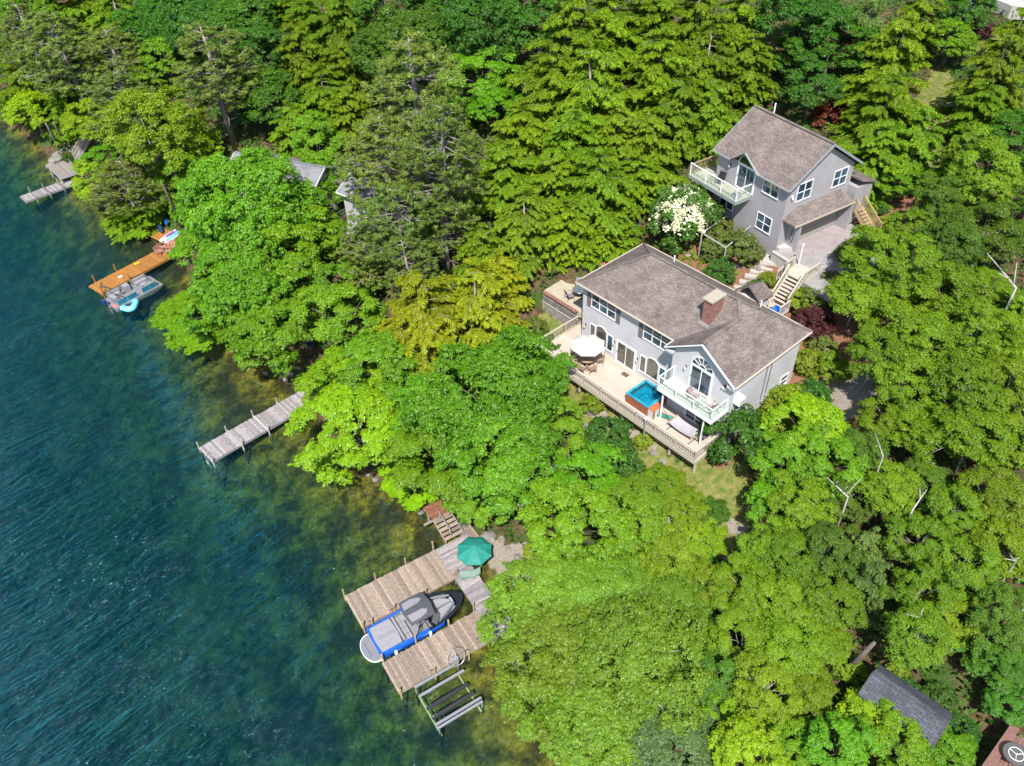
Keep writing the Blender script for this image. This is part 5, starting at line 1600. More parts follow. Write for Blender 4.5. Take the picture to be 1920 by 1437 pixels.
 ('birch', 1185, 985, 62, 'fine leaved birch right of the light green maple'),
 ('birch', 1205, 925, 44, 'small birch below the deck corner'),
 ('birch', 1245, 1045, 54, 'birch left of the stone path bend'),
 ('birch', 1330, 1095, 50, 'birch right of the cherry crown top'),
 ('cherry', 1034, 1130, 82, 'cherry tree reaching over the dock beside the green parasol'),
 ('cherry', 1130, 1115, 96, 'pale twigged cherry at the top of the big cherry group'),
 ('cherry', 1235, 1135, 86, 'cherry with orange tinted leaf tips'),
 ('cherry', 1062, 1235, 100, 'big cherry overhanging the water near the boat lift'),
 ('cherry', 1180, 1235, 104, 'big cherry in the middle of the cherry group'),
 ('cherry', 1108, 1335, 96, 'lowest cherry over the water at the bottom edge'),
 ('cherry', 1290, 1215, 70, 'cherry at the inland side of the group'),
 ('greyoak', 1255, 1372, 84, 'grey-green oak with bare branches on the bottom edge'),
 ('birchdark', 1335, 1270, 50, 'birch between cherry group and grey-green oak'),
 # --- centre shore
 ('maple', 918, 745, 112, 'great dome shaped maple in front of the deck'),
 ('maple', 990, 700, 62, 'maple crown touching the deck railing'),
 ('maple', 862, 835, 92, 'shore maple left below the great dome'),
 ('maple', 960, 870, 86, 'maple over the path below the great dome'),
 ('maple', 905, 925, 54, 'small maple leaning to the wooden stairs at the dock'),
 ('maple', 1045, 805, 46, 'maple right of the great dome by the lawn'),
 ('lime', 680, 800, 88, 'bright lime maple hanging over the shallows beside the grey dock'),
 ('lime', 655, 715, 66, 'lime maple at the head of the grey dock'),
 ('lime', 772, 925, 46, 'small lime maple at the water left of the wooden stairs'),
 ('maple', 722, 682, 70, 'mid green maple behind the lime ones'),
 ('maple', 775, 775, 54, 'mid green maple between lime maple and great dome'),
 ('maple', 635, 602, 58, 'pyramid shaped bright green young maple'),
 ('gold', 800, 600, 84, 'golden hemlock, broadest of the golden trees'),
 ('gold', 745, 640, 58, 'golden hemlock at the lower left of the golden trees'),
 ('gold', 885, 570, 74, 'golden hemlock at the centre of the golden trees'),
 ('gold', 948, 608, 46, 'golden hemlock nearest the deck'),
 ('gold', 930, 520, 52, 'golden hemlock at the top of the golden trees'),
 ('maple', 472, 395, 98, 'top of the great maple mass below the long grey roof'),
 ('maple', 425, 455, 70, 'left maple of the great mass above the pontoon boat'),
 ('maple', 545, 470, 78, 'right maple of the great mass by the neighbour deck'),
 ('maple', 455, 530, 84, 'maple in the middle of the great mass'),
 ('maple', 408, 625, 76, 'lowest maple of the great mass over the shallows'),
 ('maple', 500, 615, 74, 'maple of the great mass shading the grey dock head'),
 ('maple', 560, 380, 54, 'olive green maple on the long grey roof edge'),
 ('maple', 552, 565, 56, 'maple right of the great mass behind the young pyramid maple'),
]
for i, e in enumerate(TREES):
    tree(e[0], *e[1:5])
# bare or dead limbs and trunks that show between the crowns
def bare(name, label, pts, rad, mat, cat='tree trunk', forks=()):
    t = thing(name, label, cat, pts[0])
    o = np.array(pts[0])
    mb = MB(); mb.tube([np.array(p) - o for p in pts], rad, 7)
    mb.build('trunk', mat, t, smooth=True)
    for f, r in forks:
        m2 = MB(); m2.tube([np.array(p) - o for p in f], r, 6)
        m2.build('limb', mat, t, smooth=True)
    return t
def grd(px, py, up=0.0):
    d = ray(px, py); t = np.arange(24, 240, .1)
    P = d[None] * t[:, None]; P[:, 2] += CAM_Z
    i = int(np.argmax(P[:, 2] - gh(P[:, 0], P[:, 1]) < up))
    return P[i]
def trunk_px(label, a, b, h, r, mat, name='tree_trunk', forks=()):
    p0 = grd(*a); p1 = at(b[0], b[1], p0[2] + h)
    fk = []
    for (s, c, hh) in forks:
        q0 = p0 + (p1 - p0) * s; q2 = at(c[0], c[1], q0[2] + hh)
        fk.append(([q0, (q0 + q2) / 2 + np.array([0, 0, .15]), q2], [r * .6, r * .45, r * .2]))
    bare(name, label, [p0 - [0, 0, .4], p0 * .5 + p1 * .5 + np.array([.08, 0, 0]), p1], [r * 1.15, r, r * .6], mat, forks=fk)
trunk_px('leaning pale grey trunk beside the blue kayaks', (340, 425), (304, 345), 7.5, .16, BARK)
trunk_px('thin pale trunk left of the far platform, front one', (108, 273), (86, 232), 6, .16, BARK_P)
trunk_px('thin pale trunk left of the far platform, rear one', (117, 262), (100, 230), 5, .12, BARK_P)
trunk_px('bare grey trunk leaning beside the dark shed roof', (1578, 1262), (1640, 1205), 4.0, .17, BARK)
trunk_px('grey maple trunk showing over the shore rocks', (985, 965), (968, 915), 2.5, .28, BARK_P)
def white_fork(label, a, b, up, r, forks):
    p0 = grd(a[0], a[1], up * .72); z0 = p0[2]; p1 = at(b[0], b[1], z0 + .6)
    base = np.array([p0[0] + .15, p0[1] + .2, g1(p0[0], p0[1]) - .3])
    fk = [([p0 + (p1 - p0) * s, at(c[0], c[1], z0 + hh)], [r * .45, r * .14]) for s, c, hh in forks]
    bare('birch_limb', label, [base, base * .4 + p0 * .6 + np.array([.1, .1, 0]), p0, p1], [r * .8, r * .7, r * .6, r * .25], BARK_B, 'birch', fk)
white_fork('crooked white forked birch limb on the slope', (1590, 932), (1550, 895), 6.5, .09, [(.25, (1590, 912), 1.0), (.1, (1616, 896), 1.3), (.6, (1572, 902), 1.2)])
white_fork('upright white birch limb above the crooked fork', (1656, 856), (1641, 812), 6.5, .06, [(.5, (1640, 838), .8)])
white_fork('thick forked white birch limbs at the right edge', (1905, 540), (1862, 488), 7.5, .13, [(.1, (1907, 492), 1.4), (.3, (1872, 512), .9), (.6, (1850, 474), 1.8)])
white_fork('white birch spur at the right edge', (1905, 1052), (1885, 1048), 6.5, .07, [(.2, (1894, 1040), .6), (.4, (1912, 1046), .5)])
white_fork('short white birch limb above the shed roof', (1722, 1165), (1731, 1141), 6.5, .055, [(.3, (1698, 1152), .6)])
white_fork('slanting blue-grey birch trunk in the lower right thicket', (1712, 955), (1738, 918), 6.5, .09, [(.5, (1725, 915), .8)])
white_fork('fallen white birch limb under the birch mass', (1345, 1296), (1378, 1278), 4.0, .06, [(.5, (1352, 1312), -.6)])
# ------------------------------------------------------------------ shrubs and garden plants
def shrub(px, py, r, leaf, label, key='shrub', name='shrub', cat='shrub', zs=1.0, group=None):
    P, g, R, hc = place(px, py, r, .85 if key == 'shrub' else .3, mind=.2)
    keys = [k for k in PROTO if k[0] == key]
    n = KCOUNT.get('s', 0); KCOUNT['s'] = n + 1
    return plant(name, keys[n % len(keys)], LEAF[leaf], (P[0], P[1], g - .03), R, R * zs, n * 1.9, label, cat, group)
for a in (
    (1384, 815, 56, 'shrub', 'dark green rhododendron at the right corner of the deck'),
    (1426, 772, 18, 'shrublime', 'lime shrub at the foot of the right house wall'),
    (1345, 432, 26, 'shrubolive', 'olive shrub inside the pergola, upper one'),
    (1392, 468, 30, 'shrubolive', 'olive rhododendron between pergola and garage wall'),
    (1338, 468, 22, 'shrubolive', 'olive shrub under the pergola beam'),
    (1370, 458, 18, 'shrub', 'green shrub under the pergola beside the rhododendron'),
    (1352, 512, 24, 'shrub', 'dark green shrub at the foot of the pergola post'),
    (1438, 527, 15, 'shrublime', 'round golden-lime shrub beside the paver steps'),
    (1420, 548, 22, 'shrub', 'spreading green shrub between paver steps and roof'),
    (1505, 568, 22, 'shrublime', 'bright lime shrub under the rear stair landing'),
    (1530, 560, 24, 'shrubolive', 'bronze-olive shrub beside the rear stair landing'),
    (1560, 530, 20, 'shrubolive', 'olive shrub at the edge of the driveway'),
    (1528, 605, 28, 'purple', 'purple-red shrub on the mulch behind the house'),
    (1540, 630, 16, 'purple', 'dull purple shrub below the purple-red one'),
    (1520, 680, 24, 'shrublime', 'lime shrub at the rear right corner of the house'),
    (1545, 655, 20, 'shrubolive', 'pale olive shrub on the mulch slope'),
    (1565, 690, 24, 'shrublime', 'bright shrub beside the gravel side path'),
    (1520, 745, 30, 'shrub', 'shaded shrub below the gravel side path'),
    (1480, 765, 34, 'shrublime', 'lime shrub on the slope right of the side wall'),
    (1455, 800, 32, 'shrublime', 'lime shrub right of the rhododendron'),
    (1552, 212, 24, 'red', 'red leaved maple shrub behind the garage ridge'),
    (1575, 195, 14, 'red', 'small red leaved shrub behind the garage ridge'),
    (1300, 360, 22, 'shrublime', 'lime hydrangea left of the garage balcony'),
    (1262, 352, 24, 'shrublime', 'lime shrub with white flowers behind the dogwood'),
    (1335, 395, 16, 'shrub', 'green shrub at the foot of the garage left wall'),
    (1300, 430, 20, 'shrub', 'green shrub below the flowering dogwood'),
    (1255, 430, 20, 'shrub', 'shaded shrub left below the flowering dogwood'),
    (1600, 392, 14, 'shrublime', 'lime fern patch behind the garage stairs'),
    (1622, 400, 16, 'shrublime', 'lime fern patch right of the garage stairs'),
    (1650, 395, 12, 'shrub', 'small round shrub on the mulch right of the garage'),
    (1665, 420, 14, 'shrublime', 'light green shrub beside the grey boulder'),
    (1600, 480, 26, 'shrubolive', 'olive shrub at the driveway edge'),
    (1838, 55, 22, 'purple', 'lilac bush with mauve flowers by the gravel road'),
    (1110, 760, 18, 'shrublime', 'small lime plant on the lawn under the deck rail'),
    (1205, 830, 14, 'shrublime', 'lime plant beside the flagstones'),
    (1250, 885, 22, 'shrublime', 'lime ground shrub where the flagstone path bends'),
    (1170, 868, 30, 'shrub', 'green shrub on the slope below the flagstones'),
    (1135, 820, 36, 'shrub', 'rounded green shrub on the slope beside the rocks'),
    (1290, 930, 24, 'shrublime', 'lime ground shrub on the lower lawn'),
    (1325, 985, 26, 'shrublime', 'lime ground shrub at the path bend'),
    (1305, 1040, 24, 'shrub', 'green ground shrub left of the path bend'),
    (1340, 945, 18, 'shrub', 'green shrub in the lawn shade'),
    (1010, 1040, 22, 'shrublime', 'lime shrub behind the green parasol'),
    (1590, 1255, 24, 'shrublime', 'lime shrub at the foot of the leaning trunk'),
    (1680, 1268, 20, 'shrublime', 'lime shrub behind the dark shed roof'),
    (1700, 1290, 18, 'shrub', 'green shrub in the hollow behind the shed'),
    (1800, 1370, 26, 'shrub', 'green shrub beside the brown deck'),
    (1760, 1310, 26, 'shrub', 'shaded shrub in the hollow right of the shed'),
    (130, 300, 12, 'shrub', 'small shrub among the rocks at the far platform'),
    (205, 330, 20, 'shrub', 'green shrub at the root of the far dock'),
    (1000, 620, 24, 'shrubolive', 'olive shrub left of the deck railing'),
    (1020, 655, 26, 'shrub', 'green shrub at the left end of the deck'),
    (600, 740, 24, 'shrublime', 'lime shrub at the head of the grey dock'),
    (345, 455, 14, 'shrublime', 'yellow-green shrub behind the paddle boards'),
    (1470, 350, 14, 'shrub', 'small plant by the garage corner'),
):
    flat = a[4].split()[1] == 'ground' or 'path bend' in a[4] or 'lawn shade' in a[4]
    shrub(a[0], a[1] + (6 if flat else 0), a[2] * (1.5 if flat else 1), *a[3:], zs=.38 if flat else 1.0)
for grp, lab, lst in (('hostas below the pergola', 'low lime hosta clump in the mulch bed below the pergola', ((1320, 500, 9), (1305, 482, 8), (1330, 488, 7), (1290, 470, 8), (1346, 528, 9), (1375, 512, 7), (1310, 455, 7), (1285, 490, 9))),
                      ('hostas right of the garage', 'low lime hosta clump on the mulch right of the garage stairs', ((1640, 388, 7), (1612, 415, 8), (1680, 405, 7))),
                      ('hostas right of the house', 'low lime hosta clump beside the right wall of the big house', ((1515, 650, 8), (1532, 662, 7), (1470, 740, 8), (1500, 700, 8))),
                      ('hostas in front of the deck', 'low lime hosta clump on the grass in front of the deck', ((1345, 855, 8), (1235, 815, 7), (1085, 712, 8)))):
    for a in lst:
        shrub(*a, 'hosta', lab, key='hosta', name='hosta', cat='plant', group=grp)
def flowers(name, label, px, py, r, base, flo, n=46, ls=.30):
    P, g, R, hc = place(px, py, r, 1.35, mind=.2)
    s = R
    t = plant(name, ('shrub', 0, 0), LEAF[base], (P[0], P[1], g - .03), s, s * 1.25, .7, label, 'flowering shrub')
    d = rdir(n * 2); d = d[d[:, 2] > -.05][:n]
    cc = d * [.98, .98, .85] + [0, 0, .86]
    k = 34
    ii = np.repeat(np.arange(len(cc)), k)
    C = cc[ii] + RNG.normal(size=(len(ii), 3)) * [.10, .10, .05]
    me = leaf_mesh('blossom', C, np.array([0, 0, 1.]) + RNG.normal(size=C.shape) * .35, rdir(len(C)), np.full(len(C), ls / s), np.full(len(C), ls * .8 / s), RNG.random(len(C)))
    me.materials.append(LEAF[flo])
    o = bpy.data.objects.new('blossom', me); COL.objects.link(o); o.parent = t
flowers('dogwood', 'cream flowering dogwood below the garage balcony', 1284, 400, 50, 'shrub', 'blossom', 130, .26)
flowers('hydrangea', 'white flecked lime shrub beside the garage balcony', 1312, 338, 20, 'shrublime', 'blossom', 14, .16)
flowers('azalea', 'pink flowering azalea at the left corner of the house roof', 1133, 493, 8, 'shrub', 'pink', 40, .14)
flowers('lily_bed', 'orange flowering plants beside the hemlock trunk', 1117, 492, 8, 'shrubolive', 'orange', 24, .14)
# undergrowth under the wood: one mass
n = 95000
ux, uy = RNG.uniform(-75, 75, n * 2), RNG.uniform(12, 135, n * 2)
ug = gh(ux, uy)
keep = (ug > .5)
zx = np.clip(np.searchsorted(gx, ux), 0, nx - 1); zy = np.clip(np.searchsorted(gy, uy), 0, ny - 1)
zz = zone.reshape(ny, nx, 3)[zy, zx].max(-1)
keep &= (zz < .5)
def away(fr, u0, u1, w0, w1):
    dx, dy = ux - fr[0][0], uy - fr[0][1]
    u = dx * fr[1][0] + dy * fr[1][1]; w = dx * fr[2][0] + dy * fr[2][1]
    return ~((u > u0) & (u < u1) & (w > w0) & (w < w1))
keep &= away(HOUSE, -6, 16.5, -4.5, 8) & away(GAR, -9.5, 9, -3, 9)
ux, uy, ug = ux[keep][:n], uy[keep][:n], ug[keep][:n]
C = np.stack([ux, uy, ug + RNG.uniform(.03, .9, len(ux))], -1)
me = leaf_mesh('undergrowth', C, np.array([0, 0, 1.]) + RNG.normal(size=C.shape) * .4, rdir(len(C)), RNG.uniform(.22, .5, len(C)), RNG.uniform(.14, .3, len(C)), RNG.random(len(C)))
me.materials.append(LEAF['shrub'])
ugo = bpy.data.objects.new('undergrowth', me); COL.objects.link(ugo)
tag(ugo, 'low green undergrowth on the forest floor', 'undergrowth', kind='stuff')
# ------------------------------------------------------------------ docks
def dock_planks(t, x0, x1, y0, y1, z, mat, across='x', pw=.19, th=.045, jit=.03):
    n = int(round(abs(x1 - x0 if across == 'x' else y1 - y0) / pw))
    for k in range(n):
        j = random.uniform(-jit, jit)
        if across == 'x':
            st = (x1 - x0) / n
            piece('plank', mat, t, (x0 + st * (k + .5), (y0 + y1) / 2 + j * .5, z), (abs(st) - .012, abs(y1 - y0) + j, th))
        else:
            st = (y1 - y0) / n
            piece('plank', mat, t, ((x0 + x1) / 2 + j * .5, y0 + st * (k + .5), z), (abs(x1 - x0) + j, abs(st) - .012, th))
def stringers(t, x0, x1, ys, z, mat):
    for y in ys:
        piece('stringer', mat, t, ((x0 + x1) / 2, y, z), (x1 - x0, .06, .2))
def posts(t, fr, pts, top, mat, r=.06, lean=.03):
    for i, (x, y) in enumerate(pts):
        p = fp(fr, x, y); zb = g1(p[0], p[1]) - .4; tp = top + random.uniform(-.15, .15)
        MB().tube([(x, y, zb), (x + random.uniform(-lean, lean), y + random.uniform(-lean, lean), tp)], r, 8).build('post', mat, t)
UL = (UDOCK[0][0], UDOCK[0][1], 0)
ud = thing('boat_dock', 'weathered timber U-shaped dock holding the blue speedboat', 'dock', UL, UDOCK[3])
zt = .58
dock_planks(ud, 0, 7.0, -2.9, 0, zt, PLANK)
dock_planks(ud, 0, 7.0, -8.32, -5.9, zt, PLANK)
dock_planks(ud, 7.0, 9.6, -.05, -2.5, zt + .05, PLANK_G, across='y')
dock_planks(ud, 7.0, 8.55, -2.5, -8.6, zt + .05, PLANK_G, across='y')
for y0, y1 in ((-2.9, 0), (-8.32, -5.9)):
    stringers(ud, .02, 6.98, (y0 + .04, (y0 + y1) / 2, y1 - .04), zt - .13, PLANK)
for x in (7.05, 8.5):
    piece('stringer', PLANK, ud, (x, -4.3, zt - .1), (.06, 8.5, .2))
posts(ud, UDOCK, [(.06, .07), (2.38, .07), (4.72, .07), (6.96, .07)], 1.35, POSTM)
posts(ud, UDOCK, [(.1, -2.97), (.75, -2.97), (2.4, -2.97), (4.8, -2.97), (7.1, -2.85), (7.3, -2.75)], 1.25, POSTM)
posts(ud, UDOCK, [(.12, -5.83), (2.5, -5.83), (4.9, -5.83), (6.85, -5.8)], 1.3, POSTM)
posts(ud, UDOCK, [(.12, -8.4), (2.5, -8.4), (4.95, -8.4)], 1.15, POSTM)
for x, y in ((.7, -2.75), (4.85, -2.75), (2.3, -2.75), (2.5, -8.1), (5.0, -8.1), (.3, -8.1)):
    o = MB().box(x - .12, x + .12, y - .02, y + .02, zt + .05, zt + .09); o.box(x - .04, x + .04, y - .025, y + .025, zt + .02, zt + .05)
    o.build('cleat', DARKM, ud)
ds = thing('dock_stairs', 'short timber stairs from the dock up to the red-brown platform', 'stairs', UL, UDOCK[3])
for k in range(5):
    piece('tread', PLANK, ds, (8.72, .25 + k * .36, .78 + k * .1), (1.45, .28, .05))
for x in (7.98, 9.46):
    MB().bar((x, 0.02, .62), (x, 1.95, 1.18), .06, .2).build('stringer', PLANK, ds)
MB().bar((8.45, .1, 1.65), (8.45, 1.7, 2.0), .07, .05).build('handrail', ALU, ds)
for y, z in ((.1, .85), (1.7, 1.2)):
    MB().bar((8.45, y, z), (8.45, y, z + .8), .05, .05).build('rail_post', ALU, ds)
rp = thing('shore_platform', 'small red-brown plank platform above the dock stairs', 'platform', UL, UDOCK[3])
for k in range(8):
    piece('plank', M('rust_plank', (.20, .085, .045), .85, var=.35, scale=4, rnd=.25), rp, (8.75, 2.1 + k * .17, 1.2), (1.6, .158, .05))
for x in (8.0, 9.7):
    p = fp(UDOCK, x, 2.8)
    piece('post', PLANK, rp, (x, 2.8, (g1(p[0], p[1]) - .3 + 1.17) / 2), (.12, .12, 1.17 - g1(p[0], p[1]) + .3))
piece('beam', PLANK, rp, (8.7, 2.0, 1.08), (2.9, .12, .14))
gsh = thing('shore_walkway', 'narrow timber edging between dock and shore rocks', 'walkway', UL, UDOCK[3])
for k in range(3):
    piece('plank', PLANK, gsh, (9.75 + .2 * k, -1.1, .68), (.17, 3.2, .05), (0, 0, .0))
sw = low_wall('stone seawall under the cherry tree beside the boat lift', [at(922, 1186, .2), at(940, 1218, .2), at(978, 1260, .2), at(1012, 1318, .2), at(1040, 1396, .2)], .45, .35, STONE, 'seawall')
parasol('dark green octagonal parasol on the dock', fp(UDOCK, 8.8, -2.75, zt + .07), .4, 1.28, 2.2, .55, GREENC, TANWOOD)
dc = thing('lounge_chair', 'green framed lounge chair under the green parasol', 'chair', fp(UDOCK, 8.0, -3.4, zt + .075), UDOCK[3] - .5)
for k in range(9):
    piece('slat', M('sage_sling', (.24, .32, .28), .8), dc, (-.62 + k * .11, 0, .34), (.095, .5, .02))
for k in range(5):
    piece('slat', M('sage_sling', (.24, .32, .28), .8), dc, (.34 + k * .085, 0, .38 + k * .07), (.10, .5, .02), (0, -.7, 0))
for y in (-.28, .28):
    MB().tube([(-.68, y, .33), (.3, y, .34), (.75, y, .72)], .02, 6).build('frame', GREENC, dc)
    for x in (-.55, .25):
        MB().tube([(x, y, 0), (x, y, .33)], .018, 6).build('leg', GREENC, dc)
# boat lift
bl = thing('boat_lift', 'empty aluminium boat lift with black bunks and a hand wheel beside the dock', 'boat lift', UL, UDOCK[3])
for y in (-8.55, -11.6):
    MB().bar((1.0, y, .62), (4.1, y, .62), .12, .12).build('top_rail', ALU, bl)
    for x in (1.05, 4.05):
        p = fp(UDOCK, x, y)
        MB().bar((x, y, g1(p[0], p[1]) - .2), (x, y, .62), .09, .09).build('upright', ALU, bl)
for x in (1.15, 3.95):
    MB().bar((x, -8.6, -.55), (x, -11.6, -.55), .1, .1).build('cross_beam', M('algae_metal', (.30, .36, .16), .6), bl)
MB().bar((1.0, -9.1, .42), (4.2, -9.1, .42), .16, .08).build('bunk', GREYC, bl)
MB().bar((1.0, -11.25, .42), (4.2, -11.25, .42), .16, .08).build('bunk', GREYC, bl)
for y in (-9.85, -10.55):
    MB().bar((1.1, y, -.06), (4.05, y, .03), .22, .10).build('bunk', BLACK, bl)
wh = MB(); wc = (4.05, -8.45, 1.15)
pts = [(wc[0] + .62 * math.cos(2 * PI * k / 28), wc[1] + .10 * math.sin(2 * PI * k / 28), wc[2] + .5 * math.sin(2 * PI * k / 28)) for k in range(29)]
pts = [(wc[0] + .62 * math.cos(2 * PI * k / 28), wc[1] + .30 * math.sin(2 * PI * k / 28), wc[2] + .5 * math.sin(2 * PI * k / 28)) for k in range(29)]
wh.tube(pts, .02, 6)
for k in range(0, 28, 7):
    wh.tube([wc, pts[k]], .018, 5)
wh.build('hand_wheel', ALU, bl)
MB().box(3.75, 4.15, -8.62, -8.4, .7, 1.25).build('winch', ALU, bl)
# ------------------------------------------------------------------ speedboat (x forward)
sb = thing('speedboat', 'blue and black wakeboard speedboat with folded charcoal canopy moored in the dock', 'speedboat', fp(UDOCK, .22, -4.40, 0), UDOCK[3])
def half(x):
    L = 6.45
    t = x / L
    if t < .55: return 1.17 + .10 * math.sin(PI * t / 1.1)
    return 1.265 * max(0.0, 1 - ((t - .55) / .45) ** 2.3) ** .62 + .0
NS = 30
xsn = [6.45 * (1 - (1 - i / NS) ** 1.0) for i in range(NS + 1)]
hull = MB()
prof = [(1.0, .80), (1.03, .62), (.97, .25), (.80, -.12), (.0, -.42)]
for x in xsn:
    b = max(half(x), .02)
    for s in (1, -1):
        for fy, z in prof:
            hull.v.append((x + .18 * max(0, z) * (x / 6.45) ** 4, s * b * fy, z + .10 * (x / 6.45) ** 3 * (1 if z > 0 else 2)))
m = 2 * len(prof)
for i in range(NS):
    for s in (0, 1):
        for j in range(len(prof) - 1):
            a = i * m + s * len(prof) + j
            q = (a, a + m, a + m + 1, a + 1)
            hull.f.append(q if s else q[::-1]); hull.m.append(1 if (xsn[i] > 4.5 or j > 2) else 0)
hull.f.append((0, 1, 2, 3, 4, 9, 8, 7, 6, 5)); hull.m.append(0)
hull.build('hull', [BLUEP, BLACKP], sb, smooth=True)
gw = MB()                       # gunwale ring
for i, x in enumerate(xsn):
    b = max(half(x), .02); z = .80 + .10 * (x / 6.45) ** 3
    inn = max(b - (.20 if x < 4.6 else .24), 0.0)
    xx = x + .15 * (x / 6.45) ** 4
    for y in (b, inn, -inn, -b):
        gw.v.append((xx, y, z + (.02 if abs(y) == inn else 0.0)))
for i in range(NS):
    a = i * 4
    gw.f.append((a, a + 1, a + 5, a + 4)[::-1]); gw.f.append((a + 2, a + 3, a + 7, a + 6)[::-1])
    gw.m += [1 if xsn[i] > 3.3 else 0] * 2
    if xsn[i] > 5.75:
        gw.f.append((a + 1, a + 2, a + 6, a + 5)[::-1]); gw.m.append(1)
gw.build('gunwale', [BLUEP, BLACKP], sb)
MB().prism([(.15, -1.0), (3.6, -1.06), (5.2, -.75), (5.85, -.25), (5.85, .25), (5.2, .75), (3.6, 1.06), (.15, 1.0)], .22, .28).build('cockpit_floor', GREYC, sb)
inn_ = MB()
for i in range(NS):
    x0, x1 = xsn[i], xsn[i + 1]
    if x1 > 5.8: break
    for s in (1, -1):
        b0, b1 = half(x0) - (.20 if x0 < 4.6 else .24), half(x1) - (.20 if x1 < 4.6 else .24)
        f = [(x0, s * b0, .82), (x1, s * b1, .82), (x1, s * b1 * .96, .26), (x0, s * b0 * .96, .26)]
        inn_.add(f, [(0, 1, 2, 3)])
inn_.build('inner_liner', CUSHION, sb)
sp = MB(); sp.prism([(.12, -1.0), (1.55, -.98), (1.62, 0), (1.55, .98), (.12, 1.0), (.05, 0)], .55, .87); spo = sp.build('sun_pad', CUSHION_L, sb)
MB().box(.3, 1.45, -.14, .14, .872, .885).build('pad_stripe', GREYC, spo)
for y in (.5, -.5):
    MB().bar((.2, y * 1.5, .878), (1.4, y * .75, .878), .02, .012).build('pad_seam', GREYC, spo)
MB().box(-.06, .10, -1.14, 1.14, .5, .86).build('transom', BLUEP, sb)
plp = [(-.05, 1.12)] + [(-.05 - .88 * math.sin(PI * k / 14) ** .8, 1.12 * math.cos(PI * k / 14)) for k in range(1, 14)] + [(-.05, -1.12)]
pl = MB().prism(plp[::-1], .18, .26).build('swim_platform', WHITE, sb)
MB().prism([(x * .94 - .02, y * .94) for x, y in plp][::-1], .262, .272).build('platform_mat', CUSHION, pl)
random.seed(9)
for k in range(10):             # dark block letters across the platform mat, too small to read
    y = .58 - k * .125
    MB().box(-.56, -.46, y - .012, y + .012, .2725, .276).build('lettering', CHAR, pl)
    MB().box(-.56 + .04 * (k % 3), -.535 + .04 * (k % 3), y - .045, y + .04, .2725, .276).build('lettering', CHAR, pl)
for q, nm in (((1.75, 2.35, -.98, .98, .28, .62), 'rear_bench'), ((2.35, 3.2, .5, 1.0, .28, .62), 'side_bench')):
    MB().box(*q).build(nm, CUSHION_L, sb)
MB().box(1.66, 1.80, -.98, .98, .62, .90).build('bench_back', CUSHION_L, sb)
MB().box(2.36, 3.2, .92, 1.03, .62, .86).build('bench_back', CUSHION_L, sb)
for x in (1.95, 2.15):
    MB().box(x - .012, x + .012, -.97, .97, .621, .628).build('seat_seam', CHAR, sb)
for y in (-.5, 0, .5):
    MB().box(1.81, 2.34, y - .012, y + .012, .6285, .634).build('seat_seam', CHAR, sb)
MB().box(1.60, 1.655, -.98, .98, .6, .89).build('walk_gap', CHAR, sb)
MB().box(3.0, 3.5, -.95, -.4, .28, .66).build('driver_seat', CUSHION, sb)
MB().box(2.92, 3.04, -.95, -.4, .66, 1.0).build('driver_seat_back', CUSHION, sb)
MB().box(3.75, 4.15, -1.0, -.3, .28, .85).build('console', BLACKP, sb)
MB().box(3.75, 4.15, .3, 1.0, .28, .85).build('console', BLACKP, sb)
sw_ = MB(); sw_.tube([(3.68 + .05 * math.sin(2 * PI * k / 16), -.65 + .17 * math.cos(2 * PI * k / 16), .92 + .15 * math.sin(2 * PI * k / 16)) for k in range(17)], .018, 5); sw_.build('steering_wheel', BLACK, sb)
ws = MB(); ws.add([(4.0, 1.16, .84), (4.55, .62, .88), (4.55, -.62, .88), (4.0, -1.16, .84), (3.7, 1.04, 1.28), (4.15, .55, 1.34), (4.15, -.55, 1.34), (3.7, -1.04, 1.28)], [(0, 1, 5, 4), (1, 2, 6, 5), (2, 3, 7, 6)])
ws.build('windscreen', clear_mat('tinted_screen', (.25, .28, .3), .5), sb)
for s in (1, -1):               # bow cushions in a V
    MB().prism([(4.5, s * .12), (4.5, s * .80), (5.15, s * .60), (5.75, s * .16), (5.6, s * .05)][::s], .28, .70).build('bow_cushion', CUSHION_L, sb)
    MB().bar((4.42, s * .9, .86), (5.75, s * .34, .93), .12, .06).build('bow_coaming', CUSHION, sb)
MB().box(5.62, 5.78, -.2, .2, .5, .92).build('bow_backrest', CUSHION_L, sb)
for s in (1, -1):
    MB().tube([(2.6, s * 1.12, .82), (2.9, s * 1.05, 1.7), (3.1, s * .95, 1.82)], .045, 8).build('tower_leg', BLACKP, sb)
    MB().tube([(3.75, s * 1.1, .84), (3.5, s * 1.02, 1.7), (3.3, s * .95, 1.82)], .045, 8).build('tower_leg', BLACKP, sb)
MB().tube([(3.15, 1.0, 1.82), (3.15, -1.0, 1.82)], .04, 8).build('tower_bar', BLACKP, sb)
cn = MB()
for i in range(9):
    for j in range(9):
        x = 2.25 + 1.95 * i / 8; y = -1.0 + 2.0 * j / 8
        x += .12 * (abs(y)) * (-1 if i > 4 else 1) * (1 if i in (0, 8) else .4)
        cn.v.append((x, y, 1.86 + .12 * math.cos(PI * y / 2.4) + .05 * math.sin(PI * i / 8)))
for i in range(8):
    for j in range(8):
        a = i * 9 + j
        cn.f.append((a, a + 9, a + 10, a + 1)); cn.m.append(0)
cno = cn.build('canopy', CHAR, sb, smooth=True)
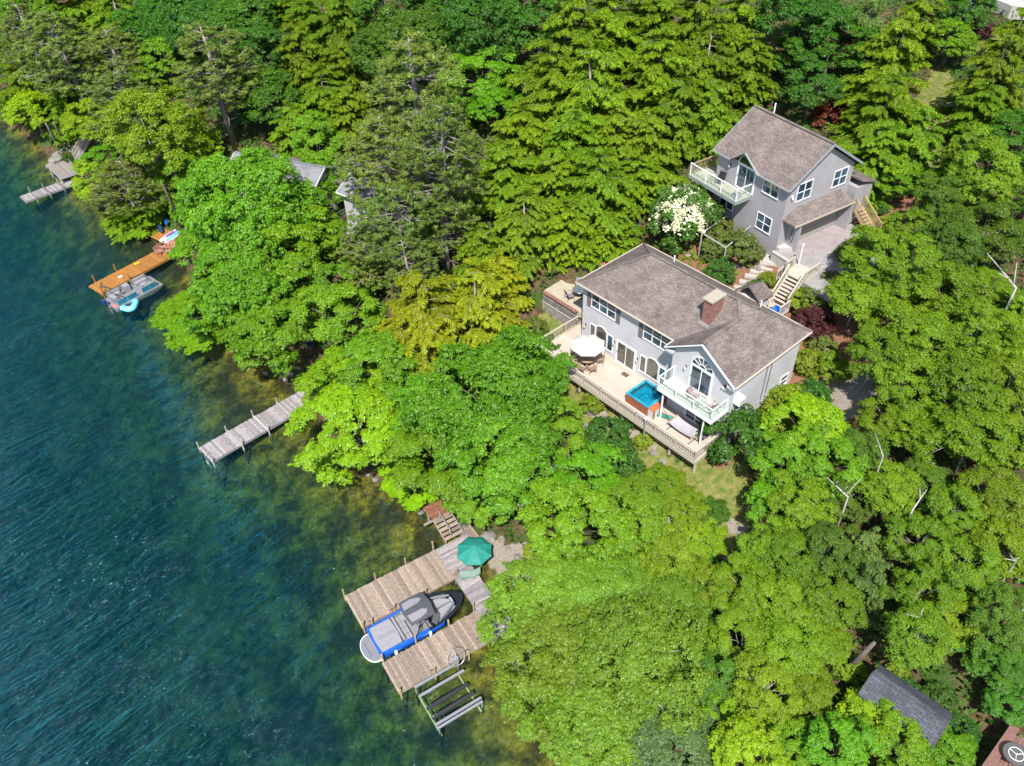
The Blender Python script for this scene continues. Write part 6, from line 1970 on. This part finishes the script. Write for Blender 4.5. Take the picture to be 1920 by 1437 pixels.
for s in (1, -1):
    pv = [(2.42, .22), (2.5, .78), (3.1, .82), (3.62, .66), (3.78, .46), (3.5, .26)]
    pm = MB(); pm.v = [(x, s * y, 1.88 + .12 * math.cos(PI * y / 2.4) + .05 * math.sin(PI * (x - 2.25) / 1.95) + .012) for x, y in pv]
    pm.f = [(0, 1, 2, 3, 4, 5)[::-s]]; pm.m = [0]
    pm.build('canopy_panel', GREYC, cno)
for s in (1, -1):               # white stripes on the hull side
    MB().bar((1.0, s * 1.245, .60), (3.4, s * 1.30, .68), .012, .05, up=(0, 0, 1)).build('hull_stripe', M('pale_blue_stripe', (.25, .45, .8), .3), sb)
for x in (.9, 3.4):
    MB().tube([(x, -1.36, .35), (x, -1.36, .75)], .10, 8).build('fender', WHITE, sb)

# ------------------------------------------------------------------ grey dock
gdk = thing('grey_dock', 'narrow silvery grey plank dock half shaded by the great maple', 'dock', (GDOCK[0][0], GDOCK[0][1], 0), GDOCK[3] + math.radians(5))
_gf = frame((GDOCK[0][0], GDOCK[0][1]), 42.0)
dock_planks(gdk, 0, 9.9, -2.15, 0, .52, PLANK_G, pw=.2)
stringers(gdk, 0.02, 9.9, (-2.1, -1.07, -.05), .40, PLANK_G)
posts(gdk, _gf, [(.05, .1), (2.6, .1), (5.1, .1), (7.4, .1)], 1.25, POSTG)
posts(gdk, _gf, [(2.7, -2.25), (5.15, -2.25), (7.4, -2.25), (.1, -2.25)], 1.15, POSTG)
for x in (2.65, 5.12, 7.4):
    piece('cap_board', POSTG, gdk, (x, -1.07, .57), (.14, 2.5, .05))
ld = MB()
for y in (-1.5, -1.95):
    ld.tube([(.25, y, 1.1), (-.12, y, 1.15), (-.18, y, -.6)], .025, 6)
for z in (.3, 0, -.3):
    ld.tube([(-.17, -1.5, z), (-.17, -1.95, z)], .02, 6)
ld.build('ladder', ALU, gdk)
bc = thing('blue_chair', 'blue framed folding chair in the shade at the head of the grey dock', 'chair', grd(582, 652))
BLF = M('blue_frame', (.05, .22, .5), .4)
for s in (-1, 1):
    MB().tube([(s * .28, -.3, 0), (s * .28, .25, .62)], .02, 6).build('leg', BLF, bc)
    MB().tube([(s * .28, .3, 0), (s * .28, -.25, .62)], .02, 6).build('leg', BLF, bc)
    MB().tube([(s * .28, -.3, .62), (s * .28, .3, .62)], .02, 6).build('armrest', BLF, bc)
MB().box(-.27, .27, -.25, .25, .40, .43).build('seat', NAVY, bc)
MB().add([(-.27, .25, .43), (.27, .25, .43), (.27, .42, .95), (-.27, .42, .95), (-.27, .28, .43), (.27, .28, .43), (.27, .45, .95), (-.27, .45, .95)], [(0, 1, 2, 3), (7, 6, 5, 4), (0, 4, 5, 1), (1, 5, 6, 2), (2, 6, 7, 3), (3, 7, 4, 0)]).build('backrest', NAVY, bc)
# ------------------------------------------------------------------ orange dock
od = thing('orange_dock', 'orange stained plank dock where the pontoon boat is tied', 'dock', (ODOCK[0][0], ODOCK[0][1], 0), ODOCK[3])
dock_planks(od, 0, 9.4, -2.4, 0, .52, PLANK_O, pw=.21)
dock_planks(od, 9.4, 12.0, -2.6, 2.9, .56, PLANK_O, pw=.21)
stringers(od, .02, 9.38, (-2.35, -1.2, -.05), .40, PLANK_O)
stringers(od, 9.42, 11.98, (-2.55, 0, 2.85), .43, PLANK_O)
posts(od, ODOCK, [(.85, .08), (3.3, .08), (3.25, -2.48), (.2, -2.48)], 1.5, PLANK_O, .07)
for k in range(4):
    piece('step', POSTG, od, (9.1 + .35 * k, -2.95 - .1 * k, .45), (.3, .7, .05), (0, 0, .4))
ft = thing('yellow_towel', 'crumpled yellow towel lying on the orange dock', 'towel', fp(ODOCK, 5.4, -.5, .545), ODOCK[3])
tw = MB()
for i in range(6):
    for j in range(5):
        tw.v.append((-.3 + .12 * i + random.uniform(-.04, .04), -.2 + .1 * j + random.uniform(-.04, .04), .01 + .06 * random.random()))
for i in range(5):
    for j in range(4):
        a = i * 5 + j; tw.f.append((a, a + 5, a + 6, a + 1)); tw.m.append(0)
tw.build('cloth', M('yellow_cloth', (.62, .42, .02), .9), ft)
sd = thing('white_bag', 'small white and blue bag on the orange dock beside the pontoon boat', 'bag', fp(ODOCK, 2.9, -1.35, .545), ODOCK[3])
MB().box(-.2, .2, -.14, .14, 0, .16).build('body', CANVAS, sd); MB().tube([(-.12, 0, .16), (-.06, 0, .3), (.06, 0, .3), (.12, 0, .16)], .015, 5).build('handle', BLF, sd)
PINKW = M('faded_pink_timber', (.46, .22, .19), .8, var=.2, scale=5)
for x, y, a, nm in ((8.0, -1.0, .4, 'nearest the pontoon boat'), (8.75, -.55, 1.2, 'in the middle of the group'), (9.35, -1.35, -.6, 'nearest the shore steps'), (8.5, -1.75, -2.4, 'on the lake side of the group')):
    slat_chair('faded pink wooden armchair on the orange dock, ' + nm, fp(ODOCK, x, y, .55), ODOCK[3] + a, PINKW, recline=.5, w=.66, low=.32, name='armchair', group='pink armchairs on the orange dock')
def board(label, loc, rz, L, W, deckm, name='paddle_board', pad=None):
    t = thing(name, label, 'paddle board', loc, rz)
    ol = [(L / 2 * math.cos(2 * PI * k / 28), W / 2 * math.copysign(abs(math.sin(2 * PI * k / 28)) ** .75, math.sin(2 * PI * k / 28))) for k in range(28)]
    MB().prism(ol, 0, .1).build('hull', WHITE, t)
    MB().prism([(x * .93, y * .84) for x, y in ol], .102, .112).build('deck_pad', deckm, t)
    if pad: MB().prism([(x * .45 + .1, y * .7) for x, y in ol], .113, .12).build('grip', pad, t)
    MB().add([(-L * .42, 0, 0), (-L * .36, 0, 0), (-L * .43, 0, -.05)], [(0, 1, 2)]).build('fin', BLACK, t)
    return t
def ang(p, q): return math.atan2(q[1] - p[1], q[0] - p[0])
pa, pb = at(303, 450, .75), at(333, 430, .75)
board('pink and white paddle board lying on the orange dock platform', tuple((pa + pb) / 2 + [0, 0, -.1]), ang(pa, pb), 3.0, .72, M('pink_pad', (.72, .42, .60), .6), pad=M('violet_pad', (.2, .1, .3), .6))
pa, pb = at(313, 452, .75), at(338, 432, .75)
board('sky blue paddle board beside the pink one', tuple((pa + pb) / 2 + [0, 0, -.1]), ang(pa, pb), 2.8, .8, M('sky_blue_pad', (.16, .50, .78), .5))
for lab, px, py, rz, mt in (('dark blue kayak leaning in the shade behind the paddle boards', 313, 409, 1.9, M('kayak_blue', (.01, .09, .35), .35)), ('navy upturned canoe in the shade left of the blue kayak', 302, 424, 2.0, NAVY)):
    P = grd(px, py + 6)
    t = thing('kayak', lab, 'kayak', tuple(P + [0, 0, .28]), rz)
    k_ = MB(); k_.tube([(-1.5, 0, .12), (-1.0, 0, .05), (0, 0, 0), (1.0, 0, .05), (1.5, 0, .12)], [.03, .22, .3, .22, .03], 10); k_.build('hull', mt, t, smooth=True)
    c_ = MB(); c_.lathe([(.26, .24), (.30, .31), (.24, .33)], 14); c_.build('cockpit_rim', BLACK, t)
# ------------------------------------------------------------------ pontoon boat (x forward)
po = at(205, 578, .5); pq = at(292, 532, .5)
prz = ang(po, pq)
pc = (po + pq) / 2
pb_ = thing('pontoon_boat', 'pontoon boat with grey seats and teal side panels beside the orange dock', 'pontoon boat', (pc[0] - .15, pc[1] + .55, 0), prz)
pb_.scale = (.95, .9, 1)
for y in (-.85, .85):
    MB().tube([(-2.7, y, .12), (2.2, y, .12), (2.75, y, .2), (3.0, y, .32)], [.3, .3, .22, .05], 12).build('pontoon', ALU, pb_, smooth=True)
MB().box(-2.8, 2.8, -1.25, 1.25, .44, .54).build('deck', CUSHION, pb_)
MB().box(-2.82, 2.82, -1.29, -1.252, .40, .56).build('deck_trim', ALU, pb_)
MB().box(-2.82, 2.82, 1.252, 1.29, .40, .56).build('deck_trim', ALU, pb_)
for s in (-1, 1):
    for a, b in ((-2.3, -.1), (.55, 2.2)):
        MB().box(a, b, s * 1.17 - .015, s * 1.17 + .015, .6, 1.12).build('side_panel', TEALP if s < 0 else CUSHION, pb_)
        MB().bar((a - .03, s * 1.17, 1.16), (b + .03, s * 1.17, 1.16), .05, .05).build('rail', ALU, pb_)
        MB().bar((a - .03, s * 1.17, .58), (b + .03, s * 1.17, .58), .05, .04).build('rail', ALU, pb_)
        for x in (a, (a + b) / 2, b):
            MB().bar((x, s * 1.17, .54), (x, s * 1.17, 1.16), .04, .04).build('rail_post', ALU, pb_)
MB().box(2.21, 2.24, -1.1, 1.1, .6, 1.1).build('bow_panel', CUSHION, pb_)
MB().box(-2.33, -2.3, -1.1, .3, .6, 1.1).build('stern_panel', CUSHION, pb_)
for q, nm in (((.75, 2.1, .55, 1.1, .54, .9), 'lounge_seat'), ((.95, 2.1, -1.1, -.6, .54, .9), 'lounge_seat'), ((-2.2, -1.0, .5, 1.1, .54, .92), 'lounge_seat'), ((-2.2, -1.65, -.6, .5, .54, .92), 'lounge_seat')):
    o = MB().box(*q).build(nm, CUSHION_L, pb_)
    MB().box(q[0], q[1], q[3] - .14 if q[2] > -.1 else q[2], q[3] if q[2] > -.1 else q[2] + .14, q[5] + .002, q[5] + .30).build('cushion_back', CUSHION_L, o)
hc_ = MB().box(-.55, .05, .35, 1.05, .54, 1.3).build('helm_console', CUSHION_L, pb_)
MB().add([(.0, .35, 1.3), (.0, 1.05, 1.3), (-.15, 1.0, 1.6), (-.15, .4, 1.6)], [(0, 1, 2, 3)]).build('windscreen', CLEAR, hc_)
cs = MB().box(-1.05, -.65, .45, .95, .7, .85).build('captain_seat', GREYC, pb_)
MB().box(-1.12, -1.05, .45, .95, .85, 1.35).build('seat_back', GREYC, cs)
MB().lathe([(.06, .54), (.06, .7)], 8, (-.85, .7, 0)).build('seat_pedestal', ALU, cs)
tl = MB(); tl.lathe([(.05, .54), (.05, .85), (.32, .86), (.32, .89), (.001, .89)], 14, (1.3, -.05, 0)); tl.build('drinks_table', CUSHION_L, pb_)
tb_ = MB(); tb_.tube([(-1.4, 1.2, 1.15), (-2.2, 1.15, 1.95), (-2.4, .9, 2.15), (-2.4, -.9, 2.15), (-2.2, -1.15, 1.95), (-1.4, -1.2, 1.15)], .05, 8); tb_.build('tow_bar', CHAR, pb_)
MB().tube([(-2.45, 1.0, 2.1), (-2.2, 1.5, 2.2)], .09, 8).build('bimini_boot', CHAR, pb_)
mo = MB(); mo.box(-3.35, -2.95, -.24, .24, .75, 1.25); mo.box(-3.25, -3.0, -.18, .18, 1.25, 1.33); moo = mo.build('outboard_motor', NAVY, pb_)
MB().box(-3.2, -3.02, -.09, .09, -.45, .75).build('motor_leg', CHAR, moo)
MB().box(-2.98, -2.8, -.2, .2, .3, .6).build('motor_bracket', ALU, moo)
MB().box(-2.75, -2.34, -1.1, -.4, .541, .56).build('swim_mat', M('red_mat', (.5, .16, .15), .8), pb_)
rp_ = MB(); rp_.tube([(-2.8, -.9, .5), (-3.05, -.9, .45), (-3.1, -.9, -.5)], .02, 6); rp_.tube([(-2.8, -.55, .5), (-3.05, -.55, .45), (-3.1, -.55, -.5)], .02, 6)
for z in (-.3, 0, .25): rp_.tube([(-3.08, -.9, z), (-3.08, -.55, z)], .018, 6)
rp_.build('ladder', ALU, pb_)
tu = at(243, 574, .12)
tq = thing('inflatable_tube', 'light blue inflatable tube with triangular hole floating beside the pontoon boat', 'inflatable', (tu[0], tu[1], .16), prz + .3)
IB = M('light_blue_vinyl', (.20, .62, .85), .3, spec=.6)
pts = []
for k in range(25):
    a = 2 * PI * k / 24; r = .62 * (1 + .16 * math.cos(3 * a)); pts.append((r * 1.12 * math.cos(a), r * math.sin(a), .06))
tt = MB(); tt.tube(pts, .30, 12, caps=False); tt.build('ring', IB, tq, smooth=True)
MB().tube([(.6, -.3, .34), (.7, 0, .40), (.6, .3, .34)], .03, 6).build('handle', BLF, tq)
MB().tube([(-.6, -.3, .34), (-.7, 0, .40), (-.6, .3, .34)], .03, 6).build('handle', BLF, tq)
# ------------------------------------------------------------------ far dock, platform and stairs
fd = thing('far_dock', 'narrow grey plank dock near the left edge of the picture', 'dock', (FDOCK[0][0], FDOCK[0][1], 0), FDOCK[3])
dock_planks(fd, 0, 7.2, -2.1, -.25, .48, PLANK_G, pw=.24)
stringers(fd, .02, 7.2, (-2.05, -.3), .36, PLANK_G)
posts(fd, FDOCK, [(1.3, -.15), (2.9, -.15), (4.6, -.15), (6.2, -.15), (1.3, -2.2), (2.9, -2.2), (4.6, -2.2), (6.2, -2.2)], 1.1, POSTG, .045)
for x in (1.3, 2.9, 4.6, 6.2):
    piece('cap_board', BLACK, fd, (x, -1.17, .515), (.08, 2.1, .03))
fpz = 1.35
cs_ = [at(92, 314, fpz), at(113, 334, fpz), at(150, 322, fpz), at(128, 297, fpz)]
pf = thing('far_platform', 'weathered brown plank platform on the rocks above the far dock', 'platform', (0, 0, 0))
n = 22
for k in range(n):
    a = cs_[0] + (cs_[3] - cs_[0]) * (k + .5) / n; b = cs_[1] + (cs_[2] - cs_[1]) * (k + .5) / n
    c = (a + b) / 2; d = b - a
    piece('plank', M('dark_weathered_plank', (.22, .19, .17), .9, var=.3, scale=5, rnd=.2), pf, tuple(c), (np.linalg.norm(d), np.linalg.norm(cs_[3] - cs_[0]) / n * .93, .05), (0, 0, math.atan2(d[1], d[0])))
for p, q in ((cs_[0], cs_[1]), (cs_[1], cs_[2]), (cs_[3], cs_[0])):
    MB().bar(p - [0, 0, .12], q - [0, 0, .12], .08, .22).build('rim_board', POSTG, pf)
for p in cs_:
    MB().bar((p[0], p[1], min(g1(p[0], p[1]), 0) - .4), (p[0], p[1], fpz - .05), .12, .12).build('post', POSTG, pf)
fs = thing('far_stairs', 'grey timber stairs with railings climbing behind the far platform', 'stairs', (0, 0, 0))
sa, sb_ = at(141, 302, 1.4), at(169, 252, 4.2)
sdv = sb_ - sa; sl_ = math.atan2(sdv[1], sdv[0]); sn = np.array([-math.sin(sl_), math.cos(sl_), 0])
for k in range(14):
    c = sa + sdv * (k + .5) / 14
    piece('tread', PLANK_G, fs, tuple(c), (.3, 1.2, .05), (0, 0, sl_))
for s in (-.6, .6):
    MB().bar(sa + sn * s - [0, 0, .1], sb_ + sn * s - [0, 0, .1], .06, .24).build('stringer', PLANK_G, fs)
    MB().bar(sa + sn * s + [0, 0, .95], sb_ + sn * s + [0, 0, .95], .09, .05).build('handrail', POSTG, fs)
    MB().bar(sa + sn * s + [0, 0, .5], sb_ + sn * s + [0, 0, .5], .05, .08).build('mid_rail', POSTG, fs)
    for k in range(15):
        c = sa + sdv * k / 14 + sn * s
        piece('baluster', POSTG, fs, (c[0], c[1], c[2] + .45), (.05, .05, 1.05), (0, 0, sl_))
# ------------------------------------------------------------------ rocks
def rock_mesh(seed):
    r = np.random.default_rng(seed)
    import bmesh
    bm = bmesh.new(); bmesh.ops.create_icosphere(bm, subdivisions=3, radius=1)
    k = r.normal(size=(6, 3)) * 1.6; ph = r.uniform(0, 6, 6)
    for v in bm.verts:
        d = np.array(v.co); v.co = Vector(d * (1 + .16 * np.sin(k @ d + ph).sum() / 1.6 + .04 * np.sin(9 * d[0] + 7 * d[1])))
        v.co.z *= .7
    me = bpy.data.meshes.new('rock'); bm.to_mesh(me); bm.free(); me.materials.append(STONE); return me
RM = [rock_mesh(i) for i in range(4)]
def rock(px, py, r, label, i, group=None):
    P = grd(px, py)
    o = bpy.data.objects.new('boulder', RM[i % 4]); COL.objects.link(o)
    s = r * np.linalg.norm(P - [0, 0, CAM_Z]) / FPX
    o.location = P + [0, 0, .15 * s]; o.scale = (s, s * .85, s * .8); o.rotation_euler = (0, 0, i * 1.7)
    tag(o, label, 'rock', group)
rock(1533, 432, 17, 'large pale boulder right of the garage stairs', 0)
rock(875, 1000, 15, 'pale boulder wedged between dock stairs and parasol', 1)
rock(913, 1018, 20, 'broad pale boulder beside the green parasol', 2)
rock(880, 965, 12, 'grey boulder above the red-brown platform', 3)
rock(1040, 880, 20, 'shaded boulder on the slope below the deck', 1)
rock(1110, 775, 10, 'small grey boulder on the lawn below the deck', 2)
random.seed(2)
_ri = 0
for grp, lab, lst in (('rocks at the far platform', 'small grey rock piled beside the far platform', [(108, 292), (100, 303), (118, 284), (128, 278), (96, 312), (112, 300), (138, 285)]),
                      ('rocks under the lime maple', 'small grey rock at the waterline under the small lime maple', [(725, 905), (740, 925), (705, 900), (752, 912), (690, 890), (800, 955), (790, 962), (815, 968)]),
                      ('rocks at the grey dock', 'small grey rock on the shaded shore behind the grey dock', [(520, 690), (545, 700), (565, 715), (500, 700), (580, 735), (535, 712), (590, 700), (560, 690)]),
                      ('rocks behind the green parasol', 'small grey rock on the shore around the green parasol', [(860, 985), (955, 1030), (970, 1045), (890, 1005), (940, 1012)]),
                      ('rocks on the garden path', 'small grey rock along the garden path below the lawn', [(1400, 1010), (1385, 990), (1320, 1020), (1330, 1030), (1350, 1045), (1100, 800)]),
                      ('rocks in the mulch beds', 'small grey rock in the mulch beds behind the big house', [(1420, 505), (1290, 480), (1320, 470), (1555, 650), (1550, 660)]),
                      ('rocks at the orange dock', 'small grey rock at the shore end of the orange dock', [(345, 470), (350, 490)])):
    for x, y in lst:
        rock(x, y, random.uniform(4, 8), lab, _ri, grp); _ri += 1
for grp, lab, lst in (('flagstones below the deck', 'flat grey flagstone on the grass below the deck railing', [(1152, 798), (1175, 812), (1200, 826), (1228, 846), (1243, 866), (1250, 885)]),
                      ('flagstones on the lower path', 'flat grey flagstone of the path winding down the lower lawn', [(1270, 962), (1288, 985), (1308, 1008), (1328, 1030), (1350, 1048)]),
                      ('flagstones in the lawn shade', 'flat grey flagstone in the shade at the right of the lower lawn', [(1372, 975), (1388, 992), (1402, 1008)])):
    for x, y in lst:
        P = grd(x, y)
        o = MB().prism([(.48 * math.cos(a) * random.uniform(.8, 1.2), .38 * math.sin(a) * random.uniform(.8, 1.2)) for a in np.linspace(0, 2 * PI, 8)[:-1]], -.12, .05).build('flagstone', STONE, None, loc=tuple(P), rz=x * 1.3)
        tag(o, lab, 'flagstone', grp)
# ------------------------------------------------------------------ neighbours
def gable_house(name, label, o, deg, L, Wd, z0, ze, zr, roofm, wallm, oh=.4, chim=False):
    fr = frame(o, deg)
    t = thing(name, label, 'house', (o[0], o[1], 0), fr[3])
    MB().box(0, L, 0, Wd, z0, ze).build('wall', wallm, t)
    for x in (.0, L - .12):
        MB().add([(x, 0, ze), (x, Wd, ze), (x, Wd / 2, zr - .2), (x + .12, 0, ze), (x + .12, Wd, ze), (x + .12, Wd / 2, zr - .2)], [(0, 2, 1), (3, 4, 5), (1, 2, 5, 4), (2, 0, 3, 5)]).build('gable_wall', wallm, t)
    r = MB().shell([[(-oh, -oh, ze), (L + oh, -oh, ze), (L + oh, Wd / 2, zr), (-oh, Wd / 2, zr)], [(-oh, Wd / 2, zr), (L + oh, Wd / 2, zr), (L + oh, Wd + oh, ze), (-oh, Wd + oh, ze)]], .14).build('roof', roofm, t)
    MB().bar((-oh, Wd / 2, zr + .02), (L + oh, Wd / 2, zr + .02), .25, .03).build('ridge_cap', roofm, r)
    for x in (-oh - .02, L + oh + .02):
        MB().bar((x, -oh, ze - .05), (x, Wd / 2, zr - .05), .04, .16).build('bargeboard', WHITE, r)
    MB().bar((-oh, -oh - .04, ze - .06), (L + oh, -oh - .04, ze - .06), .08, .1).build('gutter', WHITE, r)
    return t, fr
na = at(412, 330, 9.0)
nh, nf = gable_house('neighbour_house', 'grey roofed house hidden behind the great maple mass on the left', (na[0] + .3, na[1] - .2), -22, 9.8, 6.4, 2.5, 8.4, 10.1, ROOF_GREY, SIDING)
window(nh, 'x', 3, 4.6, 6.2, 7.6, 0, -1, cols=2); window(nh, 'x', 7, 8.6, 6.2, 7.6, 0, -1, cols=2)
nb = at(633, 357, 9.2)
nh2, nf2 = gable_house('neighbour_cottage', 'grey roofed cottage under the great bare limbed pine', (nb[0] + .4, nb[1] + .1), -38, 8.5, 5.5, 3.0, 9.0, 10.6, ROOF_GREY, SIDING)
window(nh2, 'x', 2, 3.6, 6.2, 7.6, 0, -1, cols=2); slider(nh2, 4.6, 6.4, 5.2, 7.2, 0)
window(nh2, 'y', 1.5, 3.0, 6.2, 7.6, 0, -1, cols=2)
nd_ = thing('neighbour_deck', 'grey timber deck with dark railing in front of the hidden cottage', 'deck', (nb[0] + .4, nb[1] + .1, 0), nf2[3])
dock_planks(nd_, -1.5, 8.8, -3.2, -.02, 5.1, PLANK_G, across='y', pw=.2)
railing(nd_, (-1.45, -3.15), (8.75, -3.15), 5.12, 5.12, CHAR, posts=2)
railing(nd_, (-1.45, -3.1), (-1.45, 1.5), 5.12, 5.12, CHAR, posts=2)
for x in (-1.3, 2, 5, 8.5):
    p = fp(nf2, x, -3.0); pbox('post', PLANK_G, nd_, x - .06, x + .06, -3.06, -2.94, g1(p[0], p[1]) - .3, 5.08)
lo_ = thing('lower_terrace', 'red trimmed grey terrace roof below the hidden cottage deck', 'terrace', (nb[0] + .4, nb[1] + .1, 0), nf2[3])
MB().box(-1.2, 4.5, -5.8, -3.4, 4.0, 4.12).build('slab', CHAR, lo_); MB().box(-1.25, 4.55, -5.86, -5.802, 3.9, 4.15).build('edge_board', PLANK_B, lo_)
for x in (-1, 1.6, 4.3):
    p = fp(nf2, x, -5.6); pbox('post', PLANK_B, lo_, x - .06, x + .06, -5.7, -5.58, g1(p[0], p[1]) - .3, 4.0)
# dark roofed shed, bottom right
s0, s1 = at(1621, 1253, 6.6), at(1734, 1331, 6.6)
sh_, sfr = gable_house('garden_shed', 'dark shingled shed roof among the trees at the lower right', (float(s0[0]) - .2, float(s0[1]) - 1.1), math.degrees(ang(s0, s1)), 3.7, 2.0, 3.0, 5.9, 6.7, ROOF_DARK, PLANK_B, .2)
for o_ in bpy.data.objects:
    if o_.parent and o_.parent.parent is sh_ and o_.name.startswith(('bargeboard', 'gutter')):
        o_.data.materials[0] = CHAR
tp = grd(1768, 1372)
toy = thing('garden_toys', 'red white and turquoise plastic toy car beside the shed', 'toy', tuple(tp), .6)
MB().box(-.4, .4, -.25, .25, .15, .45).build('body', M('red_plastic', (.6, .04, .03), .4), toy)
MB().box(-.2, .25, -.22, .22, .452, .8).build('cab', M('turquoise_plastic', (.05, .45, .42), .4), toy)
for x in (-.28, .28):
    for y in (-.27, .27):
        MB().tube([(x, y - .03, .15), (x, y + .03, .15)], .15, 12).build('wheel', WHITE, toy)
# brown deck in the bottom right corner
bz_ = 5.0
ca, cb = at(1842, 1437, bz_), at(1885, 1375, bz_)
bdk = thing('brown_deck', 'red-brown deck with bench in the bottom right corner', 'deck', tuple(ca * [1, 1, 0]), ang(ca, cb))
dock_planks(bdk, -1.5, 3.0, -4.0, -.0, bz_, PLANK_B, across='y', pw=.17)
for x in (-1.3, 1.0, 2.9):
    for y in (-.1, -3.9):
        piece('post', PLANK_B, bdk, (x, y, bz_ - 1.0), (.12, .12, 2.0))
MB().box(-1.5, 3.0, -.40, -.02, bz_ + .42, bz_ + .47).build('bench_seat', PLANK_B, bdk)
MB().box(-1.5, 3.0, .0, .06, bz_ + .03, bz_ + .85).build('bench_back', PLANK_B, bdk)
gt = at(1905, 1415, bz_ + .75)
gtt = thing('glass_table', 'round glass table with white ring base on the brown deck', 'table', (gt[0], gt[1], bz_ + .03), 0)
MB().lathe([(.001, .72), (.62, .72), (.62, .735), (.001, .735)], 28).build('table_top', clear_mat('smoked_glass', (.35, .35, .34), .3), gtt)
MB().tube([(.63 * math.cos(2 * PI * k / 32), .63 * math.sin(2 * PI * k / 32), .73) for k in range(33)], .018, 6).build('rim', BLACK, gtt)
MB().tube([(.36 * math.cos(2 * PI * k / 24), .36 * math.sin(2 * PI * k / 24), .76) for k in range(25)], .02, 6).build('ring', WHITE, gtt)
for a in (0, 2.1, 4.2):
    MB().tube([(.36 * math.cos(a), .36 * math.sin(a), .76), (0, 0, .75), (.1, .05, .72)], .016, 6).build('spoke', WHITE, gtt)
    MB().tube([(.5 * math.cos(a), .5 * math.sin(a), 0), (.3 * math.cos(a), .3 * math.sin(a), .72)], .02, 6).build('leg', BLACK, gtt)
# gravel road and slate roof at the top right
rd = MB(); ra = [at(x, y, 16.1) for x, y in ((1850, 18), (1868, 6), (1960, 22), (2100, 40), (2100, 62), (1960, 44), (1890, 34))]
pts_r = [(float(p[0]), float(p[1])) for p in ra]
zr_ = max(g1(*p) for p in pts_r)
rd.prism(pts_r[::-1], zr_ - 3.0, zr_ + .15)
tag(rd.build('road', M('gravel_road', (.42, .40, .38), .95, var=.25, scale=2)), 'pale gravel road in the top right corner', kind='structure')
ro = at(1838, 10, zr_ + 1.6)
van = thing('parked_van', 'dark slate blue van parked at the end of the gravel road', 'van', (ro[0] - .6, ro[1] + 1.4, zr_ + .15), 1.2)
SL = M('slate_paint', (.05, .07, .11), .3)
MB().vprism([(-2.3, .35), (2.2, .35), (2.3, .95), (1.5, 1.1), (.9, 1.75), (-2.2, 1.8), (-2.35, 1.0)], -.9, .9).build('body', SL, van)
MB().box(-2.0, .7, -.905, .905, 1.15, 1.6).build('side_window', GLASS, van)
MB().add([(1.52, -.75, 1.12), (1.52, .75, 1.12), (.95, .7, 1.72), (.95, -.7, 1.72)], [(0, 1, 2, 3)]).build('windscreen', GLASS, van)
for x in (-1.5, 1.4):
    for y in (-.85, .85):
        wv = MB(); wv.tube([(x, y - .1, .34), (x, y + .1, .34)], .34, 16); wo = wv.build('wheel', BLACK, van)
        MB().tube([(x, y - .108, .34), (x, y + .108, .34)], .18, 12).build('rim', ALU, wo)
for y in (-.65, .65):
    MB().box(2.27, 2.31, y - .15, y + .15, .7, .88).build('headlight', WHITE, van)
